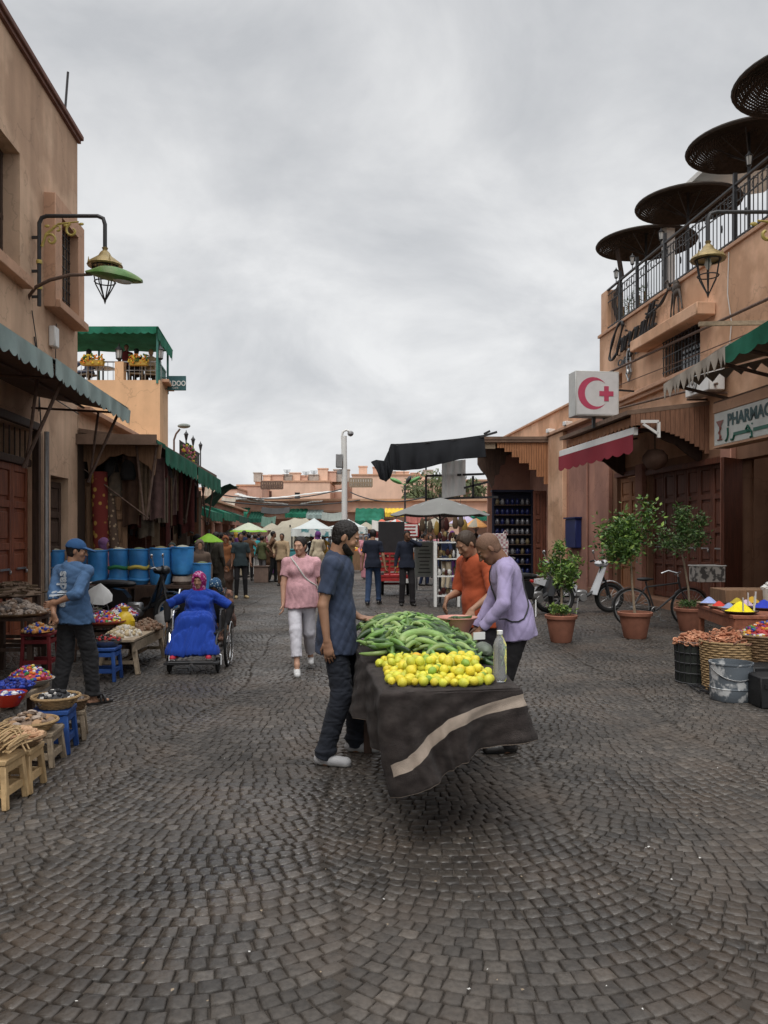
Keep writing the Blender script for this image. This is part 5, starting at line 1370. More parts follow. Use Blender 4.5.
 for r_ in(.06,.12):mb.tube([c+uR*r_*math.cos(a)+Z*r_*math.sin(a)for a in np.linspace(0,6.283,17)[:-1]],.006,4,closed=True)
 mb.ell(c-nR*.0,(.02,.05,.05),8,5);mb.build('fan_grille',[m_steel],t,world=True)
 mb=MB();mb.bar(RF(15.8,.0,4.46),RF(15.8,.42,4.46),.04);mb.bar(RF(16.6,.0,4.46),RF(16.6,.42,4.46),.04);mb.build('bracket',[m_rust],t,world=True)
 Y=13.;xw=RF(Y).x;xl=P(708,0,Y).x;zt=P(0,212,Y).z
 t=thing('bracket_lamp','hanging lantern with yellow hat on a black bracket at the right wall','street lamp',(xw,Y,6))
 mb=MB();mb.tube([(xl,Y,zt-.5),(xl,Y,zt-.12),(xl+.04,Y,zt-.03),(xl+.14,Y,zt),(xw-.12,Y,zt),(xw-.06,Y,zt-.06),(xw-.06,Y,zt-1.3)],.034,8);mb.bar((xw-.1,Y,zt-.3),(xw+.05,Y,zt-.3),.05);mb.build('arm',[m_iron],t,world=True)
 mb=MB();scroll(mb,Vector((xw-.1,Y,zt-.08)),(-1,0,0),1.15);mb.build('scrollwork',[m_brassY],t,world=True)
 lantern(t,Vector((xl,Y,zt-.46)))
right_porches()
def far_right():
 b=thing('pink_building','pink plaster building with a flat ledge past the cafe on the right','building',RF(28))
 mb=MB();rbox(mb,22.9,36,0,5.0,-3,0);mb.build('wall',[m_wallP],b,world=True)
 mb=MB();rbox(mb,22.87,36.1,5.0,5.1,-3,.22,bev=.01);mb.build('ledge',[m_trimO],b,world=True)
 mb=MB();rbox(mb,23.6,36,5.1,5.95,-3,-.35);mb.build('parapet',[m_wallR],b,world=True)
 mb=MB();rbox(mb,23.55,36.1,5.95,6.03,-3,-.28,bev=.01);mb.build('coping',[m_trimO],b,world=True)
 mb=MB();rbox(mb,25.7,27.3,0.002,4.98,.003,.16,bev=.015);mb.build('pilaster',[m_wallR],b,world=True)
 mb=MB();mb.tube([RF(23.7,.05,.1),RF(23.7,.05,4.6)],.035,6);mb.build('drain_pipe',[m_wallP],b,world=True)
 for Y in(25.2,27.0):
  mb=MB();mb.box(RF(Y,.15)+Z*5.16,(.26,.18,.13),rz=aR+.2,bev=.01);mb.tube([RF(Y,.1,5.1),RF(Y-.1,.2,5.2)],.02,5)
  single(mb,'security_light',m_white,'small white floodlight on the ledge above the pink wall, %s'%('nearer one' if Y<26 else 'farther one'),'light')
 mb=MB();rbox(mb,24.3,25.3,1.25,2.15,.003,.2,bev=.02)
 t=single(mb,'letter_box',M('paint_navy',(.012,.02,.09),.5,.2,6,.05),'navy blue metal box fixed to the pink wall','box')
 mb=MB();rbox(mb,24.25,25.35,2.155,2.2,.003,.24);o=mb.build('lid',[M('paint_navy')]if False else[_M['paint_navy']],t,world=True)
 a=thing('corner_porch','orange boarded porch with stepped edge over the trinket shop','awning',(4.5,27.3,4.9))
 x0,x1=P(484,0,27.3).x,P(551,0,27.3).x
 mb=MB();mb.box(((x0+x1)/2+.0,28.7,4.95),(x1-x0+.1,3.0,.1));mb.box(((x0+x1)/2,27.25,4.9),(x1-x0+.2,.06,.18));mb.build('roof',[m_under],a,world=True)
 n=22;mb=MB();xs0=P(497,0,27.3).x
 for k in range(n):
  c=(k+.5)/n;x=xs0+(x1-xs0)*c;hb=.12+1.5*(math.floor(c*7)/7)**1.25+.06
  mb.box((x,27.3,4.8-hb/2),((x1-xs0)/n-.012,.04,hb))
 mb.build('side_boards',[m_woodO],a,world=True)
 mb=MB();mb.box((P(488,0,27.3).x,27.32,4.72),(.5,.05,.25));mb.build('end_boards',[m_woodG],a,world=True)
 for(px,y,lb)in((533,0,'door'),):
  panel_door('door',a,(P(533,0,28).x,28.0,.15),(1,0,0),(0,-1,0),P(553,0,28).x-P(533,0,28).x,3.05,2,3,m_woodR,handle=False)
 mb=MB();mb.box(((P(488,0,30).x+x1+.9)/2,30.2,2.4),(x1+.9-P(488,0,30).x,.2,4.8));mb.build('back_wall',[m_wallP],a,world=True)
 mb=MB();poly=[(0,0),(1.25,0),(1.25,-.3),(1.0,-.4),(.95,-.7),(.8,-.75),(.75,-1.05),(.6,-1.1),(.58,-1.4),(.5,-1.55),(.42,-1.4),(.3,-1.1),(.12,-.9),(.0,-.7)]
 mb.prism(poly,(x0-.1,28.2,4.85),(1,0,0),Z,(0,.2,0));mb.build('carved_bracket',[m_woodD],a,world=True)
 t=thing('display_rack','tall dark rack of small blue and silver trinkets beside the orange door','rack',P(513,590,28.6))
 Y=28.6;xa,xb=P(493,0,Y).x,P(532,0,Y).x;H_=P(0,491,Y).z
 mb=MB();mb.box(((xa+xb)/2,Y+.25,H_/2+.05),(xb-xa,.06,H_-.1));mb.bar((xa,Y,0),(xa,Y,H_),.07);mb.bar((xb,Y,0),(xb,Y,H_),.07);mb.box(((xa+xb)/2,Y+.1,H_),(xb-xa+.1,.4,.08))
 mb.build('frame',[M('rack_navy',(.012,.015,.035),.7)],t,world=True)
 nsh=8
 for k in range(nsh):
  z=.25+k*(H_-.4)/nsh;mb=MB();mb.box(((xa+xb)/2,Y+.08,z),(xb-xa-.08,.3,.03));sh_=mb.build('shelf',[m_woodD],t,world=True)
 mats=[M('dull_silver',(.2,.2,.22),.4,metal=.5),M('glaze_blue',(.01,.016,.08),.35),M('dull_grey',(.16,.16,.17),.5),M('dull_brass',(.14,.11,.06),.5)]
 pr={}
 for k in range(nsh):
  z=.265+k*(H_-.4)/nsh
  for j in range(7):
   x=xa+.16+(xb-xa-.32)*j/6;mi=random.choice([0,0,1,1,2,3])if k!=6 else 1
   if mi not in pr:
    mb=MB();mb.lathe([(.05,0),(.075,.06),(.06,.14),(.04,.17),(.05,.21)],(0,0,0),10)
    mb.tube([(.06,0,.15),(.11,0,.12),(.1,0,.06),(.06,0,.04)],.009,4)
    o=mb.build('trinket_cup',[mats[mi]]);tag(o,['silver','blue','white','brass'][mi]+' cup on the shelves of the dark trinket rack','cup','cups on the trinket rack');pr[mi]=o
    o.location=(x,Y+.02,z)
   else:dup(pr[mi],(x,Y+.02,z),U(0,6))
 t=thing('metal_table','metal table with a white patterned carton on it by the trinket rack','table',P(505,590,24))
 Y=23.6;xa,xb=P(488,0,Y).x,P(515,0,Y).x;z=P(0,558,Y).z
 mb=MB();mb.box(((xa+xb)/2,Y+.2,z),(xb-xa,.5,.04));mb.build('top',[m_steel],t,world=True)
 for x in(xa+.04,xb-.04):
  for y in(Y,Y+.42):
   mb=MB();mb.bar((x,y,0),(x,y,z-.02),.04);mb.build('leg',[m_steel],t,world=True)
 mc=M('carton_white',(.55,.52,.5),.6,rand=0);node_group_pattern(mc,'checker',14,(.62,.6,.58),(.4,.22,.24))
 for i,(dx,dz,w_)in enumerate(((0,.0,.5),(.03,.25,.46),(-.0,.47,.4))):
  mb=MB();mb.box(((xa+xb)/2-.05+dx,Y+.2,z+.02+dz+.12),(w_,.36,.23),bev=.01)
  if i==2:mb.tube([((xa+xb)/2+.05,Y+.1,z+.7),((xa+xb)/2+.12,Y+.1,z+.82),((xa+xb)/2+.2,Y+.1,z+.68)],.015,5)
  single(mb,'carton',mc,['bottom','middle','top'][i]+' white patterned carton of the stack on the metal table','box','cartons on the metal table')
 Y=26.6;P_=lambda x,y,dy=0:P(x,y,Y+dy)
 top=[(371,462),(376,460),(384,461),(388,452),(391,444),(400,444),(420,442.5),(440,440.5),(460,438.5),(484,435)]
 bot=[(377,470),(380,479),(386,481.5),(390,478),(393,470),(402,470.5),(420,469),(440,464),(460,459),(486,457)]
 def fn(u,v):
  t=u*(len(top)-1);i=min(int(t),len(top)-2);f_=t-i
  a=Vector(top[i]).lerp(Vector(top[i+1]),f_);b_=Vector(bot[i]).lerp(Vector(bot[i+1]),f_);p=a.lerp(b_,v)
  return P_(p.x,p.y,-1.2*v+.12*math.sin(u*38+v*2)+.05*math.sin(u*90)-.15*math.sin(v*3.1))
 mb=MB();mb.sheet(fn,90,12,.02);single(mb,'canvas_sheet',m_black,'big black canvas sheet sagging on the frame above the grey parasol','canvas')
 mb=MB();fr=26.4
 for a_,b_ in(((426,476),(426,500)),((426,476),(484,474)),((426,499),(498,497)),((473,476),(473,498)),((464,488),(488,482)),((480,437),(497,432)),((484,434),(490,431))):
  mb.bar(P(a_[0],a_[1],fr),P(b_[0],b_[1],fr),.07)
 mb.bar(P(426,499,fr),Vector((P(426,499,fr).x,fr,0)),.06);mb.bar(P(484,474,fr),P(484,474,28),.06)
 mb.bar(P(391,446,26.6),P(484,437,26.6),.05);mb.bar(P(426,470,26.4),P(426,445,26.6),.05)
 single(mb,'shade_frame',m_iron,'dark iron frame standing beneath the black canvas','frame')
 mg=M('plastic_sheet',(.85,.86,.85),.5,.06,3,.2,10,stretch=(5,5,.5),rand=0,tl=.55)
 def fn2(u,v):
  x=442+23.5*u;y=462-2.5*u+(35+1.5*(1-u))*v;return P(x,y,26.2+.05*math.sin(u*20)+.25*u)
 mb=MB();mb.sheet(fn2,40,5,.012);single(mb,'plastic_curtain',mg,'pale translucent looking plastic curtain hanging from the black canvas','curtain')
far_right()
def far_end():
 mp=[M('far_peach',(.78,.54,.41),.9,.12,.8,.2,20,streak=.15,rand=0),M('far_pink',(.72,.47,.36),.9,.12,.8,.2,20,streak=.15,rand=0),M('far_rose',(.62,.40,.31),.9,.12,.8,.2,20,streak=.2,rand=0)]
 spec=[(150,237,489,58,1,'peach house at the far left of the square, lowest roof'),(237,262,486,62,2,'narrow rose house with a small roof room, left of the centre'),(255,330,482,66,0,'long set back peach block under the white sheeting'),(283,345,476.5,72,1,'higher peach block behind the lamp post'),(345,372,479,70,2,'rose block just right of the white camera post'),(352,425,475.5,64,0,'peach house with pale window panels behind the green lamp'),(425,540,481,60,1,'far right pink block behind the plastic curtain'),]
 for i,(a,c,yt,Y,mi,lb)in enumerate(spec):
  xa,xb=P(a,0,Y).x,P(c,0,Y).x;h=P(0,yt,Y).z
  t=thing('distant_house',lb,'house',((xa+xb)/2,Y,0),group='houses at the far end of the square')
  mb=MB();mb.box(((xa+xb)/2,Y+3,h/2),(xb-xa-.02,6,h));mb.build('wall',[mp[mi]],t,world=True)
  mb=MB();mb.box(((xa+xb)/2,Y+3,h+.06),(xb-xa+.1,6.15,.12));mb.build('coping',[m_trimO],t,world=True)
  n=int((xb-xa)/2.2)
  for k in range(n):
   x=xa+1.1+k*2.2+U(-.3,.3);z=h-1.1+U(-.1,.1)
   if random.random()<.75 and x+.5<xb:
    w_=U(.3,.55);mb=MB();mb.box((x,Y-.005,z),(w_,.05,U(.6,.9)));o=mb.build('window',[m_glass if random.random()<.5 else M('shutter_brown',(.14,.07,.05),.7)],t,world=True)
    mb=MB();mb.box((x,Y-.04,z-.5),(w_+.2,.12,.06));mb.build('sill',[m_trimO],o,world=True)
 t=thing('market_arcade','long low peach arcade wall closing the square behind the market stalls','building',(0,52,0))
 mb=MB();xa,xb=P(205,0,52).x,P(520,0,52).x
 ops=[];x=1.0
 while x<xb-xa-3:ops.append((x,x+2.3,.02,2.7));x+=3.1
 wall(mb,(xa,52,0),(1,0,0),(0,-1,0),xb-xa,0,P(0,500,52).z,.3,ops);mb.box(((xa+xb)/2,55,2),(xb-xa,.3,4));mb.box(((xa+xb)/2,53.6,P(0,500,52).z-.1),(xb-xa,3.1,.15))
 mb.build('wall',[mp[1]],t,world=True,ang=20)
 mb=MB();z=P(0,500,52).z;mb.box(((xa+xb)/2,51.9,z),(xb-xa,.5,.14));mb.box(((xa+xb)/2,51.7,z-.75),(xb-xa,.5,.1));mb.build('cornice',[m_trimO],t,world=True)
 for j,(px0,px1,y0,y1,Y,lb)in enumerate(((232,287,498,504,51,'lower strip of white sheeting over the left market roofs'),(234,262,493.5,500,50.6,'short white sheeting strip at the left roofs'),(256,346,499,489.5,50.2,'long sloping white sheeting strip over the middle roofs'),(300,322,503,500,50.9,'small blue white sheet patch at the middle roofs'))):
  a,b_=P(px0,y0,Y),P(px1,y1,Y);mb=MB()
  hh=2.2/F*Y
  mb.sheet(lambda u,v:a.lerp(b_,u)+Vector((0,1.2*v,.02*math.sin(u*9+j)+(hh)*v+.012*math.sin(u*51)))-Z*hh*.5,40,2,.03)
  single(mb,'roof_sheeting',m_whiteC,lb,'sheeting','white sheeting on the market roofs')
 for j,(a,c,yt,yb,lb)in enumerate(((283,299,475,484,'rusty lattice screen on the roofs, left of the higher block'),(299,318,476.5,483,'pale lattice screen on the roofs, middle one'),(318,341,477,484.5,'grey corrugated screen on the roofs near the camera post'),(262,283,482,489,'low wooden pergola screen on the far roofs'),(350,372,479,487,'row of pale window panels on the roof right of the camera post'))):
  Y=69 if j<3 else 60;mb=MB();A_,B_=P(a,yb,Y),P(c,yt,Y)
  n=9
  for k in range(n+1):
   x=A_.x+(B_.x-A_.x)*k/n;mb.bar((x,Y-.3,A_.z),(x,Y-.3,B_.z),.12)
  for z in(A_.z,(A_.z+B_.z)/2,B_.z):mb.bar((A_.x,Y-.3,z),(B_.x,Y-.3,z),.1)
  mb.box(((A_.x+B_.x)/2,Y,(A_.z+B_.z)/2),(B_.x-A_.x,.05,B_.z-A_.z),m=1)
  single(mb,'roof_screen',[m_rust if j in(0,3)else m_woodG,m_whiteC if j in(1,4)else m_wallL],lb,'screen','screens on the far roofs')
 for j,(px,yb,yt,lb)in enumerate(((287,477,470,'aerial left of the highest far roof'),(306,477,472,'aerial on the middle of the highest far roof'),(314,477,471,'aerial right of the middle on the highest far roof'),(209,490,480,'thin aerial at the far left roofs'),(404,476,468,'aerial on the roof behind the green lamp'))):
  Y=66;mb=MB();mb.bar(P(px,yb,Y),P(px,yt,Y),.05);q=P(px,yt,Y)
  for k in range(3):mb.bar(q+Vector((-.3+.05*k,0,-.1*k)),q+Vector((.3-.05*k,0,-.1*k)),.03)
  single(mb,'roof_aerial',m_iron,lb,'aerial','aerials on the far roofs')
 for j,(a,c,y0,y1,m,lb)in enumerate(((355,384,508.5,521,m_green,'wide green shop awning at the far end, right of the camera post'),(385,404,508.5,513,M('canvas_yellow',(.62,.42,.04),.8),'short yellow awning beside the wide green one'),(231,247,508,514,m_green,'small green awning at the far end behind the umbrellas'),(285,306,509,514,m_green,'narrow green awning above the white market tents'),(306,322,510,515,m_pale,'pale green awning above the white market tents'),(248,262,511,519,m_greenD,'dark green tarpaulin awning near the far left arcade'),(470,488,511,517,m_green,'green awning behind the grey parasol'))):
  Y=50.2;A_,B_=P(a,y0,Y+1.5),P(c,y1,Y);mb=MB();xa,xb=P(a,0,Y).x,P(c,0,Y).x
  mb.sheet(lambda u,v:Vector((xa+(xb-xa)*u,Y+1.4*(1-v),A_.z+(B_.z-A_.z)*v+.03*math.sin(u*30))),14,3,.03);scallop(mb,(xa,Y,B_.z),(xb,Y,B_.z),.2,8,.05,out=Vector((0,-1,0)))
  single(mb,'shop_awning',m,lb,'awning','shop awnings at the far end')
 for j,(px,py,s_,Y,lb)in enumerate(((432,490,2.2,58,'olive green tree behind the iron frame'),(418,500,1.2,57,'small bush left of the iron frame among the far roofs'),(466,492,1.6,58,'green tree half hidden by the plastic curtain'))):
  t=thing('distant_tree',lb,'tree',(P(px,0,Y).x,Y,0));c=P(px,py,Y)
  mb=MB();mb.tube([(c.x,Y,0),(c.x+.1,Y,c.z*.6),(c.x,Y,c.z)],[.15,.1,.05],6);mb.build('trunk',[m_woodB],t,world=True)
  mb=MB()
  for k in range(900):
   d=Vector((random.gauss(0,1),random.gauss(0,1),random.gauss(0,1))).normalized()*s_*U(.3,1)**.6;d.z*=.7
   if math.sin(d.x*3)+math.sin(d.z*4+1)+math.sin(d.y*3)<-1:continue
   p=c+d;a=Vector((U(-1,1),U(-1,1),U(-1,1))).normalized()*.2;b_=a.orthogonal().normalized()*.08
   mb.add([p-a,p+b_,p+a,p-b_],[(0,1,2,3)])
  mb.build('crown',[M('leaf_olive',(.09,.11,.045),.7,.35,1,0,rand=0)],t,world=True,ang=0)
 Y=25.;x=P(344.5,0,Y).x
 t=thing('camera_post','tall white post with a hooked arm and camera box in the square','post',(x,Y,0))
 mb=MB();mb.tube([(x,Y,0),(x,Y,P(0,470,Y).z),(x,Y,P(0,436,Y).z)],[.1,.085,.07],12);mb.lathe([(.17,0),(.17,.25),(.1,.3)],(x,Y,0),12);mb.build('pole',[m_white],t,world=True)
 mb=MB();mb.tube([P(342.5,455,Y),P(342,436,Y),P(342.8,432,Y),P(346,430,Y),P(350,431.5,Y)],.035,8);mb.build('hooked_arm',[m_white],t,world=True)
 mb=MB();mb.lathe([(.03,.1),(.09,.06),(.1,0),(.06,-.06),(.01,-.08)],P(350.5,434,Y),10);mb.build('dome_camera',[m_steel],t,world=True)
 mb=MB();mb.box(P(339.5,461,Y),(.22,.25,.42),bev=.02);mb.bar(P(339,470,Y),P(344,470,Y),.04);mb.box(P(339.3,472.5,Y),(.14,.2,.1),bev=.01);mb.build('equipment_box',[m_steel],t,world=True)
 Y=44.;x=P(405,0,Y).x;t=thing('leaf_street_lamp','street lamp with three slim green leaf shaped heads','street lamp',(x,Y,0))
 mb=MB();mb.tube([(x,Y,0),(x,Y,P(0,485,Y).z)],.05,8);mb.build('pole',[m_iron],t,world=True)
 c=P(405,485,Y)
 for e_,m in(((390.5,478.5),'g'),((420,477),'g'),((411,476),'k')):
  p=P(e_[0],e_[1],Y);d=p-c;mb=MB();ux=d.normalized();uy=Vector((0,1,0));uz=ux.cross(uy)
  mb.ell(c+d*.62,(d.length*.42,.22,.12),12,6,Rm=Matrix((ux,uy,uz)).transposed());mb.tube([c,c+d*.3],.03,5)
  mb.build('lamp_head',[M('leaf_lamp_green',(.12,.3,.10),.5)if m=='g' else m_iron],t,world=True)
far_end()
def parasol(name,lb,cat,px,ytop,yrim,halfw,ybase,Y,mats,tilt=(0,0),n=8,val=0.,group='market umbrellas',scal=0):
 """market umbrella: canopy apex at ytop, rim at yrim, half width in pixels"""
 x=P(px,0,Y).x;zt=P(0,ytop,Y).z;zr=P(0,yrim,Y).z;r=halfw/F*Y
 t=thing(name,lb,cat,(x,Y,0),group=group)
 Rm=Matrix.Rotation(tilt[0],3,'X')@Matrix.Rotation(tilt[1],3,'Y');c=Vector((x,Y,zt))
 mb=MB();k=7;m=n*6;vs=[];fs=[]
 for i in range(k+1):
  f_=i/k
  for j in range(m):
   a=2*math.pi*j/m;w_=abs(math.sin(a*n/2));rr=r*f_*(1-.05*w_*f_);z=(zr-zt)*(f_**1.18)-.05*w_*f_*f_*r*.6
   vs.append(c+Rm@Vector((rr*math.cos(a),rr*math.sin(a),z)))
 base=len(vs);vs+=[v-Z*.012 for v in vs]
 mi=[]
 for i in range(k):
  for j in range(m):
   j2=(j+1)%m;fs.append((i*m+j,i*m+j2,(i+1)*m+j2,(i+1)*m+j));fs.append((base+i*m+j2,base+i*m+j,base+(i+1)*m+j,base+(i+1)*m+j2))
   q=(j//6)%len(mats)if len(mats)>1 and not val else 0
   if val and i>=k-1:q=1
   mi+=[q,q]
 fs+=[(k*m+j,k*m+(j+1)%m,base+k*m+(j+1)%m,base+k*m+j)for j in range(m)];mi+=[0]*m
 mb.add(vs,fs);mb.m=mi;mb.build('canopy',mats,t,world=True,ang=50)
 mb=MB();b_=c+Rm@Vector((0,0,-.02));mb.tube([(x,Y,0),(x,Y,zr-.3),b_+Z*.1],.028,8);mb.build('pole',[m_iron],t,world=True)
 mb=MB()
 for j in range(n):
  a=2*math.pi*(j)/n;e=c+Rm@Vector((r*.98*math.cos(a),r*.98*math.sin(a),(zr-zt)-.01));mid=c+Rm@Vector((r*.5*math.cos(a),r*.5*math.sin(a),(zr-zt)*.37-.03))
  mb.tube([b_-Z*.03,mid,e-Z*.02],.009,4);mb.tube([b_-Z*(.55),mid],.008,4)
 mb.build('ribs',[m_steel],t,world=True)
 return t
mlime=M('canvas_lime',(.33,.62,.06),.7,.1,4,.1,rand=0,tl=.4);mlime2=M('canvas_limewhite',(.62,.66,.52),.75,.08,4,.1,rand=0,tl=.3)
mcream=M('canvas_cream',(.50,.455,.36),.8,.1,4,.15,rand=0,tl=.3);mgreyu=M('canvas_grey',(.19,.19,.18),.8,.1,2,.15,rand=0,streak=.1)
mwp=M('canvas_whitegreen',(.68,.72,.71),.75,.06,3,.1,rand=0,tl=.3);mredc=M('canvas_orange_red',(.6,.12,.07),.75,.1,4,.1,rand=0);mpurp=M('canvas_lilac',(.5,.45,.62),.75,.1,4,.1,rand=0);morg=M('canvas_orange',(.72,.36,.12),.75,.1,4,.1,rand=0)
mvalp=M('print_greenwhite',(.7,.75,.72),.75,rand=0);node_group_pattern(mvalp,'noise',3.5,(.72,.75,.73),(.1,.28,.3),.56,(1,1,1))
parasol('umbrella','small lime green umbrella beside the left row of shops','umbrella',209,533,541.5,14.5,0,18.6,[mlime],n=8)
parasol('umbrella','white umbrella with lime rim left of the tilted cream one','umbrella',248.5,522.5,531.5,19,0,33,[mlime2,mlime],val=1)
parasol('umbrella','big cream umbrella tipped on its side towards the street','umbrella',290,527,535,26,0,31,[mcream],tilt=(R(38),R(-10)),n=12)
def tent(px0,px1,ytop,yrim,Y,lb):
 t=thing('market_tent',lb,'tent',((P(px0,0,Y).x+P(px1,0,Y).x)/2,Y+1.2,0),group='white market tents')
 xa,xb=P(px0,0,Y).x,P(px1,0,Y).x;zt=P(0,ytop,Y).z;zr=P(0,yrim,Y).z;D=2.6;c=((xa+xb)/2,Y+D/2)
 mb=MB()
 def fn(u,v):
  x=xa+(xb-xa)*u;y=Y+D*v;k=1-max(abs(2*u-1),abs(2*v-1));return Vector((x,y,zr+(zt-zr)*k**1.3))
 mb.sheet(fn,16,16,.015);mb.build('roof',[mwp],t,world=True,ang=60)
 mb=MB()
 for A_,B_,o in(((xa,Y,zr),(xb,Y,zr),Vector((0,-1,0))),((xa,Y,zr),(xa,Y+D,zr),Vector((-1,0,0))),((xb,Y,zr),(xb,Y+D,zr),Vector((1,0,0)))):scallop(mb,A_,B_,.26,10,.02,out=o)
 mb.build('valance',[mvalp],t,world=True)
 for x in(xa+.03,xb-.03):
  for y in(Y+.03,Y+D-.03):
   mb=MB();mb.bar((x,y,0),(x,y,zr),.05);mb.build('leg',[m_iron],t,world=True)
tent(291,331,517.5,529,29.5,'white market tent with green printed edge left of the camera post')
tent(328,366,518.5,527,33,'white market tent behind the camera post')
parasol('umbrella','orange and white umbrella at the far end above the red tricycle','umbrella',396,519,526.5,17,0,36,[mredc,mwp])
parasol('umbrella','very large grey umbrella in the middle of the square','umbrella',440,497.5,514.5,50,0,19.5,[mgreyu],n=8)
parasol('umbrella','cream umbrella behind the large grey one','umbrella',437,517,526,17,0,30,[mcream])
parasol('umbrella','lilac umbrella at the far end right of the grey one pole','umbrella',464,514,523,15,0,34,[mpurp])
parasol('umbrella','orange umbrella at the far end by the trinket rack','umbrella',476,518,527,13,0,31,[morg,morg,mcream])
parasol('umbrella','small green umbrella between the cream and orange ones','umbrella',411,519,525,10,0,40,[m_green])
def far_clutter():
 random.seed(31)
 for i,(a,c,y0,y1,Y,col,lb)in enumerate(((262,290,507,513,47,(.05,.05,.05),'black cloth bundle strip under the far cornice'),(222,236,497,506,45,(.45,.4,.33),'beige hanging cloth at the end of the left row'),(206,216,486,500,40,(.5,.42,.33),'cream cloth hanging from the left roofs'),(322,342,512,520,47,(.3,.33,.3),'grey green cloth behind the white tents'),(262,276,516,526,42,(.12,.2,.16),'dark green cloth behind the white and lime umbrella'),(406,424,512,522,40,(.35,.12,.1),'dull red cloth roof behind the white sign'),(372,392,520,530,40,(.5,.48,.45),'off white cloth roof behind the black screen'))):
  m=M('far_cloth_%d'%i,col,.85,.2,3,.2,40,tl=.2);A_,B_=P(a,y0,Y),P(c,y1,Y);mb=MB()
  mb.sheet(lambda u,v:Vector((A_.x+(B_.x-A_.x)*u,Y-.5*v+.05*math.sin(u*21),A_.z+(B_.z-A_.z)*v-.08*math.sin(3.1*u))),18,3,.02);single(mb,'market_cloth',m,lb,'cloth','cloths over the far market')
 specs=[('umbrella','small cream umbrella at the far left of the tents','umbrella',272,523,530,12,0,38,[mcream]),('umbrella','white umbrella just behind the grey coat person','umbrella',232,528,534,10,0,40,[mwp]),('umbrella','cream umbrella between the camera post and the black screen','umbrella',366,522,529,11,0,41,[mcream]),('umbrella','pale umbrella right of the orange and white one','umbrella',424,521,528,12,0,37,[mlime2]),('umbrella','red umbrella far behind the black screen','umbrella',382,519,526,10,0,43,[mredc])]
 for s_ in specs:parasol(*s_)
 for j,(a,b_,sag,lb)in enumerate(((P(205,492,40),P(345,488,50),.5,'sagging cable from the left roofs to the far houses'),(P(212,500,40),P(360,500,50),.3,'lower cable along the far houses'),(P(350,492,50),P(425,497,40),.4,'cable behind the green leaf lamp'))):
  mb=MB();mb.tube([a.lerp(b_,t)-Z*sag*4*t*(1-t)for t in np.linspace(0,1,14)],.035,4);single(mb,'overhead_cable',m_iron,lb,'cable')
 for i in range(16):
  px=258+9.3*i;Y=66.1+.31*i;yt=U(474,480);mb=MB();w_=U(.5,1.4);p=P(px,482,Y);h=U(.4,1.1)
  if i>9:p=P(350+13*(i-9),479,65.2+.23*i)
  mb.box(p+Z*h/2,(w_,.8,h));mb.box(p+Z*(h+.05),(w_+.1,.9,.08))
  single(mb,'roof_hut',[M('far_hut_grey',(.42,.38,.34),.9),M('far_peach'),m_rust][i%3]if False else[M('far_hut_grey',(.42,.38,.34),.9),_M['far_peach'],_M['far_rose']][i%3],'small %s roof hut or tank on the far houses%s'%(['grey','peach','rose'][i%3],' right of the camera post' if i>9 else ' left of the camera post'),'hut','huts on the far roofs')
far_clutter()
def cloth(n,c,**k):
 k=dict(dict(rough=.85,var=.12,sc=9,bump=.25,bsc=260,sheen=.04,spec=.2,rand=0),**k)
 return M('cloth_'+n,c,**k)
def wl(root,face,H,px,py,Y):
 """picture point at distance Y -> local pose coordinates of a figure"""
 p=P(px,py,Y)-Vector(root);v=Matrix.Rotation(-R(face),3,'Z')@p;s=H/1.75
 return(v.x/s,v.y/s,v.z/s)
skT=skinm('skin_tan');skB=skinm('skin_brown');skF=skinm('skin_fair');skD=skinm('skin_deep')
c_navy=cloth('navy_blue',(.042,.056,.095),var=.25,bsc=300);c_denimD=cloth('denim_dark',(.018,.021,.029),var=.3,sc=5)
c_black=cloth('black',(.014,.013,.014));c_blackT=cloth('black_trousers',(.02,.018,.02))
sh_grey=cloth('shoe_grey',(.35,.35,.36),rough=.6);sh_white=cloth('shoe_white',(.6,.6,.6),rough=.6);sole_w=M('sole_white',(.5,.5,.48),.6);sole_k=M('sole_black',(.02,.02,.02),.7);sh_black=M('shoe_black',(.018,.016,.015),.45,coat=.2)
h_black=M('hair_black',(.014,.011,.01),.55,.3,60,.6,200,stretch=(1,1,.3),rand=0);h_buzz=M('hair_buzz',(.165,.092,.06),.7,.25,80,.3,300,rand=0)
FULL=1.0
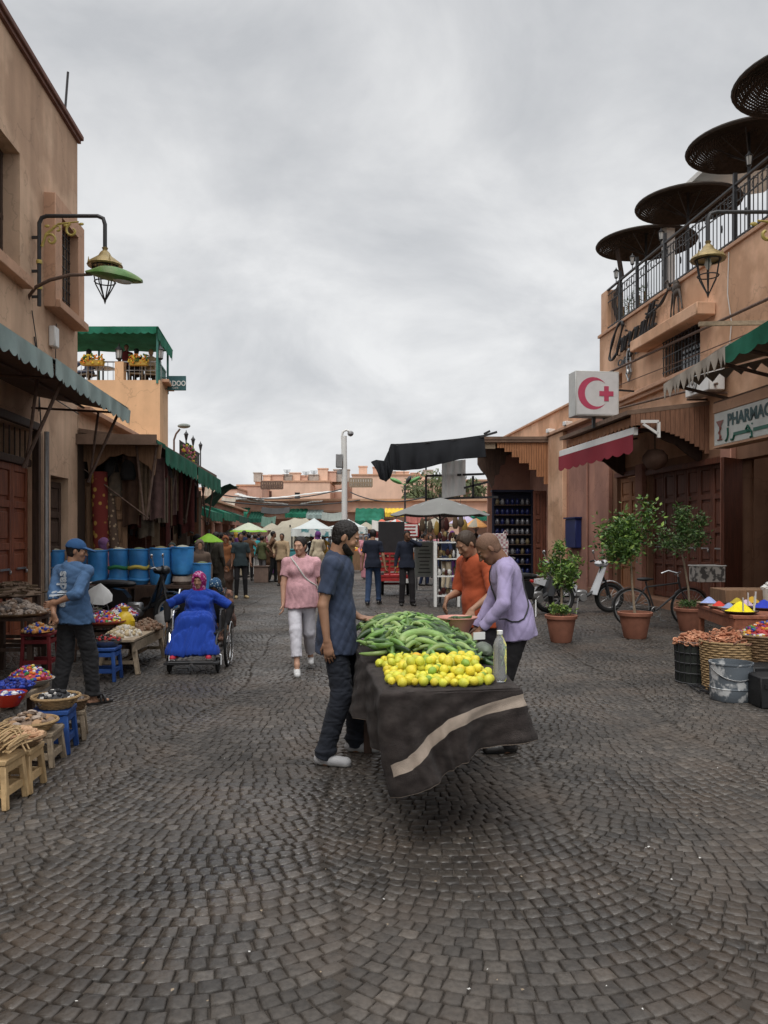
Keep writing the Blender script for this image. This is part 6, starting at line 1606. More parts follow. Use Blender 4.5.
def people_front():
 H=1.78;rt=(-.35,5.9,0);fc=262
 A=person('bearded man in a navy t-shirt and dark jeans standing left of the cart',rt,fc,H=H,res=.0055,lean=1,hp=22,hy=4,feet=((-.2,.10,0,8),(.17,-.05,0,-6)),hands=(wl(rt,fc,H,359,617,6.12),wl(rt,fc,H,327,641,5.68)),hand_dir=((.25,.95,-.15),(0,.15,-1)),palm=((.3,0,.95),(-1,.1,0)),curl=.3,elbow=((-.3,-1,-.2),(.5,-1,0)),skin=skT,top=c_navy,topk='tee',bottom=c_denimD,shoes=(sh_grey,sole_w),hair=h_black,hairk='short',beard=True,hem=.19,loose=1.22,seed=11,bw=1.0,flare=.178,sleeve=.72,cuff=.01,pel=(0,0,.95))
 H=1.73;rt=(.99,6.2,0);fc=84
 lav=cloth('lavender',(.33,.28,.45),var=.08,sheen=.1,bsc=200)
 B=person('balding man in a lavender shirt leaning over the right side of the cart',rt,fc,H=H,res=.0055,lean=15,hp=42,hy=8,pel=(0,-.04,.95),feet=((-.15,.04,0,10),(.14,.02,0,-12)),hands=(wl(rt,fc,H,481,629,5.95),wl(rt,fc,H,474,634,6.3)),hand_dir=((.1,.75,-.65),(0,.75,-.65)),palm=((.3,-.3,-.9),(-.3,-.3,-.9)),curl=.6,elbow=((-.7,-.8,.1),(.7,-.8,.1)),skin=skB,top=lav,topk='long',collar=True,bottom=c_black,shoes=(sh_black,sole_k),hair=h_buzz,hairk='buzz',hem=.10,loose=1.2,seed=21,bw=1.0,flare=.17,belly=.005,folds=.85,sleeve2=.93)
 s=B['s'];mb=MB();n=22;c=B['waist'];pts=[]
 shp=B['sh'][1]*.55+B['nb']*.45
 for i in range(n+1):
  a=i/n*2*math.pi;t=.5-.5*math.cos(a);
  q0=shp+B['up']*.075*s;q1=B['pl']+np.array((-.17,-.0,.06))*s
  base=q0*(1-t)+q1*t;pts.append(base+B['fwd']*math.sin(a)*.16*s)
 ax=(np.array(B['nb'])+B['up']*.0,np.array(B['pl']))
 def axp(p):
  a_,b_=ax;d_=b_-a_;t_=min(max(np.dot(np.array(p)-a_,d_)/np.dot(d_,d_),.12),1);return a_+d_*t_
 mb.tube(hug(B['root'],pts,axp),.006,5,closed=True);mb.build('shoulder_strap',[m_iron],B['root'])
 H=1.72;rt=(.90,7.35,0);fc=122
 orr=cloth('rust_orange',(.40,.085,.035),var=.1)
 C=person('man in a rust orange shirt behind the pink bowl on the cart',rt,fc,H=H,res=.008,lean=12,hp=35,hy=0,feet=((-.13,0,0,8),(.13,.03,0,-8)),hands=(wl(rt,fc,H,472,610,7.0),wl(rt,fc,H,447,598,7.25)),hand_dir=((0,.6,-.8),(0,.35,-.9)),palm=((.4,-.4,-.5),(-.4,-.6,-.5)),curl=.5,skin=skT,top=orr,topk='short',collar=True,bottom=c_blackT,shoes=(sh_black,sole_k),hair=M('hair_brown',(.04,.025,.016),.6),hairk='short',hem=.14,loose=1.2,seed=31,bw=1.08,belly=.02,sleeve=.95,folds=.9)
 H=1.64;rt=(-1.0,9.7,0);fc=182
 pk=cloth('pink_pattern',(.58,.33,.36),var=.2,sc=22,bump=.5,bsc=90);wt=cloth('white_trousers',(.58,.57,.62),var=.06)
 D=person('woman in a pink blouse and white cropped trousers walking towards the camera',rt,fc,H=H,res=.0075,lean=2,hp=6,hy=-24,hr=0,female=True,feet=((-.10,-.30,.05,4),(.03,.36,0,6)),hands=(None,wl(rt,fc,H,283,604,9.6)),elbow=((-.6,-1,0),(.9,-1,0)),curl=.5,skin=skF,top=pk,topk='tee',bottom=wt,shoes=(sh_white,sole_w),hair=h_black,hairk='back',hem=.13,loose=1.22,seed=41,bw=1.13,belly=.03,bust=1.15,sleeve=.62,cuff=.14,pel=(0,0,.95))
 s=D['s']
 def axp2(p):
  a_,b_=np.array(D['nb']),np.array(D['pl']);d_=b_-a_;t_=min(max(np.dot(np.array(p)-a_,d_)/np.dot(d_,d_),.12),1);return a_+d_*t_
 mb=MB();q0=D['sh'][1]*.75+D['nb']*.25+D['up']*.06;q1=D['pl']+np.array((-.19,.0,.12))*s;pts=[]
 for i in range(11):
  t=i/10;pts.append(q0*(1-t)+q1*t+D['fwd']*(.045+.155*math.sin(math.pi*min(t*1.1,1))**.8)*s)
 ax=(np.array(D['nb']),np.array(D['pl']));mb.tube(hug(D['root'],pts,axp2),.009,5);mb.build('bag_strap',[m_whiteC],D['root'])
 H=1.6;rt=(-2.99,7.72,0);fc=340
 bl=cloth('steel_blue',(.075,.145,.27),var=.14);wash=cloth('washed_black',(.028,.028,.03),var=.35,sc=6)
 E=person('man in a blue sweatshirt and cap holding his hands behind his back',rt,fc,H=H,res=.007,lean=-2,hp=8,hy=-60,feet=((-.12,-.12,0,12),(.13,.14,0,-28)),hands=(wl(rt,fc,H,53,618,7.45),wl(rt,fc,H,55,603,7.5)),hand_dir=((.3,.1,-1),(-.9,-.1,-.2)),palm=((0,-1,0),(0,-1,0)),curl=1.1,elbow=((-1,-.2,-.2),(1,-.2,-.2)),skin=skT,top=bl,topk='long',bottom=wash,shoes=None,hair=h_black,hairk='short',beard=False,cap=cloth('cap_blue',(.03,.085,.2)),hem=.1,loose=1.32,seed=51,bw=1.12,sleeve2=.35,folds=1.3,cuff=.05)
 for i in(0,1):
  f_=(.62*0,1,0)
  fx,fy,_,yaw=((-.12,-.12,0,12),(.13,.14,0,-28))[i];d=Vector((math.sin(R(-yaw)),math.cos(R(-yaw)),0));a=Vector((E['an'][i][0],E['an'][i][1],0));x=Vector((d.y,-d.x,0))
  mb=MB();pr=[(.045*math.cos(t)*(1+.15*math.sin(t)),.14*math.sin(t))for t in np.linspace(0,6.283,19)[:-1]]
  mb.prism(pr,a+d*.06+Z*.0,x,d,Z*.022);mb.tube([a+d*.1+x*.05*math.cos(t)+Z*(.02+.055*math.sin(t))for t in np.linspace(0,math.pi,9)],.016,5);mb.tube([a+d*.06+x*.052*math.cos(t)+Z*(.02+.065*math.sin(t))for t in np.linspace(0,math.pi,9)],.014,5)
  mb.build('sandal',[sh_black],E['root'])
 s=E['s'];bk=-E['fwd'];o=E['waist']-E['fwd']*.142*s+E['up']*.0*s-E['side']*.075
 mb=MB();text_into(mb,'adidas',.15,tuple(E['waist']-E['fwd']*.15*s-E['up']*.035*s+E['side']*.02),tuple(E['up']),tuple(-E['side']),tuple(bk*.004),bold=.004,sx=.92)
 import mathutils
 sh_ob=[c_ for c_ in E['root'].children if c_.name.startswith('long_sleeve')][0]
 bvh=mathutils.bvhtree.BVHTree.FromPolygons([v.co for v in sh_ob.data.vertices],[p.vertices for p in sh_ob.data.polygons])
 nv=[];half=len(mb.v)//2;fw=Vector(E['fwd'])
 for i,v in enumerate(mb.v):
  v=Vector(v)-fw*.25;h_=bvh.ray_cast(v,fw,.6)
  p=h_[0]if h_[0]is not None else Vector(mb.v[i])
  nv.append(tuple(p-fw*(.008 if i<half else .001)))
 mb.v=nv;mb.build('back_print',[cloth('print_white',(.42,.46,.5))],E['root'],ang=0)
 H=1.56;rt=(-2.31,9.95,0);fc=184;s=H/1.75
 cob=cloth('cobalt',(.015,.055,.34),var=.1,sheen=.1)
 hij=cloth('magenta_print',(.3,.02,.13),rough=.7);node_group_pattern(hij,'noise',34,(.26,.012,.11),(.52,.28,.42),.56)
 W_=person('woman in a long cobalt blue dress and magenta patterned headscarf sitting in the wheelchair',rt,fc,H=H,res=.0075,lean=-2,hp=6,hy=-8,female=True,pel=(0,-.10,.54),feet=((-.2,.42,.17,10),(.22,.42,.17,-10)),hands=((-.40,.0,.62),(.42,.02,.66)),hand_dir=((0,.2,-1),(0,.2,-1)),palm=((1,0,0),(-1,0,0)),curl=.9,elbow=((-1,-.35,.1),(1,-.35,.1)),knee=((0,1,.9),(0,1,.9)),skin=skT,top=cob,topk='tee',sleeve=.93,bottom=cob,botk='robe',robe_r=.27,shoes=(M('shoe_red',(.5,.03,.06),.6),sole_w),hair=None,hairk=None,scarf=hij,hem=.12,seed=61,bw=1.16,belly=.045,bust=1.25,folds=1.8)
 for i in(0,1):
  blk=SDF(W_['el'][i]-.45,W_['el'][i]+.45,.009);blk.cone(W_['sh'][i]*.4+W_['el'][i]*.6,W_['el'][i],.053*s,.055*s,.01);blk.cone(W_['el'][i],W_['wr'][i],.055*s,.04*s,.01)
  blk.folds(.002,(25,25,30),4);sdf_obj('undersleeve',blk,c_black,W_['root'])
people_front()
def wheelchair():
 t=thing('wheelchair','black folding wheelchair with chromed push rims under the woman in blue','wheelchair',(-2.31,9.98,0),R(184))
 for sg in(-1,1):
  x=sg*.315
  w_=MB();ring=lambda r,xx,yy,zz,n=36:[(xx,yy+r*math.cos(a),zz+r*math.sin(a))for a in np.linspace(0,6.2832,n+1)[:-1]]
  w_.tube(ring(.295,x+sg*.03,-.1,.3),.018,6,closed=True);o=w_.build('rear_wheel',[m_rubber],t)
  m=MB();m.tube(ring(.272,x+sg*.03,-.1,.3),.012,6,closed=True)
  for k in range(20):
   a=k*math.pi/10;m.tube([(x+sg*(.05 if k%2 else .015),-.1,.3),(x+sg*.03,-.1+.27*math.cos(a),.3+.27*math.sin(a))],.0022,3)
  m.build('rim',[m_chrome],o);m=MB();m.tube(ring(.255,x+sg*.07,-.1,.3),.009,5,closed=True);m.build('push_rim',[m_chrome],o)
  m=MB();m.tube([(x-sg*.02,-.1,.3),(x+sg*.07,-.1,.3)],.025,8);m.build('hub',[m_steel],o)
  w_=MB();w_.tube(ring(.07,x-sg*.03,.38,.095,20),.022,6,closed=True);w_.tube([(x-sg*.03-.02,.38,.095),(x-sg*.03+.02,.38,.095)],.03,8);o=w_.build('caster',[m_rubber],t)
  m=MB();m.tube([(x-sg*.03+sg*.035,.38,.09),(x-sg*.03+sg*.035,.36,.2),(x-sg*.03,.34,.22),(x-sg*.03,.34,.34)],.012,6);m.build('fork',[m_chrome],o)
  m=MB();m.tube([(x-sg*.03,-.3,.95),(x-sg*.03,-.24,.9),(x-sg*.03,-.22,.3),(x-sg*.03,-.2,.2)],.013,6);m.tube([(x-sg*.03,-.24,.47),(x-sg*.03,.36,.47),(x-sg*.04,.42,.4),(x-sg*.05,.5,.16)],.013,6)
  m.tube([(x-sg*.03,-.24,.7),(x-sg*.03,.1,.71),(x-sg*.03,.16,.66),(x-sg*.03,.18,.47)],.013,6);m.tube([(x-sg*.03,-.22,.22),(x-sg*.03,.34,.22)],.013,6);m.build('side_frame',[m_chrome if sg>0 else m_iron],t)
  m=MB();m.box((x-sg*.03,-.05,.72),(.05,.28,.03),bev=.01);m.build('armrest',[m_iron],t)
  m=MB();m.box((x-sg*.03,-.03,.59),(.012,.36,.2),bev=.004);m.build('side_panel',[m_iron],t)
  m=MB();m.tube([(x-sg*.03,-.3,.95),(x-sg*.03,-.4,.95)],.017,6);m.build('push_handle',[m_rubber],t)
  m=MB();m.box((sg*.17,.5,.135),(.30,.15,.03),bev=.006);m.build('footplate',[m_iron],t)
 m=MB();m.tube([(-.29,-.2,.22),(.29,.3,.45)],.011,6);m.tube([(.29,-.2,.22),(-.29,.3,.45)],.011,6);m.tube([(-.28,.33,.26),(.28,.33,.26)],.012,6);m.build('cross_brace',[m_iron],t)
 m=MB();m.sheet(lambda u,v:(-.285+.57*u,-.22+.6*v,.475-.03*math.sin(math.pi*u)),8,4,.014);m.build('seat',[M('sling_black',(.015,.015,.016),.7)],t)
 m=MB();m.sheet(lambda u,v:(-.285+.57*u,-.25-.05*math.sin(math.pi*u),.52+.4*v),8,4,.012);m.build('backrest',[M('sling_black')if False else _M['sling_black']],t)
 m=MB();m.tube([(-.26,.57,.15),(.26,.57,.15)],.012,6);m.build('front_bar',[m_iron],t)
wheelchair()
def people_mid():
 dn=cloth('dark_navy',(.016,.02,.034));jb=cloth('jeans_blue',(.035,.06,.12),var=.25);tealT=cloth('dark_teal',(.03,.045,.05));tan=M('shoe_tan',(.4,.3,.16),.6)
 H=1.78;rt=(-.26,18.9,0)
 person('man in dark navy top and blue jeans walking away beyond the cart',rt,350,H=H,res=.013,feet=((-.1,-.16,0,4),(.1,.2,0,-6)),hands=((-.27,.05,.86),(.3,-.02,.86)),skin=skT,top=dn,topk='short',bottom=jb,shoes=(sh_black,sole_w),hair=h_black,hem=.12,loose=1.1,hp=5,seed=3)
 H=1.76;rt=(.53,18.7,0)
 person('man in a dark sweater and black trousers rubbing his face',rt,188,H=H,res=.013,feet=((-.13,.05,0,10),(.12,.0,0,-8)),hands=((-.05,.2,1.53),(.28,.02,.86)),hand_dir=((.4,-.1,.8),(0,.2,-1)),elbow=((-1,.1,-.6),(.6,-1,0)),skin=skB,top=dn,topk='long',bottom=c_blackT,shoes=(sh_black,sole_k),hair=h_black,hem=.1,loose=1.15,hp=12,seed=4)
 H=1.7;rt=(-3.75,20.9,0)
 person('man in dark teal polo, black trousers and tan shoes by the lime umbrella',rt,200,H=H,res=.014,feet=((-.14,.0,0,12),(.12,.04,0,-12)),hands=((-.24,.16,.95),(.25,.08,.88)),skin=skB,top=tealT,topk='tee',bottom=c_blackT,shoes=(tan,tan),hair=h_black,hem=.12,loose=1.0,seed=5)
 H=1.72;rt=(-4.05,19.2,0)
 person('person in a long dark grey brown coat standing behind the wheelchair',rt,330,H=H,res=.014,hp=8,skin=skB,top=cloth('coat_greybrown',(.06,.052,.042)),topk='long',bottom=cloth('coat_greybrown',(.06,.052,.042)),botk='robe',robe_r=.2,shoes=(sh_black,sole_k),hair=h_black,hem=.25,seed=6,bw=1.08)
 H=1.72;rt=(-4.7,23.0,0)
 person('man in a pale lilac shirt seen from behind under the lime umbrella',rt,10,H=H,res=.016,skin=skB,top=cloth('pale_lilac',(.3,.3,.38)),topk='long',bottom=dn,shoes=(sh_black,sole_k),hair=h_black,hem=.15,seed=7)
 H=1.66;rt=(-4.98,21.3,0)
 person('person in a black hooded robe at the left edge of the lime umbrella',rt,30,H=H,res=.016,skin=skB,top=c_black,topk='long',bottom=c_black,botk='robe',shoes=(sh_black,sole_k),hairk=None,scarf=cloth('scarf_black',(.014,.013,.014)),hem=.2,seed=8)
 H=1.62;rt=(-4.2,21.2,0)
 person('person in an orange brown shawl between the grey coat and the teal polo',rt,190,H=H,res=.016,skin=skB,top=cloth('shawl_orange',(.3,.12,.05)),topk='long',bottom=cloth('skirt_brown',(.1,.06,.045)),botk='robe',shoes=(sh_black,sole_k),hairk=None,scarf=cloth('scarf_rust',(.25,.09,.04)),hem=.25,seed=9)
 H=1.6;rt=(-2.5,12.3,0)
 bp=cloth('blue_print',(.1,.2,.3));node_group_pattern(bp,'voronoi',26,(.45,.55,.6),(.03,.08,.16),.28)
 br=cloth('brown_print',(.2,.12,.1));node_group_pattern(br,'noise',22,(.22,.12,.09),(.07,.045,.04),.5)
 person('crouching person with blue and white patterned headscarf right behind the wheelchair',rt,170,H=H,res=.01,lean=32,hp=45,pel=(0,-.1,.42),feet=((-.14,.3,0,5),(.14,.3,0,-5)),hands=((-.15,.4,.45),(.15,.4,.45)),knee=((0,1,1),(0,1,1)),skin=skB,top=br,topk='long',bottom=br,botk='trousers',shoes=(sh_black,sole_k),hairk=None,scarf=bp,hem=.2,seed=12,loose=1.5,bw=1.1)
 H=1.58;rt=(-5.25,14.95,0)
 person('vendor in a pink top and mauve headscarf behind the blue barrels',rt,268,H=H,res=.011,hp=2,hy=-5,skin=skB,top=cloth('salmon_pink',(.42,.16,.17)),topk='long',bottom=c_blackT,botk='robe',shoes=(sh_black,sole_k),hairk=None,scarf=cloth('scarf_mauve',(.17,.08,.18)),hem=.2,seed=13)
 H=1.5;rt=(-4.0,15.1,0)
 person('vendor in black with a dark green cap half hidden behind the blue barrels',rt,190,H=H,res=.014,skin=skB,top=c_black,topk='long',bottom=c_blackT,shoes=(sh_black,sole_k),hair=cloth('cap_darkgreen',(.03,.04,.035)),hairk='back',seed=14)
 H=1.55;rt=(-3.55,15.4,0)
 person('vendor in a brown shawl behind the tallest blue barrels',rt,200,H=H,res=.014,skin=skT,top=cloth('shawl_beige',(.12,.085,.065)),topk='long',bottom=c_blackT,shoes=(sh_black,sole_k),hairk=None,scarf=cloth('scarf_beige',(.14,.10,.08)),seed=15)
 zt=P(0,380,23.5).z-.12
 def guest(px,Y,lb,top,face,sit=True,hairm=None,H=1.65,sk=None,zz=0):
  x=P(px,0,Y).x
  if sit:
   person(lb,(x,Y,zt+zz),face,H=H,res=.018,pel=(0,0,.5),feet=((-.12,.42,0,0),(.12,.42,0,0)),knee=((0,1,1),(0,1,1)),hands=((-.2,.35,.72),(.2,.35,.72)),skin=sk or skB,top=top,topk='long',bottom=c_blackT,shoes=(sh_black,sole_k),hair=hairm or h_black,seed=int(px))
   c=thing('cafe_chair','light wooden chair under '+lb.split(' sitting')[0],'chair',(x,Y,zt+zz),R(face),'chairs on the roof cafe')
   mb=MB();mb.box((0,0,.42),(.4,.4,.04),bev=.005);mb.build('seat',[m_woodG],c)
   mb=MB();mb.box((0,-.2,.75),(.4,.03,.18));mb.build('backrest',[m_woodG],c)
   for sx in(-.18,.18):
    for sy in(-.18,.18):
     mb=MB();mb.bar((sx,sy,0),(sx,sy,.86 if sy<0 else .42),.035);mb.build('leg',[m_woodG],c)
  else:person(lb,(x,Y,zt+zz),face,H=H,res=.018,skin=sk or skB,top=top,topk='long',bottom=c_blackT,shoes=(sh_black,sole_k),hair=hairm or h_black,seed=int(px))
 guest(126.5,24.3,'guest in a dark red shirt standing on the roof cafe',cloth('dark_red',(.12,.02,.02)),200,False,H=1.5,zz=-.15)
 guest(136.5,24.2,'guest in black sitting at the middle of the roof cafe',c_black,10)
 guest(151,24.3,'guest in beige sitting at the right end of the roof cafe',cloth('beige_top',(.35,.26,.15)),20,hairm=M('hair_blond',(.3,.2,.1),.6))
 guest(89,24.3,'guest in a blue grey top sitting at the left end of the roof cafe',cloth('blue_grey',(.12,.14,.22)),60)
 for i,px in enumerate((103,143)):
  t=thing('cafe_table',['small white table at the left of the roof cafe','small white table at the right of the roof cafe'][i],'table',(P(px,0,24.7).x,24.7,zt),group='tables on the roof cafe')
  mb=MB();mb.lathe([(.35,.7),(.35,.73)],n=20);mb.build('top',[m_white],t);mb=MB();mb.lathe([(.2,0),(.03,.03),(.03,.7)],n=10);mb.build('base',[m_iron],t)
people_mid()
def crowd():
 pal=[('white',(.55,.55,.54)),('black',(.015,.015,.016)),('beige',(.36,.26,.16)),('sky blue',(.2,.3,.42)),('dark red',(.2,.03,.03)),('mustard',(.42,.26,.05)),('grey',(.16,.16,.17)),('pink',(.5,.22,.26)),('olive',(.1,.11,.05)),('navy',(.02,.03,.07)),('turquoise',(.04,.28,.3)),('brown',(.13,.07,.04)),('cream',(.5,.42,.3)),('purple',(.12,.04,.16))]
 places=[(224,27,'by the lime umbrella pole'),(230,30,'behind the man in the teal polo'),(249,29,'under the white and lime umbrella'),(255,32,'just right of the white and lime umbrella pole'),(262,28,'left of the turquoise cabinet'),(268,34,'behind the turquoise cabinet'),(276,33,'behind the tipped cream umbrella'),(282,26,'next to the turquoise cabinet'),(286,31,'in front of the tipped cream umbrella'),(296,36,'far behind the woman in pink'),(312,30,'right of the woman in pink'),(318,27.5,'under the left white tent'),(324,32,'at the back of the left white tent'),(331,35,'between the two white tents'),(338,33,'left of the camera post'),(236,38,'far off under the green awnings'),(243,42,'deep in crowd left of centre'),(302,42,'deep in crowd behind the tents'),(366,30,'under the wide green far awning'),(387,30,'by the red tricycle'),(399,33,'behind the red tricycle'),(425,26,'behind the notice board'),(431,31,'under the cream umbrella'),(446,24,'left of the man in orange, far behind'),(456,27,'under the lilac umbrella'),(466,29,'under the orange umbrella'),(476,31,'near the trinket rack'),(213,33,'at the doors of the left row'),(258,46,'far away at the arcade'),(275,48,'at the arcade behind the tents'),(350,46,'at the arcade right of the camera post'),(410,44,'far behind the sweater man')]
 random.seed(21)
 for i,(px,Y,pl_)in enumerate(places):
  a,b_=random.sample(pal,2);x=P(px,0,Y).x;H=U(1.58,1.78);fem=random.random()<.4
  mt=cloth('crowd_'+a[0].replace(' ','_'),a[1]);mt2=cloth('crowd_'+b_[0].replace(' ','_'),b_[1])
  st=dict(botk='robe',hairk=None,scarf=mt2)if fem else{}
  lb=('woman in a %s robe and %s headscarf %s' if fem else 'person in a %s top and %s trousers %s')%(a[0],b_[0],pl_)
  lb=' '.join(lb.split()[:16])
  person(lb,(x,Y,0),U(0,360),H=H,res=.024 if Y<32 else .03,feet=((-.1,U(-.15,.15),0,5),(.1,U(-.15,.15),0,-5)),hands=((-.26,U(-.05,.3),U(.85,1.1)),(.26,U(-.05,.3),U(.85,1.1))),skin=random.choice([skT,skB]),top=mt,topk=random.choice(['long','tee'])if not fem else 'long',bottom=mt if fem else mt2,shoes=(sh_black,),hair=h_black,hem=.12,seed=i,bw=U(.98,1.12),group='people in the far crowd',**st)
crowd()
def crowd_more():
 src=[o for o in bpy.data.objects if o.get('group')=='people in the far crowd'];random.seed(77)
 spots=[(219,36),(226,41),(233,34),(239,45),(252,38),(259,41),(266,44),(271,39),(279,42),(284,37),(289,45),(293,33),(298,40),(306,35),(309,44),(315,38),(321,43),(327,40),(334,42),(340,39),(347,36),(354,41),(361,38),(369,44),(376,36),(383,41),(392,39),(402,45),(414,38),(422,42),(429,36),(437,40),(444,33),(452,38),(461,35),(471,40),(480,36),(244,31),(273,28),(310,33.5)]
 for i,(px,Y)in enumerate(spots):
  o=src[(i*11)%len(src)];s_=U(.94,1.05)
  look=o['label'].split(' trousers')[0]+' trousers' if 'trousers' in o['label']else o['label'].split(' headscarf')[0]+' headscarf'
  ref=['left of the white and lime umbrella','between the lime umbrella and the tipped cream one','under the white tents','behind the camera post','behind the red tricycle','behind the grey umbrella'][0 if px<240 else 1 if px<285 else 2 if px<335 else 3 if px<372 else 4 if px<418 else 5]
  dup(o,(P(px,0,Y).x,Y,0),U(0,6.28),' '.join((look+', far off '+ref).split()[:16]),scale=s_)
crowd_more()
TZ=.82
Q=[Vector((0.0,4.19,TZ)),Vector((.715,4.29,TZ)),Vector((.67,6.25,TZ)),Vector((-.22,6.25,TZ))]
def cart():
 t=thing('handcart','low wooden handcart hidden under the dark striped blanket','cart',(.3,5.3,0))
 mb=MB();q=[p.lerp((Q[0]+Q[2])/2,.04)for p in Q]
 mb.add([p-Z*.02 for p in q]+[p-Z*.07 for p in q],[(0,1,2,3),(7,6,5,4),(0,4,5,1),(1,5,6,2),(2,6,7,3),(3,7,4,0)]);mb.build('tray',[m_woodB],t,world=True)
 for p in q:
  c=p.lerp((Q[0]+Q[2])/2,.14);c.y,c.x=(5.6,min(c.x,.30))if c.y<5.2 else(c.y,c.x);mb=MB();mb.bar((c.x,c.y,0),(c.x,c.y,TZ-.07),.06);mb.build('leg',[m_woodD],t,world=True)
 for x in(.08,.5):
  mb=MB();c=Vector((x+.0,5.75,.27));mb.tube([c+Vector((0,.25*math.cos(a),.25*math.sin(a)))for a in np.linspace(0,6.283,25)[:-1]],.02,6,closed=True)
  for k in range(8):mb.tube([c,c+Vector((0,.24*math.cos(k*.785),.24*math.sin(k*.785)))],.006,4)
  mb.build('wheel',[m_rubber],t,world=True)
 mb=MB();mb.bar((.08,5.75,.27),(.5,5.75,.27),.03);mb.build('axle',[m_rust],t,world=True)
 per=[];nseg=[60,90,50,100];cor=[]
 for s_ in range(4):
  a,b=Q[s_],Q[(s_+1)%4];cor.append(len(per))
  for i in range(nseg[s_]):per.append((a.lerp(b,i/nseg[s_]),s_,i/nseg[s_]))
 n=len(per);cen=sum(Q,Vector())/4
 def drop(s_,f):
  if s_==0:return .54-.275*f**.72
  if s_==1:return .265+.05*math.sin(f*9)+.12*f
  if s_==2:return .35
  return .37+.17*f**3+.02*math.sin(f*20)
 vs=[];K=46;fs=[];mi=[]
 ring=[]
 for kk in(0.,.5,.85,1.0):
  ring.append([cen.lerp(p,kk*.995)+Z*(.012+.003*math.sin(p.x*60+kk*9)*math.sin(p.y*45))for p,s_,f in per])
 nr=[]
 for i,(p,s_,f)in enumerate(per):
  tg=(per[(i+3)%n][0]-per[i-3][0]);o=Vector((tg.y,-tg.x,0)).normalized();nr.append(o)
 def band(s_,f):
  if s_==0:c_=.13+.075*min(1,f*2.2);return c_-.03,c_+.03
  if s_==1:return max(.175-f*.8,.02),max(.235-f*.8,.08)
  return .1,.16
 K1,K2=30,36
 def gmap(k,d,s_,f):
  b0,b1=band(s_,f);g1=1-b1/d;g2=1-b0/d
  return g1*k/K1 if k<=K1 else(g1+(g2-g1)*(k-K1)/(K2-K1)if k<=K2 else g2+(1-g2)*(k-K2)/(K-K2))
 for k in range(1,K+1):
  row=[]
  for i,(p,s_,f)in enumerate(per):
   d=drop(s_,f);g=gmap(k,d,s_,f);L_=i/n*6.2832
   cornr=min(abs(i-c)for c in cor+[n]);cf=math.exp(-(cornr/7.)**2)
   ph=i*.19+1.2*math.sin(i*.05)+(.6 if s_==0 else 0)
   amp=(.032 if s_==0 else .026)*g**1.1
   cf=cf if i<260 and i>30 else 0
   fl=.02+.03*g+cf*(.085*g)+amp*(math.sin(ph)+.5*math.sin(ph*2.3+1)+.22*math.sin(ph*5.1+g*4))+.004*math.sin(g*23+i*.31)
   dz=d*g if g>.06 else d*g*.8
   row.append(p+nr[i]*fl*(1 if g>.04 else .6)+Z*(.012-dz)+Vector((.03*g*math.sin(i*.1)+(.15*g**1.8*math.exp(-(min(i,n-i)/26.)**2)),0,0)))
  ring.append(row)
 for r_ in ring:vs+=r_
 for k in range(len(ring)-1):
  for i in range(n):
   fs.append((k*n+i,k*n+(i+1)%n,(k+1)*n+(i+1)%n,(k+1)*n+i))
   m=0
   if k>=3:
    p,s_,f=per[i]
    if K1<=k-3<K2 and(s_==0 or(s_==1 and f<.13)):m=1
   mi.append(m)
 N_=len(vs);vs2=[v-Z*.006-(v-cen).normalized()*.004 for v in vs]
 fs2=[tuple(j+N_ for j in reversed(f))for f in fs];last=(len(ring)-1)*n
 rim=[(last+i,last+(i+1)%n,N_+last+(i+1)%n,N_+last+i)for i in range(n)]
 mb=MB();mb.add(vs+vs2,fs+fs2+rim);mb.m=mi+mi+[1]*n
 mbk=M('blanket_dark',(.030,.024,.0225),.97,.35,14,.8,200,rand=0,sheen=.06,spec=.1,col2=(.048,.040,.037),stretch=(1,1,1.6))
 mst=M('blanket_stripe',(.33,.27,.22),.95,.15,20,.6,220,rand=0)
 single(mb,'blanket',[mbk,mst],'dark grey blanket with one cream stripe draped over the vegetable cart','blanket',ang=60)
cart()
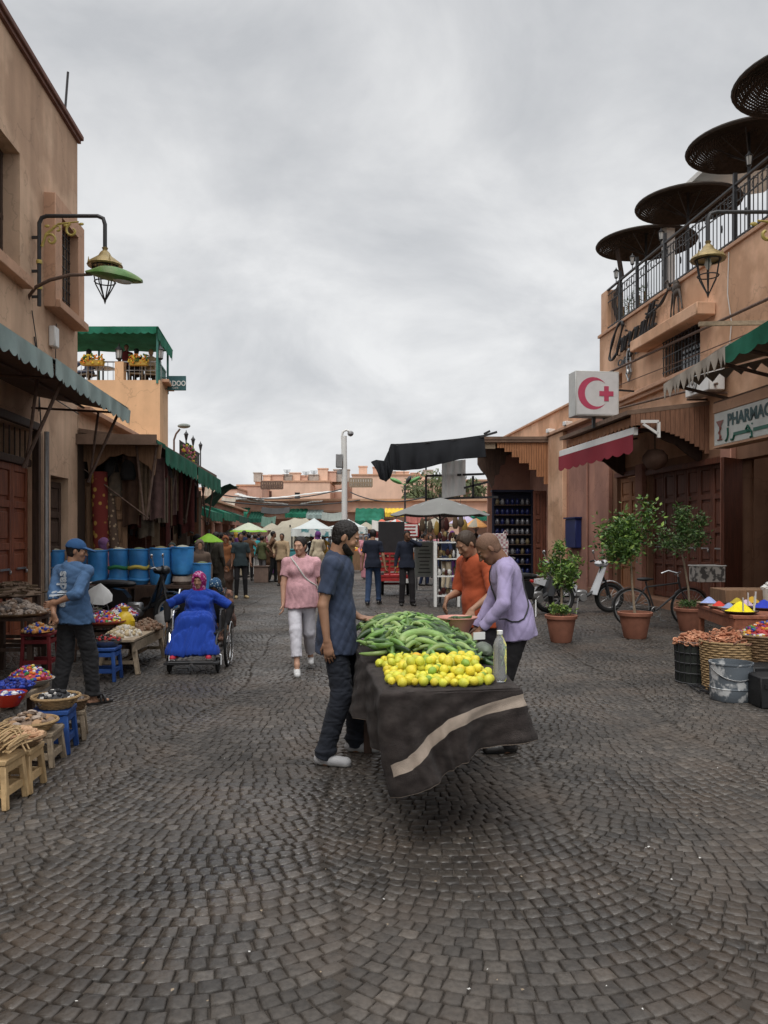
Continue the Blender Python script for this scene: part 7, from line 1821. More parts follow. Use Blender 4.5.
def produce():
 random.seed(5)
 def hgt(x,y):
  cx=.17;a=max(0,1-((x-cx)/(.50 if x>cx else .46))**2);b=max(0,1-((y-5.7)/.75)**2)
  return .20*(a**(1.25 if x>cx else .7)*b**.62)
 cols=[M('cucumber_green',(.085,.17,.04),.34,.35,14,.2,60,rand=.4,col2=(.13,.24,.06),stretch=(.4,2,2)),M('cucumber_dark',(.028,.06,.02),.34,.35,14,.2,60,rand=.4,col2=(.055,.11,.03),stretch=(.4,2,2)),M('cucumber_light',(.27,.36,.13),.4,.3,14,.2,60,rand=.25,col2=(.17,.28,.08),stretch=(.4,2,2))]
 protos=[]
 labs=['plain green cucumber in the big heap at the back of the cart','dark green cucumber in the big heap at the back of the cart','pale green cucumber in the big heap at the back of the cart']
 for k in range(9):
  L_=U(.17,.24);c=[U(.01,.03),U(-.005,.02),U(.03,.055)][k%3];r=U(.0145,.021);mb=MB();n=11
  pts=[];rs=[]
  for i in range(n):
   t=i/(n-1);pts.append((L_*(t-.5),c*math.sin(math.pi*t)*2-c,.004*math.sin(t*7+k)));rs.append(r*(math.sin(math.pi*min(max(t*.94+.03,0),1))**.33)*(1-.15*t)+.001)
  mb.tube(pts,rs,10);mb.tube([pts[0],(pts[0][0]-.012,pts[0][1],0)],.004,5)
  o=mb.build('cucumber',[cols[k%3]]);tag(o,labs[k%3],'cucumber','cucumbers heaped on the cart');protos.append(o)
 cnt=0
 for i in range(600):
  if cnt>=290:break
  y=U(5.02,6.16);xl=-.01-(y-4.28)*.108+.05;xr=.66-(y-5)*.03
  x=U(xl,xr);h=hgt(x,y)
  if y<5.15 and U(0,1)<.2:continue
  layer=U(0,1)
  z=TZ+.03+h*(1 if layer>.18 else U(.5,.9))
  gx=(hgt(x+.03,y)-hgt(x-.03,y))/.06;gy=(hgt(x,y+.03)-hgt(x,y-.03))/.06
  an=random.choice([R(25),R(-20),R(60),R(-55),R(160)])+U(-.5,.5)if x>.1 else U(-.4,.6)+R(100)*(U(0,1)<.35)
  k=cnt%9 if cnt>=9 else cnt
  o=protos[k]if cnt<9 else dup(protos[random.randrange(9)])
  nrm=Vector((-gx,-gy,1)).normalized();ux=Vector((math.cos(an),math.sin(an),0));ux=(ux-nrm*ux.dot(nrm)).normalized();uy=nrm.cross(ux)
  o.location=(x,y,z+.004);o.rotation_euler=(Matrix((ux,uy,nrm)).transposed()@Matrix.Rotation(U(-.14,.14),3,'Y')@Matrix.Rotation(U(0,6),3,'X')).to_euler();s_=U(.9,1.1);o.scale=(s_,)*3
  cnt+=1
 mb=MB();pts=[(.14*math.cos(a),.085*math.sin(a),.0)for a in np.linspace(.2,3.3,14)];mb.tube(pts,[.012]+[.026]*12+[.014],10)
 o=mb.build('cucumber',[cols[2]]);tag(o,'large pale hooked cucumber lying on the front of the heap','cucumber','cucumbers heaped on the cart');o.location=(.25,5.12,TZ+.15);o.rotation_euler=(R(35),0,.3)
 lc=[M('lemon_yellow',(.72,.56,.04),.42,.12,8,.3,160,rand=.14,col2=(.66,.60,.06)),M('lemon_lime',(.50,.54,.05),.42,.15,8,.3,160,rand=.14,col2=(.62,.58,.06)),M('lemon_green',(.24,.38,.05),.42,.15,8,.3,160,rand=.1),M('lemon_orange',(.72,.40,.03),.42,.12,8,.3,160,rand=.08)]
 ll=['ripe yellow lemon in the heap at the front of the cart','yellow green lemon in the heap at the front of the cart','green lemon among the yellow ones at the front of the cart','orange tinted lemon among the yellow ones at the front of the cart']
 pr=[]
 for m,l in zip(lc,ll):
  mb=MB();mb.lathe([(.0008,-.0300),(.0035,-.0295),(.0065,-.0265),(.016,-.0215),(.0240,-.0115),(.0268,0),(.0245,.0115),(.017,.0205),(.008,.025),(.0045,.028),(.001,.029)],n=16)
  o=mb.build('lemon',[m],ang=80);tag(o,l,'lemon','lemons heaped on the cart');pr.append([o,False])
 cnt=0
 for layer in range(4):
  sp=.053;y=4.31+layer*.04
  ymax=5.08-layer*.07;row=0
  while y<ymax:
   xl=.07-(y-4.28)*.10+layer*.05+U(-.02,.02);xr=.60-layer*.05+U(-.03,.02)
   x=xl+(row%2)*sp/2
   while x<xr:
    edge=(y>4.62+.05*layer)or layer<1 or U(0,1)<.55
    if layer>=1 and(y<4.33+.085*layer):edge=False
    if layer>=2 and(y<4.52 or x>.5):edge=edge and U(0,1)<.4
    if edge and U(0,1)<.97 and cnt<290:
     c=random.choices([0,1,2,3],[46,40,12,2])[0]
     o=pr[c][0]if not pr[c][1]else dup(pr[c][0]);pr[c][1]=True
     o.location=(x+U(-.013,.013),y+U(-.013,.013),TZ+.038+layer*.036+U(-.006,.006));o.rotation_euler=(U(0,3),U(0,3),U(0,6));s_=U(.82,1.12);o.scale=(s_,s_,s_*U(.94,1.18));cnt+=1
    x+=sp
   y+=sp*.88;row+=1
 print('lemons',cnt)
 t=thing('plastic_bowl','wide salmon pink plastic bowl at the far end of the cart','bowl',(.56,6.12,.90))
 mb=MB();mb.lathe([(.085,0),(.125,.10),(.15,.125),(.156,.125),(.156,.118),(.15,.116),(.13,.095),(.09,.012),(.001,.01)],n=30);mb.build('shell',[M('plastic_salmon',(.62,.30,.24),.4,.08,6,.03,rand=0)],t)
 for k in range(3):
  o=dup(protos[1+3*(k%2)],(.52+.05*k,6.1+.03*k,1.01),U(0,3),'dark cucumber lying in the pink bowl')
 t=thing('water_bottle','clear plastic bottle standing at the front right corner of the cart','bottle',(.645,4.45,TZ+.016))
 prof=[(.001,.006),(.03,.0),(.037,.012)]
 for k in range(9):prof+=[(.038,.03+k*.017),(.0362,.0385+k*.017)]
 prof+=[(.038,.19),(.036,.205),(.026,.235),(.015,.25),(.0125,.262),(.0125,.27)]
 mg=M('clear_plastic',(.92,.95,.95),.04,.02,5,0,spec=.5,trans=.8,rand=0)
 mg.node_tree.nodes['Principled BSDF'].inputs['IOR'].default_value=1.18
 mb=MB();mb.lathe(prof,n=28);mb.build('shell',[mg],t)
 mb=MB();mb.lathe([(.0165,.262),(.0165,.282),(.014,.284)],n=16);mb.build('cap',[m_white],t)
 mb=MB();mb.box((.66,5.55,TZ+.13),(.09,.01,.05),rz=.4);single(mb,'paper_tag',m_white,'small white paper price tag by the right edge of the cart','tag')
 mb=MB();mb.ell((.66,5.3,TZ+.07),(.06,.16,.05),12,7);single(mb,'plastic_bag',M('bag_grey',(.1,.12,.09),.4,.3,9,.5,30),'crumpled grey green bag between cucumbers and the right cart edge','bag')
produce()
def stool(loc,w,h,mat,label,rz=0.,group='stools at the left stalls',round_=False):
 t=thing('stool',label,'stool',loc,rz,group);a=w/2-.02
 mb=MB()
 if round_:mb.lathe([(w/2,h-.035),(w/2,h)],n=16)
 else:mb.box((0,0,h-.0175),(w,w,.035),bev=.006)
 mb.build('seat',[mat],t)
 for sx in(-1,1):
  for sy in(-1,1):
   mb=MB();mb.bar((sx*(a+.015),sy*(a+.015),0),(sx*a*.95,sy*a*.95,h-.035),.038,bev=.006);mb.build('leg',[mat],t)
 for z in(h*.32,h*.80):
  mb=MB()
  for s_ in(-1,1):mb.bar((-a,s_*a,z),(a,s_*a,z),.022,.045);mb.bar((s_*a,-a,z),(s_*a,a,z),.022,.045)
  mb.build('rail',[mat],t)
 return t
def basket_mesh(r,h,flare=1.25,rings=9):
 mb=MB();n=40;rings=max(7,int(h/.024))
 for k in range(rings):
  f=k/(rings-1);rr=r/flare*(1+(flare-1)*f);z=.008+h*f
  mb.tube([Vector(((rr+.004*math.sin(a*15+k*math.pi))*math.cos(a),(rr+.004*math.sin(a*15+k*math.pi))*math.sin(a),z))for a in np.linspace(0,6.2832,61)[:-1]],h/rings*.62,5,closed=True)
 mb.tube([Vector((r*1.02*math.cos(a),r*1.02*math.sin(a),h+.01))for a in np.linspace(0,6.2832,41)[:-1]],.012,6,closed=True)
 mb.lathe([(.001,.01),(r/flare,.012),(r/flare,.004),(.001,.002)],n=24)
 return mb
mwick=M('wicker',(.33,.22,.11),.8,.35,20,.5,120,rand=.12);mwickd=M('wicker_brown',(.19,.12,.065),.8,.35,20,.5,120,rand=.12)
def basket(loc,r,h,label,mat=None,flare=1.25,cat='basket',group='baskets at the stalls',name='wicker_basket'):
 o=basket_mesh(r,h,flare).build(name,[mat or mwick]);o.location=loc;return tag(o,label,cat,group)
def heap(name,loc,r,h,n,size,mats,label,cat,shape='chunk',sx=1.,sy=1.,seed=1,group=None):
 rs=random.Random(seed);mb=MB()
 mb.lathe([(r*.97,-.004),(r*.9,h*.2),(r*.6,h*.6),(r*.3,h*.85),(.002,h*.93)],n=18,sx=sx,sy=sy,m=0,wob=.05)
 for i in range(n):
  q=math.sqrt(rs.random());a=rs.uniform(0,6.283);x=r*q*math.cos(a)*sx;y=r*q*math.sin(a)*sy;z=h*(1-q**1.4)+rs.uniform(0,.4)*size
  Rm=Matrix.Rotation(rs.uniform(0,6),3,'Z')@Matrix.Rotation(rs.uniform(-.8,.8),3,'X');s=size*rs.uniform(.65,1.25);m=rs.randrange(len(mats))
  if shape=='chunk':mb.ell((x,y,z),(s*.62,s*.42,s*.3),6,4,Rm=Rm,m=m)
  elif shape=='ball':mb.ell((x,y,z),s*.5,7,5,m=m)
  elif shape=='box':mb.box((x,y,z),(s*.8,s*.7,s*.6),Rm=Rm,bev=s*.12,m=m)
  elif shape=='stick':mb.tube([Vector((x,y,z))+Rm@Vector((-s,0,0)),Vector((x,y,z))+Rm@Vector((0,s*.15,0)),Vector((x,y,z))+Rm@Vector((s,0,0))],s*.14,5,m=m)
  elif shape=='curl':
   mb.tube([Vector((x,y,z))+Rm@Vector((s*.5*math.cos(t),s*.5*math.sin(t),0))for t in np.linspace(0,4.2,7)],s*.16,5,m=m)
  elif shape=='shell':mb.lathe([(s*.02,0),(s*.55,s*.12),(s*.45,s*.3),(s*.15,s*.42)],(x,y,z),7,Rm=Rm,m=m)
 o=mb.build(name,mats);o.location=loc;return tag(o,label,cat,group,'stuff')
mst=[M('stone_pale',(.36,.29,.24),.85,.3,9),M('stone_brown',(.2,.14,.1),.85,.3,9),M('stone_grey',(.14,.12,.11),.85,.3,9)]
mterra=[M('terracotta',(.33,.13,.07),.8,.3,9),M('terracotta_pale',(.45,.22,.13),.8,.3,9),M('bark_brown',(.16,.08,.05),.85,.3,9)]
mpop=[M('pop_red',(.36,.03,.03),.5),M('pop_yellow',(.55,.4,.06),.5),M('pop_white',(.65,.63,.6),.5),M('pop_orange',(.65,.2,.03),.5),M('pop_blue',(.03,.06,.35),.5),M('pop_pink',(.34,.06,.14),.5),M('pop_green',(.05,.2,.05),.5),M('pop_purple',(.15,.03,.2),.5)]
mbluep=M('stool_blue',(.025,.085,.30),.6,.2,10,.2,50,col2=(.02,.06,.22))
mcoal=[M('coal_black',(.02,.02,.022),.5,.3,9),M('pebble_white',(.5,.48,.45),.6,.2,9)]
def at(px,Y,z=0.):return((px-384)/F*Y,Y,z)
def left_stalls():
 stool(at(53,6.12),.29,.33,mbluep,'bright blue stool carrying the basket of black and white stones',.15)
 basket(at(56,6.12,.332),.17,.075,'shallow wicker basket on the bright blue stool',mwick,1.5)
 heap('stones',at(56,6.12,.39),.14,.06,60,.042,mcoal+[mcoal[0]],'black and white polished stones in the basket on the blue stool','stones','box',seed=2)
 stool(at(70,6.5),.24,.24,m_woodG,'low tan stool just behind the bright blue one',.3)
 basket(at(71,6.48,.242),.13,.07,'small wicker basket behind the bright blue stool',mwickd,1.3)
 heap('husks',at(71,6.48,.3),.11,.04,40,.035,mst,'pale husks in the small basket behind the blue stool','husks','chunk',seed=3)
 stool(at(38,5.78),.29,.25,m_woodG,'rough tan wooden stool under the basket of mushrooms shaped bark',.1)
 basket(at(31,5.72,.252),.175,.06,'round wicker tray of bark pieces on the rough tan stool',mwick,1.45)
 heap('bark_pieces',at(31,5.72,.30),.145,.055,70,.05,[mst[1],M('bark_tan',(.33,.2,.11),.8),mst[0]],'curled bark pieces in the round wicker tray','bark','shell',seed=4)
 stool(at(18,5.2),.25,.28,m_bamboo,'pale bamboo stool under the tray of tan clay',.05)
 basket(at(20,5.2,.282),.15,.05,'shallow basket on the pale bamboo stool',mwickd,1.4)
 heap('clay_lumps',at(20,5.2,.32),.135,.06,60,.05,[M('clay_tan',(.45,.26,.15),.85),M('clay_pale',(.52,.33,.2),.85)],'tan clay lumps in the shallow basket on the bamboo stool','clay','chunk',seed=5)
 stool(at(-6,4.92),.28,.30,m_bamboo,'nearest bamboo stool cut by the left edge of the photo',.0)
 mb=MB()
 for k in range(70):
  x=U(-.16,.16);z=.02+abs(U(0,.15))*(1-(x/.2)**2);mb.tube([(x,-.14,z),(x+U(-.01,.01),0,z+.01),(x+U(-.02,.02),.14,z)],.006,5)
 for zz in(.05,.1):mb.tube([(-.17,-.02+zz,0.01),(-.1,zz-.02,.14),(.1,zz-.02,.14),(.17,-.02+zz,.01)],.006,5)
 o=mb.build('reed_bundle',[m_bamboo]);o.location=at(-4,4.92,.30);tag(o,'bundle of pale reed sticks on the nearest bamboo stool','bundle')
 t=thing('plank_table','low table with a weathered grey top carrying the red and blue bowls','table',(-3.2,6.1,0))
 mb=MB();mb.box((-3.16,6.05,.36),(.66,1.7,.035),rz=.07,bev=.004);mb.build('top',[m_woodG],t,world=True)
 for x,y in((-2.92,5.35),(-2.98,6.75),(-3.4,5.35),(-3.45,6.75)):
  mb=MB();mb.bar((x,y,0),(x,y,.34),.05);mb.build('leg',[m_woodD],t,world=True)
 def bowl(loc,r,h,mat,lb,cat='bowl'):
  mb=MB();mb.lathe([(r*.55,0),(r*.9,h*.7),(r,h),(r*.97,h),(r*.86,h*.7),(r*.5,.012),(.001,.01)],n=24);o=mb.build('bowl',[mat]);o.location=loc;return tag(o,lb,cat,'bowls at the left stalls')
 bowl(at(8,5.95,.38),.135,.10,M('plastic_red',(.42,.035,.02),.35),'glossy red bowl at the left edge of the low grey table')
 heap('red_fruit',at(8,5.95,.45),.11,.02,30,.04,[m_white,mpop[4]],'small white and blue pieces in the red bowl','pieces','chunk',seed=6)
 bowl(at(14,6.35,.38),.16,.08,M('plastic_blue',(.02,.04,.25),.35),'deep blue bowl behind the red one')
 heap('blue_pieces',at(14,6.35,.45),.14,.05,80,.04,[mpop[4],M('indigo',(.02,.02,.12),.6)],'indigo blue pieces in the deep blue bowl','pigment','box',seed=7)
 bowl(at(31,6.75,.38),.19,.06,M('enamel_white',(.5,.46,.4),.4),'pale shallow dish of coloured tops on the low grey table')
 heap('coloured_tops',at(30,6.75,.44),.17,.10,200,.034,mpop,'heap of red, white, yellow and pink trinkets in the pale dish','trinkets','box',seed=8)
 t=thing('dark_table','tall dark wooden table carrying the round tray of stones and shells','table',at(16,9.6))
 mb=MB();mb.box((0,0,.66),(.62,.5,.04));mb.build('top',[m_woodD],t)
 for sx in(-.26,.26):
  for sy in(-.2,.2):
   mb=MB();mb.bar((sx,sy,0),(sx,sy,.64),.06);mb.build('leg',[m_woodD],t)
 mb=MB();mb.bar((-.26,-.2,.3),(.26,-.2,.3),.04);mb.bar((-.26,.2,.3),(.26,.2,.3),.04);mb.build('rail',[m_woodD],t)
 mb=MB();mb.lathe([(.3,0),(.36,.03),(.365,.045),(.34,.04),(.28,.012),(.001,.01)],n=32);o=mb.build('round_tray',[mwickd]);o.location=at(17,9.6,.682);tag(o,'wide round woven tray on the tall dark table','tray')
 heap('shells_and_stones',at(17,9.6,.70),.33,.15,240,.075,mst+[mst[0]],'pale stones and shells heaped on the wide round tray','stones','chunk',seed=9)
 heap('twigs',at(13,10.6,.86),.34,.16,120,.09,[mst[1],M('twig_brown',(.13,.09,.055),.85)],'brown twiggy herbs piled by the red door','herbs','stick',seed=10)
 stool(at(13,10.6),.5,.86,m_woodD,'tall dark stand under the twiggy herbs by the door',0)
 stool(at(40,9.5),.34,.50,M('paint_dark_red',(.16,.015,.018),.6),'dark red stool behind the legs of the man in blue',.1)
 heap('orange_shells',at(38,9.4,.52),.17,.08,90,.04,[M('shell_orange',(.5,.22,.06),.7),M('shell_cream',(.5,.4,.25),.7),mpop[4]],'orange and cream snail shells on the dark red stool','shells','ball',seed=11)
 stool(at(105,9.1),.30,.38,mbluep,'blue stool under the dark metal bowl beside the trestle bench',.05)
 bowl(at(107,9.12,.382),.17,.07,m_steel,'dark metal bowl on the blue stool beside the trestle bench')
 heap('dark_trinkets',at(107,9.12,.44),.14,.06,80,.04,[mcoal[0],M('iron_brown',(.08,.05,.04),.6),mpop[0],mcoal[0]],'dark trinkets in the metal bowl with a few red ones','trinkets','box',seed=12)
 stool(at(103,9.9),.32,.55,m_woodD,'black stool under the tray of bright coloured trinkets',.1)
 mb=MB();mb.lathe([(.2,0),(.27,.03),(.275,.045),(.25,.04),(.19,.012),(.001,.01)],n=28);o=mb.build('round_tray',[M('tray_red',(.35,.08,.05),.6)]);o.location=at(104,9.9,.552);tag(o,'reddish tray of coloured trinkets beside the yellow bag','tray')
 heap('bright_trinkets',at(104,9.9,.58),.23,.12,300,.04,mpop,'bright red, yellow and white trinkets heaped on the reddish tray','trinkets','box',seed=13)
 heap('trinket_rows',at(122,10.6,.58),.2,.14,220,.04,[mpop[2],mpop[4],mpop[5],mpop[0]],'blue, white and pink trinkets behind the yellow bag','trinkets','box',seed=14)
 stool(at(122,10.6),.34,.57,m_woodD,'black stool under the blue and white trinkets',.1)
 heap('herb_pile',at(92,10.6,.55),.26,.13,120,.06,[M('herb_purple',(.09,.05,.07),.8),M('herb_green',(.08,.09,.03),.8),mst[2]],'dark purple and green dried herbs behind the coloured trinkets','herbs','stick',seed=15)
 stool(at(92,10.6),.36,.54,m_woodD,'black stool under the dried herbs',.1)
 t=thing('trestle_bench','rough wooden trestle bench with garlic and bark on its top','bench',(-3.16,10.1,0),R(2))
 mb=MB();mb.box((0,0,.41),(.42,1.5,.03),bev=.004);mb.box((.19,0,.33),(.03,1.4,.11));mb.box((-.19,0,.33),(.03,1.4,.11));mb.build('top',[m_woodG],t)
 for sx in(-.2,.2):
  for sy in(-.62,.62):
   mb=MB();mb.bar((sx*1.15,sy*1.05,0),(sx*.8,sy,.4),.055,bev=.006);mb.build('leg',[m_woodG],t)
 mb=MB();mb.bar((-.2,-.62,.14),(.2,-.62,.14),.04);mb.bar((-.2,.62,.14),(.2,.62,.14),.04);mb.bar((0,-.6,.14),(0,.6,.14),.04);mb.build('rail',[m_woodG],t)
 heap('garlic',(-3.17,9.75,.425),.2,.10,110,.055,[M('garlic',(.55,.5,.42),.7),M('garlic_cream',(.5,.4,.25),.7)],'cream garlic and roots on the near half of the bench','garlic','ball',seed=16,sy=1.3)
 heap('nuts',(-3.10,10.45,.425),.19,.12,110,.05,[M('nut_brown',(.16,.09,.055),.7),mst[1]],'brown nuts on the far half of the bench','nuts','ball',seed=17,sy=1.4)
 mb=MB();n=16
 mb.lathe([(.07,0),(.11,.05),(.12,.13),(.09,.2),(.035,.25),(.06,.3)],n=18,wob=.09);o=mb.build('plastic_bag',[M('plastic_yellow',(.62,.42,.02),.35,.15,8,.6,22)]);o.location=at(125,10.0,.45);tag(o,'bright yellow plastic bag standing on the trestle bench','bag')
 mb=MB();mb.lathe([(.001,.25),(.14,.1),(.2,0)],n=8);o=mb.build('paper_cone',[m_white]);o.location=at(99,11.6,.75);o.rotation_euler=(.5,.3,0);tag(o,'white paper cone among the goods in front of the parked motorcycle','paper')
 mb=MB();mb.box((0,0,.3),(.9,.7,.6),bev=.01);o=mb.build('goods_crate',[m_woodD]);o.location=(-4.85,8.3,0);tag(o,'dark crate against the left door behind the stools','crate')
 for i,(x,y,z_,c,lb)in enumerate(((-4.8,8.2,.6,mpop[0],'red cloth bundle on the dark crate by the left door'),(-3.75,7.6,0,m_woodD,'dark cloth bundle on the ground left of the man in blue'))):
  mb=MB();mb.lathe([(.2,0),(.27,.08),(.22,.2),(.06,.26)],n=16,wob=.08);o=mb.build('cloth_bundle',[c]);o.location=(x,y,z_);tag(o,lb,'bundle')
left_stalls()
def barrels():
 Y=14.6;zt=.75
 t=thing('barrel_table','long dark plank table under the row of blue barrels','table',(-4.5,Y,0))
 mb=MB();x0,x1=P(40,0,Y).x,P(213,0,Y).x;mb.box(((x0+x1)/2,Y+.1,zt-.03),(x1-x0,.75,.055));mb.build('top',[m_woodD],t,world=True)
 for k in range(5):
  for dy in(-.2,.38):
   mb=MB();x=x0+.1+(x1-x0-.2)*k/4;mb.bar((x,Y+dy,0),(x,Y+dy,zt-.06),.06);mb.build('leg',[m_woodD],t,world=True)
 mblue=M('barrel_blue',(.035,.20,.50),.42,.2,5,.3,16,rand=.15,col2=(.06,.27,.58))
 rowp=[(54,.0,.60,.185,'leftmost blue barrel of the row, by the wall'),(77,.12,.56,.17,'blue barrel with a pale rim hidden behind the man in blue'),(98,0,.60,.18,'plain blue barrel right of the man in blue'),(119,0,.62,.18,'blue barrel tied with a green cloth band'),(139,0,.62,.18,'blue barrel tied with a yellow cloth band'),(160.5,0,.64,.195,'tall plain blue barrel right of the yellow banded one'),(182.5,0,.66,.205,'biggest blue barrel with a bulging base, near the right end'),(202,-.2,.5,.165,'small low blue barrel at the right end of the row')]
 for i,(px,dy,h,r,lb)in enumerate(rowp):
  z0=zt if i<6 else(zt+.16 if i==6 else .62)
  if i==6:h=.50
  y=Y+dy;t=thing('blue_barrel',lb,'barrel',at(px,y,z0),group='blue barrels on the plank table')
  mb=MB()
  if i in(3,4):prof=[(r*.8,0),(r*.97,.05),(r*1.0,.15),(r*.93,h*.42),(r*.88,h*.5),(r*.95,h*.6),(r,h*.8),(r*.98,h)]
  elif i==6:prof=[(r*.5,0),(r*.85,.03),(r*1.0,.12),(r*.96,h*.5),(r*1.0,h*.8),(r*1.0,h)]
  else:prof=[(r*.88,0),(r*.95,.04),(r,h*.3),(r*.97,h*.6),(r,h*.9),(r*.98,h)]
  prof+=[(r*1.03,h+.005),(r*1.03,h+.025),(r*.93,h+.028),(r*.9,h-.03),(.001,h-.04)]
  mb.lathe(prof,n=28,wob=.013);mb.build('drum',[mblue],t)
  mb=MB();mb.lathe([(r*.9,h-.02),(r*.7,h+.02),(r*.3,h+.05),(.002,h+.06)],n=16,wob=.08);mb.build('contents',[[M('contents_pale',(.33,.33,.26),.9),M('contents_green',(.12,.15,.08),.9),M('contents_olive',(.2,.17,.08),.9)][i%3]],t)
  if i in(3,4):
   mb=MB();mb.tube([Vector((r*.93*math.cos(a),r*.93*math.sin(a),h*.5+.015*math.sin(a*3)))for a in np.linspace(0,6.2832,33)[:-1]],.035,8,closed=True)
   mb.build('cloth_band',[M('band_green',(.03,.17,.07),.8)if i==3 else M('band_yellow',(.5,.4,.08),.8)],t)
   mb=MB();mb.tube([Vector((r*.96*math.cos(a),r*.96*math.sin(a),h*.14+.01*math.sin(a*2)))for a in np.linspace(0,6.2832,33)[:-1]],.03,8,closed=True);mb.build('lower_fold',[mblue],t)
 for px,lb in((98,'white sack under the plain blue barrel'),(182.5,'brown clay dish under the biggest blue barrel')):
  mb=MB();mb.lathe([(.14,0),(.19,.06),(.17,.15)]if px>100 else[(.2,-.09),(.22,-.04),(.18,0)],n=18,wob=.03);o=mb.build('dish',[m_whiteC if px<100 else mst[0]]);o.location=at(px,Y-.0 if px>100 else Y-.3,zt+(.0 if px>100 else .06));tag(o,lb,'dish' if px>100 else 'sack')
 for i,(px,y,sx,h,m,lb)in enumerate(((172,13.7,.34,.38,M('sack_grey',(.33,.32,.31),.6,.2,6,.6,16),'crumpled pale grey plastic sack under the right end of the barrels'),(186,13.9,.22,.30,_M['sack_grey'],'smaller pale sack beside the wheelchair'),(174,14.1,.3,.62,M('sack_blue',(.03,.13,.3),.5,.2,6,.5,16),'blue plastic bundle on the pale sack under the barrels'),(150,14.9,.35,.5,m_woodD,'dark bundle behind the parked motorcycle'),(196,14.8,.22,.6,m_woodB,'brown cardboard bundle below the small barrel'))):
  mb=MB();mb.lathe([(sx*.9,0),(sx,h*.25),(sx*.85,h*.7),(sx*.4,h*.97),(.01,h)],n=22,wob=.09,sy=.7);o=mb.build('sack',[m]);o.location=at(px,y);tag(o,lb,'sack','sacks under the barrel table')
barrels()
def moped(label,loc,rz,body,dark,big=True,lights=True,fairing=True,name='moped'):
 """local x = forward"""
 t=thing(name,label,'moped',loc,rz);t.scale=(1.1,)*3
 for sx,nm in((-.6,'rear_wheel'),(.6,'front_wheel')):
  mb=MB();mb.tube([(sx+.25*math.cos(a),0,.3+.25*math.sin(a))for a in np.linspace(0,6.2832,33)[:-1]],.042,8,closed=True);o=mb.build(nm,[m_rubber],t)
  mb=MB();mb.tube([(sx+.205*math.cos(a),0,.3+.205*math.sin(a))for a in np.linspace(0,6.2832,33)[:-1]],.018,6,closed=True)
  for k in range(12):a=k*math.pi/6;mb.tube([(sx,.02 if k%2 else-.02,.3),(sx+.2*math.cos(a),0,.3+.2*math.sin(a))],.005,4)
  mb.tube([(sx,-.05,.3),(sx,.05,.3)],.045,10);mb.build('rim',[m_steel],o)
 mb=MB()
 def fend(cx,a0,a1,r):mb.sheet(lambda u,v:(cx+r*math.cos(a0+(a1-a0)*u),-.055+.11*v,.3+r*math.sin(a0+(a1-a0)*u)+.012*math.sin(math.pi*v)),12,4,.006)
 fend(.6,.3,2.5,.315);fend(-.6,.5,2.9,.32);mb.build('mudguard',[body],t)
 mb=MB()
 mb.tube([(.42,0,.92),(.5,0,.62),(.58,0,.33)],.024,6);mb.tube([(.6,.06,.3),(.5,.06,.64)],.018,6);mb.tube([(.6,-.06,.3),(.5,-.06,.64)],.018,6)
 mb.tube([(.45,0,.85),(.36,0,.45),(.15,0,.33),(-.1,0,.33)],.035,6);mb.tube([(-.6,.08,.3),(-.35,.09,.62)],.02,6);mb.tube([(-.6,-.08,.3),(-.35,-.09,.62)],.02,6);mb.tube([(-.1,.0,.33),(-.6,.07,.3)],.02,6)
 mb.build('frame',[dark],t)
 mb=MB()
 mb.sheet(lambda u,v:(.50-.20*v-.05*math.cos((u-.5)*2.4),(-.2+.4*u)*(.75+.25*v),.88-.52*v),8,10,.014)
 if fairing:mb.build('leg_shield',[body],t)
 mb=MB()
 mb.prism([(-.1,.34),(-.06,.52),(-.16,.64),(-.5,.70),(-.86,.66),(-.88,.58),(-.6,.5),(-.38,.46),(-.28,.34)],(0,-.085,0),(1,0,0),Z,(0,.17,0));mb.build('body_panel',[body],t)
 mb=MB();mb.ell((-.34,0,.74),(.36,.12,.065),16,8);mb.ell((-.1,0,.735),(.14,.1,.05),12,6);mb.build('seat',[M('seat_black',(.014,.014,.015),.5)],t)
 mb=MB();mb.lathe([(.07,-.09),(.085,-.06),(.085,.06),(.07,.09)],(.06,0,.3),12,Rm=Matrix.Rotation(R(90),3,'X'));mb.box((.02,0,.38),(.24,.15,.14),bev=.03);mb.tube([(.1,.07,.3),(.0,.1,.2),(-.3,.12,.22),(-.7,.13,.26)],[.02,.02,.035,.035],8);mb.build('engine',[m_steel],t)
 mb=MB();mb.tube([(.36,-.32,.98),(.4,-.2,1.0),(.43,-.06,.93),(.43,.06,.93),(.4,.2,1.0),(.36,.32,.98)],.014,6);h_=mb.build('handlebar',[m_chrome],t)
 for s_ in(-1,1):
  mb=MB();mb.tube([(.37,s_*.22,1.0),(.355,s_*.34,.98)],.02,6);mb.build('grip',[m_rubber],h_)
  mb=MB();mb.tube([(.4,s_*.2,1.0),(.38,s_*.24,1.14)],.006,4);mb.ell((.375,s_*.25,1.17),(.015,.055,.04),10,6);mb.build('mirror',[m_chrome],h_)
 mb=MB();mb.ell((.5,0,.95),(.08,.085,.075),12,8);mb.ell((.4,0,.95),(.09,.12,.06),10,6);mb.build('headlight',[body],t)
 mb=MB();mb.box((-.93,0,.62),(.05,.12,.06),bev=.012);mb.build('tail_light',[M('lens_red',(.5,.02,.015),.25)],t)
 mb=MB();mb.box((-.95,0,.48),(.01,.14,.16));mb.build('number_plate',[m_white],t)
 mb=MB()
 for s_ in(-1,1):mb.tube([(-.5,s_*.1,.72),(-.95,s_*.1,.74)],.01,5)
 for x in(-.6,-.75,-.9):mb.tube([(x,-.1,.73),(x,.1,.73)],.009,5)
 mb.build('rack',[m_chrome],t)
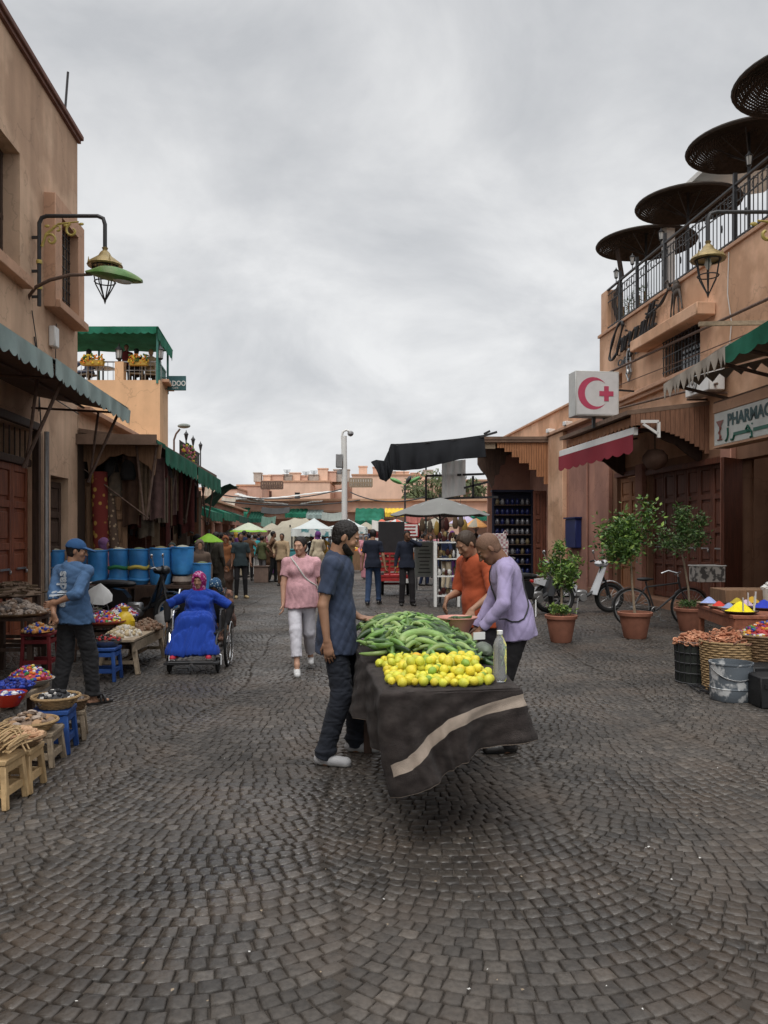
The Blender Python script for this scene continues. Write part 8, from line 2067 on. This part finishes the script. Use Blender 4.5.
 mb=MB();mb.tube([(-.05,.1,.3),(-.12,.2,.0)],.013,5);mb.tube([(-.05,-.1,.3),(-.12,-.2,.0)],.013,5);mb.build('stand',[m_steel],t)
 return t
def bicycle():
 t=thing('bicycle','old black city bicycle with crate on the handlebars between the two potted trees','bicycle',at(632,14.3),R(4));r=.335
 for x,nm in((0,'rear_wheel'),(1.06,'front_wheel')):
  mb=MB();mb.tube([(x+r*math.cos(a),0,r+.02+r*math.sin(a))for a in np.linspace(0,6.2832,49)[:-1]],.019,6,closed=True);o=mb.build(nm,[m_rubber],t)
  mb=MB();mb.tube([(x+(r-.025)*math.cos(a),0,r+.02+(r-.025)*math.sin(a))for a in np.linspace(0,6.2832,49)[:-1]],.010,5,closed=True)
  for k in range(24):a=k*math.pi/12;mb.tube([(x,.03 if k%2 else-.03,r+.02),(x+(r-.03)*math.cos(a),0,r+.02+(r-.03)*math.sin(a))],.0022,3)
  mb.tube([(x,-.05,r+.02),(x,.05,r+.02)],.022,8);mb.build('rim',[m_steel],o)
  mb=MB();a0,a1=(.9,3.2)if nm=='rear_wheel' else(.6,2.4);mb.sheet(lambda u,v:(x+(r+.035)*math.cos(a0+(a1-a0)*u),-.025+.05*v,r+.02+(r+.035)*math.sin(a0+(a1-a0)*u)),14,2,.004);mb.build('mudguard',[m_iron],o)
 bb=(.42,0,.28);st=(.27,0,.74);hd=(.86,0,.80);hl=(.90,0,.66);rw=(0,0,r+.02);fw_=(1.06,0,r+.02)
 mb=MB();mb.tube([bb,st,(.25,0,.82)],.016,7);mb.tube([(.275,0,.72),(hd[0],0,.79)],.016,7);mb.tube([bb,hl],.018,7);mb.tube([(.85,0,.9),hd,hl],.02,7)
 for s_ in(-.05,.05):mb.tube([bb,(0,s_,r+.02)],.01,6);mb.tube([st,(0,s_,r+.02)],.009,6)
 mb.build('frame',[m_iron],t)
 mb=MB()
 for s_ in(-.05,.05):mb.tube([hl,(.95,s_,.58),(1.06,s_,r+.02)],.011,6)
 mb.build('fork',[m_iron],t)
 mb=MB();mb.ell((.22,0,.86),(.14,.08,.035),14,7);mb.ell((.33,0,.86),(.08,.03,.02),10,5);mb.build('saddle',[M('seat_black')if False else _M['seat_black']],t)
 mb=MB();mb.tube([(.85,0,.8),(.84,0,.97)],.012,6);mb.tube([(.66,-.28,.95),(.78,-.24,1.0),(.85,-.08,.97),(.85,.08,.97),(.78,.24,1.0),(.66,.28,.95)],.012,6);mb.build('handlebar',[m_chrome],t)
 mb=MB();mb.tube([(.42+.09*math.cos(a),-.05,.28+.09*math.sin(a))for a in np.linspace(0,6.28,17)[:-1]],.006,4,closed=True);mb.tube([bb,(.42,-.09,.28),(.50,-.1,.13)],.01,5);mb.tube([bb,(.42,.09,.28),(.34,.1,.43)],.01,5);mb.box((.5,-.15,.13),(.09,.08,.02));mb.box((.34,.15,.43),(.09,.08,.02));mb.tube([(.42,-.05,.37),(0,-.05,r+.06)],.005,4);mb.tube([(.42,-.05,.19),(0,-.05,r-.02)],.005,4);mb.build('crank',[m_steel],t)
 mb=MB();mb.tube([(.15,0,.3),(.1,-.18,.0)],.01,5);mb.build('stand',[m_steel],t)
 c=thing('bike_crate','pale plastic crate with dark print carried on the bicycle front','crate',at(707,14.25,.82),R(10))
 mc=M('crate_print',(.4,.37,.33),.7,rand=0);node_group_pattern(mc,'noise',9,(.50,.46,.42),(.10,.09,.085),.53)
 mb=MB()
 for s_ in(-1,1):mb.box((0,s_*.16,.14),(.50,.015,.28),rz=0,bev=.004);mb.box((s_*.245,0,.14),(.015,.3,.28),bev=.004)
 mb.box((0,0,.01),(.5,.32,.015));mb.build('walls',[mc],c)
 mb=MB();mb.tube([(-.26,-.17,.285),(.26,-.17,.285),(.26,.17,.285),(-.26,.17,.285)],.012,5,closed=True);mb.build('rim',[m_whiteC],c)
def vehicles():
 mwh=M('moped_white',(.55,.56,.58),.35,.12,5,.03,coat=.3,rand=0);mblk=M('moped_black',(.015,.016,.018),.35,.2,6,.03,coat=.3,rand=0)
 moped('white moped with black leg shield trim parked behind the small potted tree',at(579,16.9),R(6),mwh,m_iron)
 moped('black scooter parked with its rear towards the orange door, left of the white moped',at(535,16.4),R(24),mblk,m_iron)
 moped('black motorcycle parked below the row of blue barrels',at(134,13.75),R(-4),mblk,m_iron,name='motorcycle')
 bicycle()
 Y=21.5;t=thing('cargo_tricycle','red slatted cargo tricycle parked behind the man walking away','tricycle',at(396,Y))
 x0,x1=P(378,0,Y).x,P(413,0,Y).x;mb=MB()
 zb,zt_=.55,1.15
 for yy in(Y-.0,Y+1.3):
  for z in np.linspace(zb,zt_,5):mb.bar((x0,yy,z),(x1,yy,z),.03,.05)
  for x in np.linspace(x0,x1,4):mb.bar((x,yy,zb),(x,yy,zt_),.04)
 for x in(x0,x1):
  for z in np.linspace(zb,zt_,5):mb.bar((x,Y,z),(x,Y+1.3,z),.03,.05)
 mb.box(((x0+x1)/2,Y+.65,zb-.03),(x1-x0,1.3,.05));mb.build('cargo_bed',[m_red],t,world=True)
 for x in(x0+.12,x1-.12):
  mb=MB();mb.tube([(x,Y+.7+.27*math.cos(a),.3+.27*math.sin(a))for a in np.linspace(0,6.28,21)[:-1]],.045,6,closed=True);mb.tube([(x-.03,Y+.7,.3),(x+.03,Y+.7,.3)],.14,12);mb.build('wheel',[m_rubber],t,world=True)
 mb=MB();mb.bar((x0,Y+.02,.45),(x1,Y+.02,.45),.08);mb.bar((x0+.1,Y+.7,.3),(x1-.1,Y+.7,.3),.06);mb.box(((x0+x1)/2+.3,Y-.02,.42),(.4,.02,.12),m=1);mb.build('chassis',[m_red,m_white],t,world=True)
 mb=MB();mb.box(((x0+x1)/2-.1,Y+1.0,1.55),(x1-x0-.2,.08,.95),bev=.01);single(mb,'black_screen',M('screen_black',(.02,.02,.022),.7),'black cloth screen standing on the red tricycle','screen')
vehicles()
def leaf_cloud(mb,cen,rad,n,size,seed,shape=None,up=.3):
 rs=random.Random(seed);blobs=[]
 for k in range(12):
  d=Vector((rs.gauss(0,1),rs.gauss(0,1),rs.gauss(0,1))).normalized()*rs.uniform(.35,1.08);blobs.append((Vector(cen)+Vector((d.x*rad[0],d.y*rad[1],d.z*rad[2])),rs.uniform(.17,.36)))
 for i in range(n):
  b,br=blobs[rs.randrange(len(blobs))];d=Vector((rs.gauss(0,.5),rs.gauss(0,.5),rs.gauss(0,.5)))
  p=b+Vector((d.x*rad[0]*br*1.6,d.y*rad[1]*br*1.6,d.z*rad[2]*br*1.6))
  a=Vector((rs.uniform(-1,1),rs.uniform(-1,1),rs.uniform(-.5,1))).normalized();w=a.cross(Vector((rs.uniform(-1,1),rs.uniform(-1,1),rs.uniform(-1,1)))).normalized();s=size*rs.uniform(.6,1.3)
  q=[p,p+a*s*.35+w*s*.24,p+a*s,p+a*s*.35-w*s*.24];bend=w.cross(a)*s*.12;q[0]=q[0]-bend;q[2]=q[2]-bend
  mb.add(q,[(0,1,2),(0,2,3)],rs.choice([0,0,0,1,1,2]))
 return blobs
def potted_tree(label,px,base_y,potr,poth,trunk,crown_c,crown_r,n,size,mats,seed,soil_plants=True):
 b=G(px,base_y);Y=b.y;t=thing('potted_tree',label,'potted plant',b)
 mt=M('terracotta_pot',(.30,.125,.08),.75,.25,5,.2,60,rand=.08,streak=.15)
 mb=MB();mb.lathe([(potr*.62,0),(potr*.66,.02),(potr*.86,poth*.72),(potr*.9,poth*.86),(potr*1.0,poth*.87),(potr*1.03,poth*.98),(potr*1.0,poth),(potr*.92,poth),(potr*.88,poth*.88),(.002,poth*.87)],n=32);mb.build('pot',[mt],t)
 mb=MB();mb.lathe([(potr*.88,poth*.88),(potr*.5,poth*.93),(.01,poth*.94)],n=20,wob=.02);mb.build('soil',[M('soil',(.05,.035,.025),.95)],t)
 mb=MB();pts=[Vector((trunk[i][0],trunk[i][1],trunk[i][2]))for i in range(len(trunk))];mb.tube(pts,[.022-.009*i/(len(pts)-1)for i in range(len(pts))],7)
 mc=MB();blobs=leaf_cloud(mc,crown_c,crown_r,n,size,seed)
 for bb,_ in blobs:
  m_=pts[-1].lerp(bb,.5)+Vector((0,0,-.04));mb.tube([pts[-1]-Z*.08,m_,bb],[.009,.007,.003],5)
 mb.build('trunk',[m_woodG],t);mc.build('crown',mats,t,ang=0)
 if soil_plants:
  mc=MB();leaf_cloud(mc,(0,0,poth+.06),(potr*.8,potr*.8,.09),520,.05,seed+5);mc.build('ground_cover',[mats[1],mats[0],mats[2]],t,ang=0)
def plants():
 la=[M('leaf_mid',(.09,.17,.03),.5,.3,3,0,spec=.5,rand=0),M('leaf_light',(.20,.30,.06),.5,.3,3,0,spec=.5,rand=0),M('leaf_dark',(.045,.10,.025),.5,.3,3,0,spec=.5,rand=0)]
 lb=[la[0],la[2],la[1]]
 lc=[la[2],M('leaf_olive_dark',(.10,.15,.05),.5,.3,3,0,rand=0),la[0]]
 potted_tree('small bright green potted tree with herbs round its stem, left of the three',561,642,.245,.42,[(0,0,.35),(.01,0,.7),(0,.0,.95)],(-.0,0,1.08),(.27,.26,.37),1400,.075,la,1)
 potted_tree('largest potted tree, dark leaved, in the middle of the three',635,638,.27,.42,[(0,0,.35),(-.05,0,.9),(-.06,.02,1.35)],(-.2,0,1.85),(.40,.38,.56),2500,.085,lb,2,False)
 mb=MB();
 potted_tree('leaning potted tree with a loose olive crown, right of the three',690,631,.26,.40,[(0,0,.35),(-.03,0,.75),(-.1,.0,1.15),(-.16,0,1.4)],(-.10,0,1.74),(.38,.38,.42),1650,.074,lc,3)
plants()
def right_stall():
 t=thing('spice_table','reddish wooden table with coloured spice cones at the right edge','table',(4.5,9.6,0))
 a=Vector((4.04,10.35,0));b=Vector((3.86,8.85,0));ux=(b-a).normalized();uy=Vector((-ux.y,ux.x,0));uy=uy if uy.x>0 else-uy
 Rm=Matrix((ux,uy,Z)).transposed();c=(a+b)/2+uy*.75
 mb=MB();mb.box(c+Z*.74,((b-a).length,1.5,.04),Rm=Rm,bev=.005);mb.box(c-uy*.72+Z*.66,((b-a).length-.06,.03,.13),Rm=Rm);mb.box(c+ux*((b-a).length/2-.03)+Z*.66,(.03,1.44,.13),Rm=Rm);mb.build('top',[M('table_red',(.27,.10,.055),.6,.3,6,.3,40,stretch=(3,3,3))],t,world=True)
 for u in(-1,1):
  for v in(-.7,.7):
   p=c+ux*u*((b-a).length/2-.05)+uy*v;mb=MB();mb.bar((p.x,p.y,0),(p.x,p.y,.72),.06,bev=.005);mb.build('leg',[_M['table_red']],t,world=True)
 cones=[(709,10.15,'sky',(.30,.36,.62),.13,'pale blue violet pigment cone at the far corner of the spice table'),(719,9.7,'red',(.55,.05,.035),.11,'red spice cone beside the pale blue one'),(729,9.45,'slate',(.24,.30,.5),.11,'slate blue pigment cone behind the yellow one'),(740,9.05,'yellow',(.80,.66,.02),.17,'large bright yellow spice cone at the near edge of the table'),(752,10.2,'ochre',(.5,.3,.03),.13,'ochre spice cone in the middle of the table'),(746,9.8,'lilac',(.55,.4,.5),.12,'lilac pigment cone behind the yellow one'),(764,9.5,'ultramarine',(.03,.05,.42),.15,'ultramarine pigment cone at the right edge'),(737,10.1,'mustard',(.4,.3,.03),.12,'dull mustard spice cone at the back of the table')]
 for px,Y,n_,col,r,lb in cones:
  o=thing('spice_dish',lb,'spice dish',at(px,Y,.762),group='spice cones on the table')
  mb=MB();mb.lathe([(r*.8,0),(r*1.15,.025),(r*1.17,.035),(r*1.1,.034),(r*.8,.012),(.001,.01)],n=24);mb.build('dish',[m_woodD if n_ in('yellow','ochre','mustard','ultramarine')else m_woodG],o)
  mb=MB();mb.lathe([(r*1.02,.02),(r*.78,r*.2),(r*.5,r*.46),(r*.22,r*.72),(r*.06,r*.8),(.002,r*.81)],n=28,wob=.035);mb.build('cone',[M('spice_'+n_,col,.95,.1,30,.3,200,rand=0)],o)
  if n_ in('yellow','lilac'):mb=MB();mb.bar((r*.7,-r*.5,.04),(r*.75,-r*.5,.2),.03,.008);mb.bar((-r*.2,-r*.9,.04),(-r*.25,-r*1.0,.19),.025,.008);mb.build('price_stick',[m_whiteC],o)
 mb=MB();mb.box((0,0,.09),(.7,.5,.18),bev=.006);o=mb.build('wooden_box',[m_woodB]);o.location=at(744,10.55,.762);tag(o,'low wooden box at the back of the spice table','box')
 mb=MB();mb.lathe([(.19,0),(.2,.2),(.19,.21),(.16,.19),(.001,.18)],n=24);o=mb.build('sack',[m_whiteC]);o.location=at(778,10.3,.762);tag(o,'white sack rim at the right edge behind the blue cone','sack')
 heap('white_crystals',at(778,10.3,.95),.19,.13,110,.055,[m_white,m_whiteC],'white crystals heaped in the sack at the right edge','crystals','chunk',seed=31)
 heap('coloured_vials',at(768,8.55,.56),.3,.15,230,.05,mpop,'coloured vials heaped in the wide basket at the right edge','trinkets','box',seed=32)
 basket(at(768,8.55,.25),.34,.33,'wide brown basket of coloured vials at the right edge',mwickd,1.35)
 mb=MB();mb.box((0,0,.125),(.8,.7,.25),bev=.01);o=mb.build('crate',[m_woodD]);o.location=at(775,8.6);tag(o,'black crate under the wide brown basket','crate')
 basket(at(727,8.6),.27,.50,'tall straw basket filled with reddish bark pieces behind the paint pail',mwick,1.15)
 heap('bark_chips',at(727,8.6,.49),.26,.14,260,.06,mterra+[mterra[0]],'reddish curled bark heaped on the tall straw basket','bark','curl',seed=33)
 t=thing('wire_basket','black wire basket lined with dark cloth left of the straw basket','basket',at(696,9.0))
 mb=MB();mb.lathe([(.2,.01),(.215,.44),(.2,.44),(.001,.40)],n=24);mb.build('lining',[M('lining_dark',(.03,.035,.03),.8)],t)
 mb=MB()
 for k in range(20):a=k*math.pi/10;mb.tube([(.215*math.cos(a),.215*math.sin(a),0),(.23*math.cos(a),.23*math.sin(a),.46)],.006,4)
 for z in(.01,.12,.23,.34,.46):mb.tube([(.222*math.cos(a),.222*math.sin(a),z)for a in np.linspace(0,6.28,29)[:-1]],.007,4,closed=True)
 mb.build('wires',[m_iron],t)
 heap('clay_pieces',at(696,9.0,.43),.22,.12,170,.065,[mterra[1],mterra[0],mterra[1]],'pale terracotta pieces heaped in the black wire basket','clay','curl',seed=34)
 t=thing('paint_pail','metal pail splashed with white paint in front of the straw basket','pail',at(731,8.02))
 mp_=M('pail_metal',(.10,.12,.14),.45,rand=0);node_group_pattern(mp_,'noise',9,(.12,.14,.16),(.55,.56,.56),.55,(1,1,1.0))
 mb=MB();mb.lathe([(.19,0),(.2,.015),(.2,.12),(.205,.125),(.205,.13),(.2,.135),(.205,.36),(.212,.365),(.212,.38),(.2,.38),(.195,.03),(.001,.02)],n=36);mb.build('can',[mp_],t)
 mb=MB();mb.tube([(.21*math.cos(a),-.21*abs(math.sin(a))*.95-.01,.34-.12*math.sin(a))for a in np.linspace(0,math.pi,13)],.005,5);mb.build('handle',[m_steel],t)
 t=thing('low_pallet','dark wire pallet on the ground under the baskets at the right','pallet',at(700,8.5))
 mb=MB()
 for k in range(9):mb.bar(at(688+k*9,8.75-.07*k,.02),at(700+k*9,8.3-.07*k,.02),.012)
 mb.bar(at(690,8.7,.02),at(770,8.1,.02),.02);mb.bar(at(700,8.35,.03),at(770,7.7,.03),.02);mb.build('wires',[m_iron],t,world=True)
 for k,(px,Y,h,lb)in enumerate(((757,8.15,.33,'black plastic crate right of the paint pail'),(772,7.75,.3,'black box cut by the right edge near the pail'))):
  mb=MB();mb.box((0,0,h/2),(.38,.34,h),bev=.012);mb.box((0,-.175,h*.7),(.3,.01,.04));o=mb.build('crate',[M('crate_black',(.013,.013,.014),.6)]);o.location=at(px,Y);tag(o,lb,'crate')
right_stall()
def hanging():
 random.seed(11)
 pal=[('brown leather',(.12,.06,.035)),('black',(.02,.018,.018)),('tan',(.3,.2,.12)),('dark red',(.15,.03,.025)),('striped beige',(.33,.26,.19)),('rust',(.22,.09,.04)),('dusty pink',(.3,.17,.15)),('grey wool',(.1,.095,.09))]
 mats=[M('textile_'+n.replace(' ','_'),tuple(x*.36 for x in c),.9,.3,8,.4,60,rand=.2)for n,c in pal]  # palette scaled down so the textiles carry the canopy shade in their colour
 protos={}
 for i in range(110):
  k=i%len(pal);kind=(i*7)%3
  Y=16.0+i*.062+U(-.1,.1);off=U(.35,1.35);z1=U(2.9,3.3)
  key=(k,kind)
  if key not in protos:
   mb=MB()
   if kind==0:L_=1.35;mb.sheet(lambda u,v:(.0+.03*math.sin(u*9+k),-.16+.32*u,-L_*v+.03*math.sin(u*5)),10,8,.02)
   elif kind==1:mb.lathe([(.14,-.42),(.17,-.3),(.13,-.1),(.06,.0)][::1],n=12,wob=.06);mb.tube([(0,.06,-.02),(0,0,.25),(0,-.06,-.02)],.008,4)
   else:mb.sheet(lambda u,v:(.05*math.sin(u*14),-.10+.2*u,-.95*v),10,4,.03);mb.tube([(0,0,0),(0,0,.1)],.005,4)
   nm=['hanging_rug','leather_bag','hanging_scarf'][kind];cat=['rug','bag','scarf'][kind]
   o=mb.build(nm,[mats[k]]);tag(o,'%s %s hanging under the long left canopy'%(pal[k][0],cat),cat,'%ss hanging under the left canopy'%cat);protos[key]=o
  else:o=dup(protos[key])
  o.location=LF(Y,off,z1);o.rotation_euler=(0,0,U(-.5,.5)+R(90)*(U(0,1)<.55));s_=U(.85,1.2);o.scale=(s_,s_,s_)
 mb=MB();mb.tube([at(103,15.9,.75),at(99,16.0,2.9)],.16,14);mr_=M('carpet_print',(.3,.08,.03),.9,rand=0);node_group_pattern(mr_,'voronoi',7,(.42,.25,.06),(.16,.025,.02),.33);single(mb,'rolled_carpet',mr_,'rolled carpet with orange flowers standing by the open left door','carpet')
 mb=MB();mb.tube([at(118,15.7,.7),at(110,16.1,2.5)],.09,12);mr2=M('carpet_print_pale',(.3,.2,.1),.9,rand=0);node_group_pattern(mr2,'voronoi',12,(.3,.22,.14),(.08,.05,.035),.3);single(mb,'rolled_carpet',mr2,'slim patterned roll leaning beside the orange flowered carpet','carpet')
 for i,(px,Y,lb)in enumerate(((150,17.2,'nearest goods table behind the barrels'),(172,18.8,'second goods table behind the barrels'),(188,21,'third goods table along the left row'),(191,23,'fourth goods table along the left row'),(199,26,'last goods table along the left row'))):
  t=thing('goods_table',lb,'table',at(px,Y),group='goods tables of the left row')
  mb=MB();mb.box((0,0,.8),(1.3,1.2,.05));mb.box((0,-.6,.4),(1.3,.03,.78));mb.build('top',[m_woodD],t)
  heap('goods',at(px,Y,.82),.55,.4,240,.09,[mats[2],mats[4],mats[6],mpop[5],m_whiteC,mats[0]],'mixed leather and cloth goods piled on the '+lb.split(' behind')[0].split(' along')[0],'goods','chunk',seed=40+i)
 for i,(px,Y,w_,h,m,lb)in enumerate(((290,27,.55,1.15,M('cabinet_turquoise',(.06,.25,.27),.6),'turquoise cabinet standing in the square left of the woman in pink'),(301,27.5,.5,.6,m_woodG,'pale box on the ground beside the turquoise cabinet'),(262,28,.5,.55,M('stand_brown',(.22,.15,.12),.7),'brown stand left of the turquoise cabinet'))):
  t=thing('market_cabinet' if i==0 else 'market_box',lb,'cabinet' if i==0 else 'box',at(px,Y));mb=MB();mb.box((0,0,h/2),(w_,.5,h),bev=.01);mb.build('body',[m],t)
  mb=MB();mb.box((0,0,h+.015),(w_+.06,.56,.03));mb.build('top',[m],t)
  if i==0:mb=MB();mb.box((-.13,-.26,h*.5),(.22,.02,h*.85),bev=.004);mb.box((.13,-.26,h*.5),(.22,.02,h*.85),bev=.004);mb.build('door',[m],t)
 t=thing('notice_board','grey framed notice board with lines of text beside the large grey umbrella','sign',at(424,20.6))
 Y=20.6;x0,x1=P(414,0,Y).x,P(434.5,0,Y).x;z0,z1=P(0,577,Y).z,P(0,541,Y).z
 mb=MB();mb.box(((x0+x1)/2,Y,(z0+z1)/2),(x1-x0,.05,z1-z0),bev=.01);mb.build('frame',[m_steel],t,world=True)
 mb=MB();mb.box(((x0+x1)/2,Y-.03,(z0+z1)/2),(x1-x0-.08,.01,z1-z0-.08));mb.build('panel',[M('panel_greygreen',(.30,.32,.29),.6)],t,world=True)
 mb=MB()
 for k in range(8):
  w_=(x1-x0)*U(.4,.7);mb.box(((x0+x1)/2,Y-.037,z1-.14-k*.095),(w_,.004,.025))
 mb.build('text_lines',[m_iron],t,world=True)
 mb=MB()
 for x in(x0+.03,x1-.03):mb.bar((x,Y,0),(x,Y,z0+.02),.035);mb.bar((x,Y-.25,0.02),(x,Y+.25,.02),.035)
 mb.bar((x0,Y,.22),(x1,Y,.22),.03);mb.build('stand',[m_steel],t,world=True)
 t=thing('white_sign','white sign with red lettering above the man in the dark sweater','sign',at(408,24))
 Y=24;x0,x1=P(399,0,Y).x,P(418.5,0,Y).x;z0,z1=P(0,537,Y).z,P(0,523.5,Y).z
 mb=MB();mb.box(((x0+x1)/2,Y,(z0+z1)/2),(x1-x0,.06,z1-z0));mb.build('frame',[m_red],t,world=True)
 mb=MB();mb.box(((x0+x1)/2,Y-.035,(z0+z1)/2),(x1-x0-.06,.01,z1-z0-.06));mb.build('panel',[m_white],t,world=True)
 mb=MB()
 for k in range(3):mb.box(((x0+x1)/2+U(-.02,.02),Y-.045,z1-.1-k*.1),((x1-x0)*.72,.004,.04))
 mb.build('text_lines',[m_red],t,world=True);mb=MB();mb.bar((x0+.05,Y,0),(x0+.05,Y,z0),.04);mb.bar((x1-.05,Y,0),(x1-.05,Y,z0),.04);mb.build('legs',[m_iron],t,world=True)
 t=thing('shelf_stand','white shelf stand with hanging goods between notice board and the man in orange','shelf',at(446,18.5))
 Y=18.5;x0,x1=P(435,0,Y).x,P(458,0,Y).x
 for x in(x0,x1):
  mb=MB();mb.box((x,Y,.75),(.07,.35,1.5),bev=.005);mb.build('side_panel',[m_white],t,world=True)
 for z in(.25,.7,1.1,1.48):mb=MB();mb.box(((x0+x1)/2,Y,z),(x1-x0-.08,.35,.03));mb.build('shelf',[m_white],t,world=True)
 mb=MB()
 for k in range(46):mb.ell((U(x0+.08,x1-.08),Y+U(-.14,.1),random.choice([.3,.75,1.15,1.55])+U(0,.12)),(U(.03,.06),.04,U(.04,.1)),6,4,m=int(U(0,4)))
 single(mb,'shelf_goods',[mats[3],m_whiteC,m_brass,mats[2]],'small red, white and golden goods on the white shelf stand','goods',kind='stuff')
 random.seed(12)
 for i in range(9):
  px=418+i*6+U(-2,2);Y=U(23,25);mb=MB();k=random.choice([1,2,4,5,6]);z1=U(1.9,2.3)
  mb.lathe([(.05,-.4),(.09,-.3),(.07,-.1),(.03,0)],n=10,wob=.1);mb.tube([(0,0,0),(0,0,.45)],.006,4);o=mb.build('hanging_bundle',[[mats[3],mats[2],mats[4],M('band_mustard',(.3,.2,.05),.8),mats[6]][i%5]]);o.location=at(px,Y,z1)
  tag(o,['red','tan','beige','yellow','pink'][i%5]+' cloth bundle hanging behind the large grey umbrella pole'+(', left of it' if px<440 else ', right of it'),'bundle','bundles hanging behind the grey umbrella')
 for i,(px,Y,w_,lb)in enumerate(((300,34,2.2,'low stall of fruit under the left white tent'),(330,36,2.0,'low stall of fruit behind the camera post'),(246,36,2.2,'low stall behind the white and lime umbrella'),(372,38,2.2,'low stall under the wide green far awning'),(470,33,2.0,'low stall under the orange umbrella'),(228,44,2.4,'low stall at the far left corner of the square'),(278,46,3.,'low stall before the arcade'))):
  t=thing('market_stall',lb,'stall',at(px,Y),group='low stalls in the square');mb=MB();mb.box((0,0,.45),(w_,1.0,.9),bev=.01);mb.build('counter',[[m_woodB,m_green,m_whiteC][i%3]],t)
  heap('fruit',at(px,Y,.9),.5,.3,120,.13,[mpop[3],mpop[1],mpop[0],mpop[2]],'coloured fruit on the '+lb,'fruit','ball',sx=w_*.9,seed=70+i)
 mb=MB();random.seed(3)
 for k in range(60):
  px,py=U(60,740),U(700,1015);g=G(px,py);a=U(0,6);s_=U(.003,.009);v=[Vector((math.cos(a+b_),math.sin(a+b_),0))*s_*U(.5,1.2)for b_ in(0,1.5,3.1,4.6)]
  mb.add([g+q+Z*(.009+U(0,.006))for q in v],[(0,1,2,3)],int(U(.3,2)))
 single(mb,'litter',[m_whiteC,m_woodG],'small paper scraps scattered over the cobbles','litter',kind='stuff')
hanging()
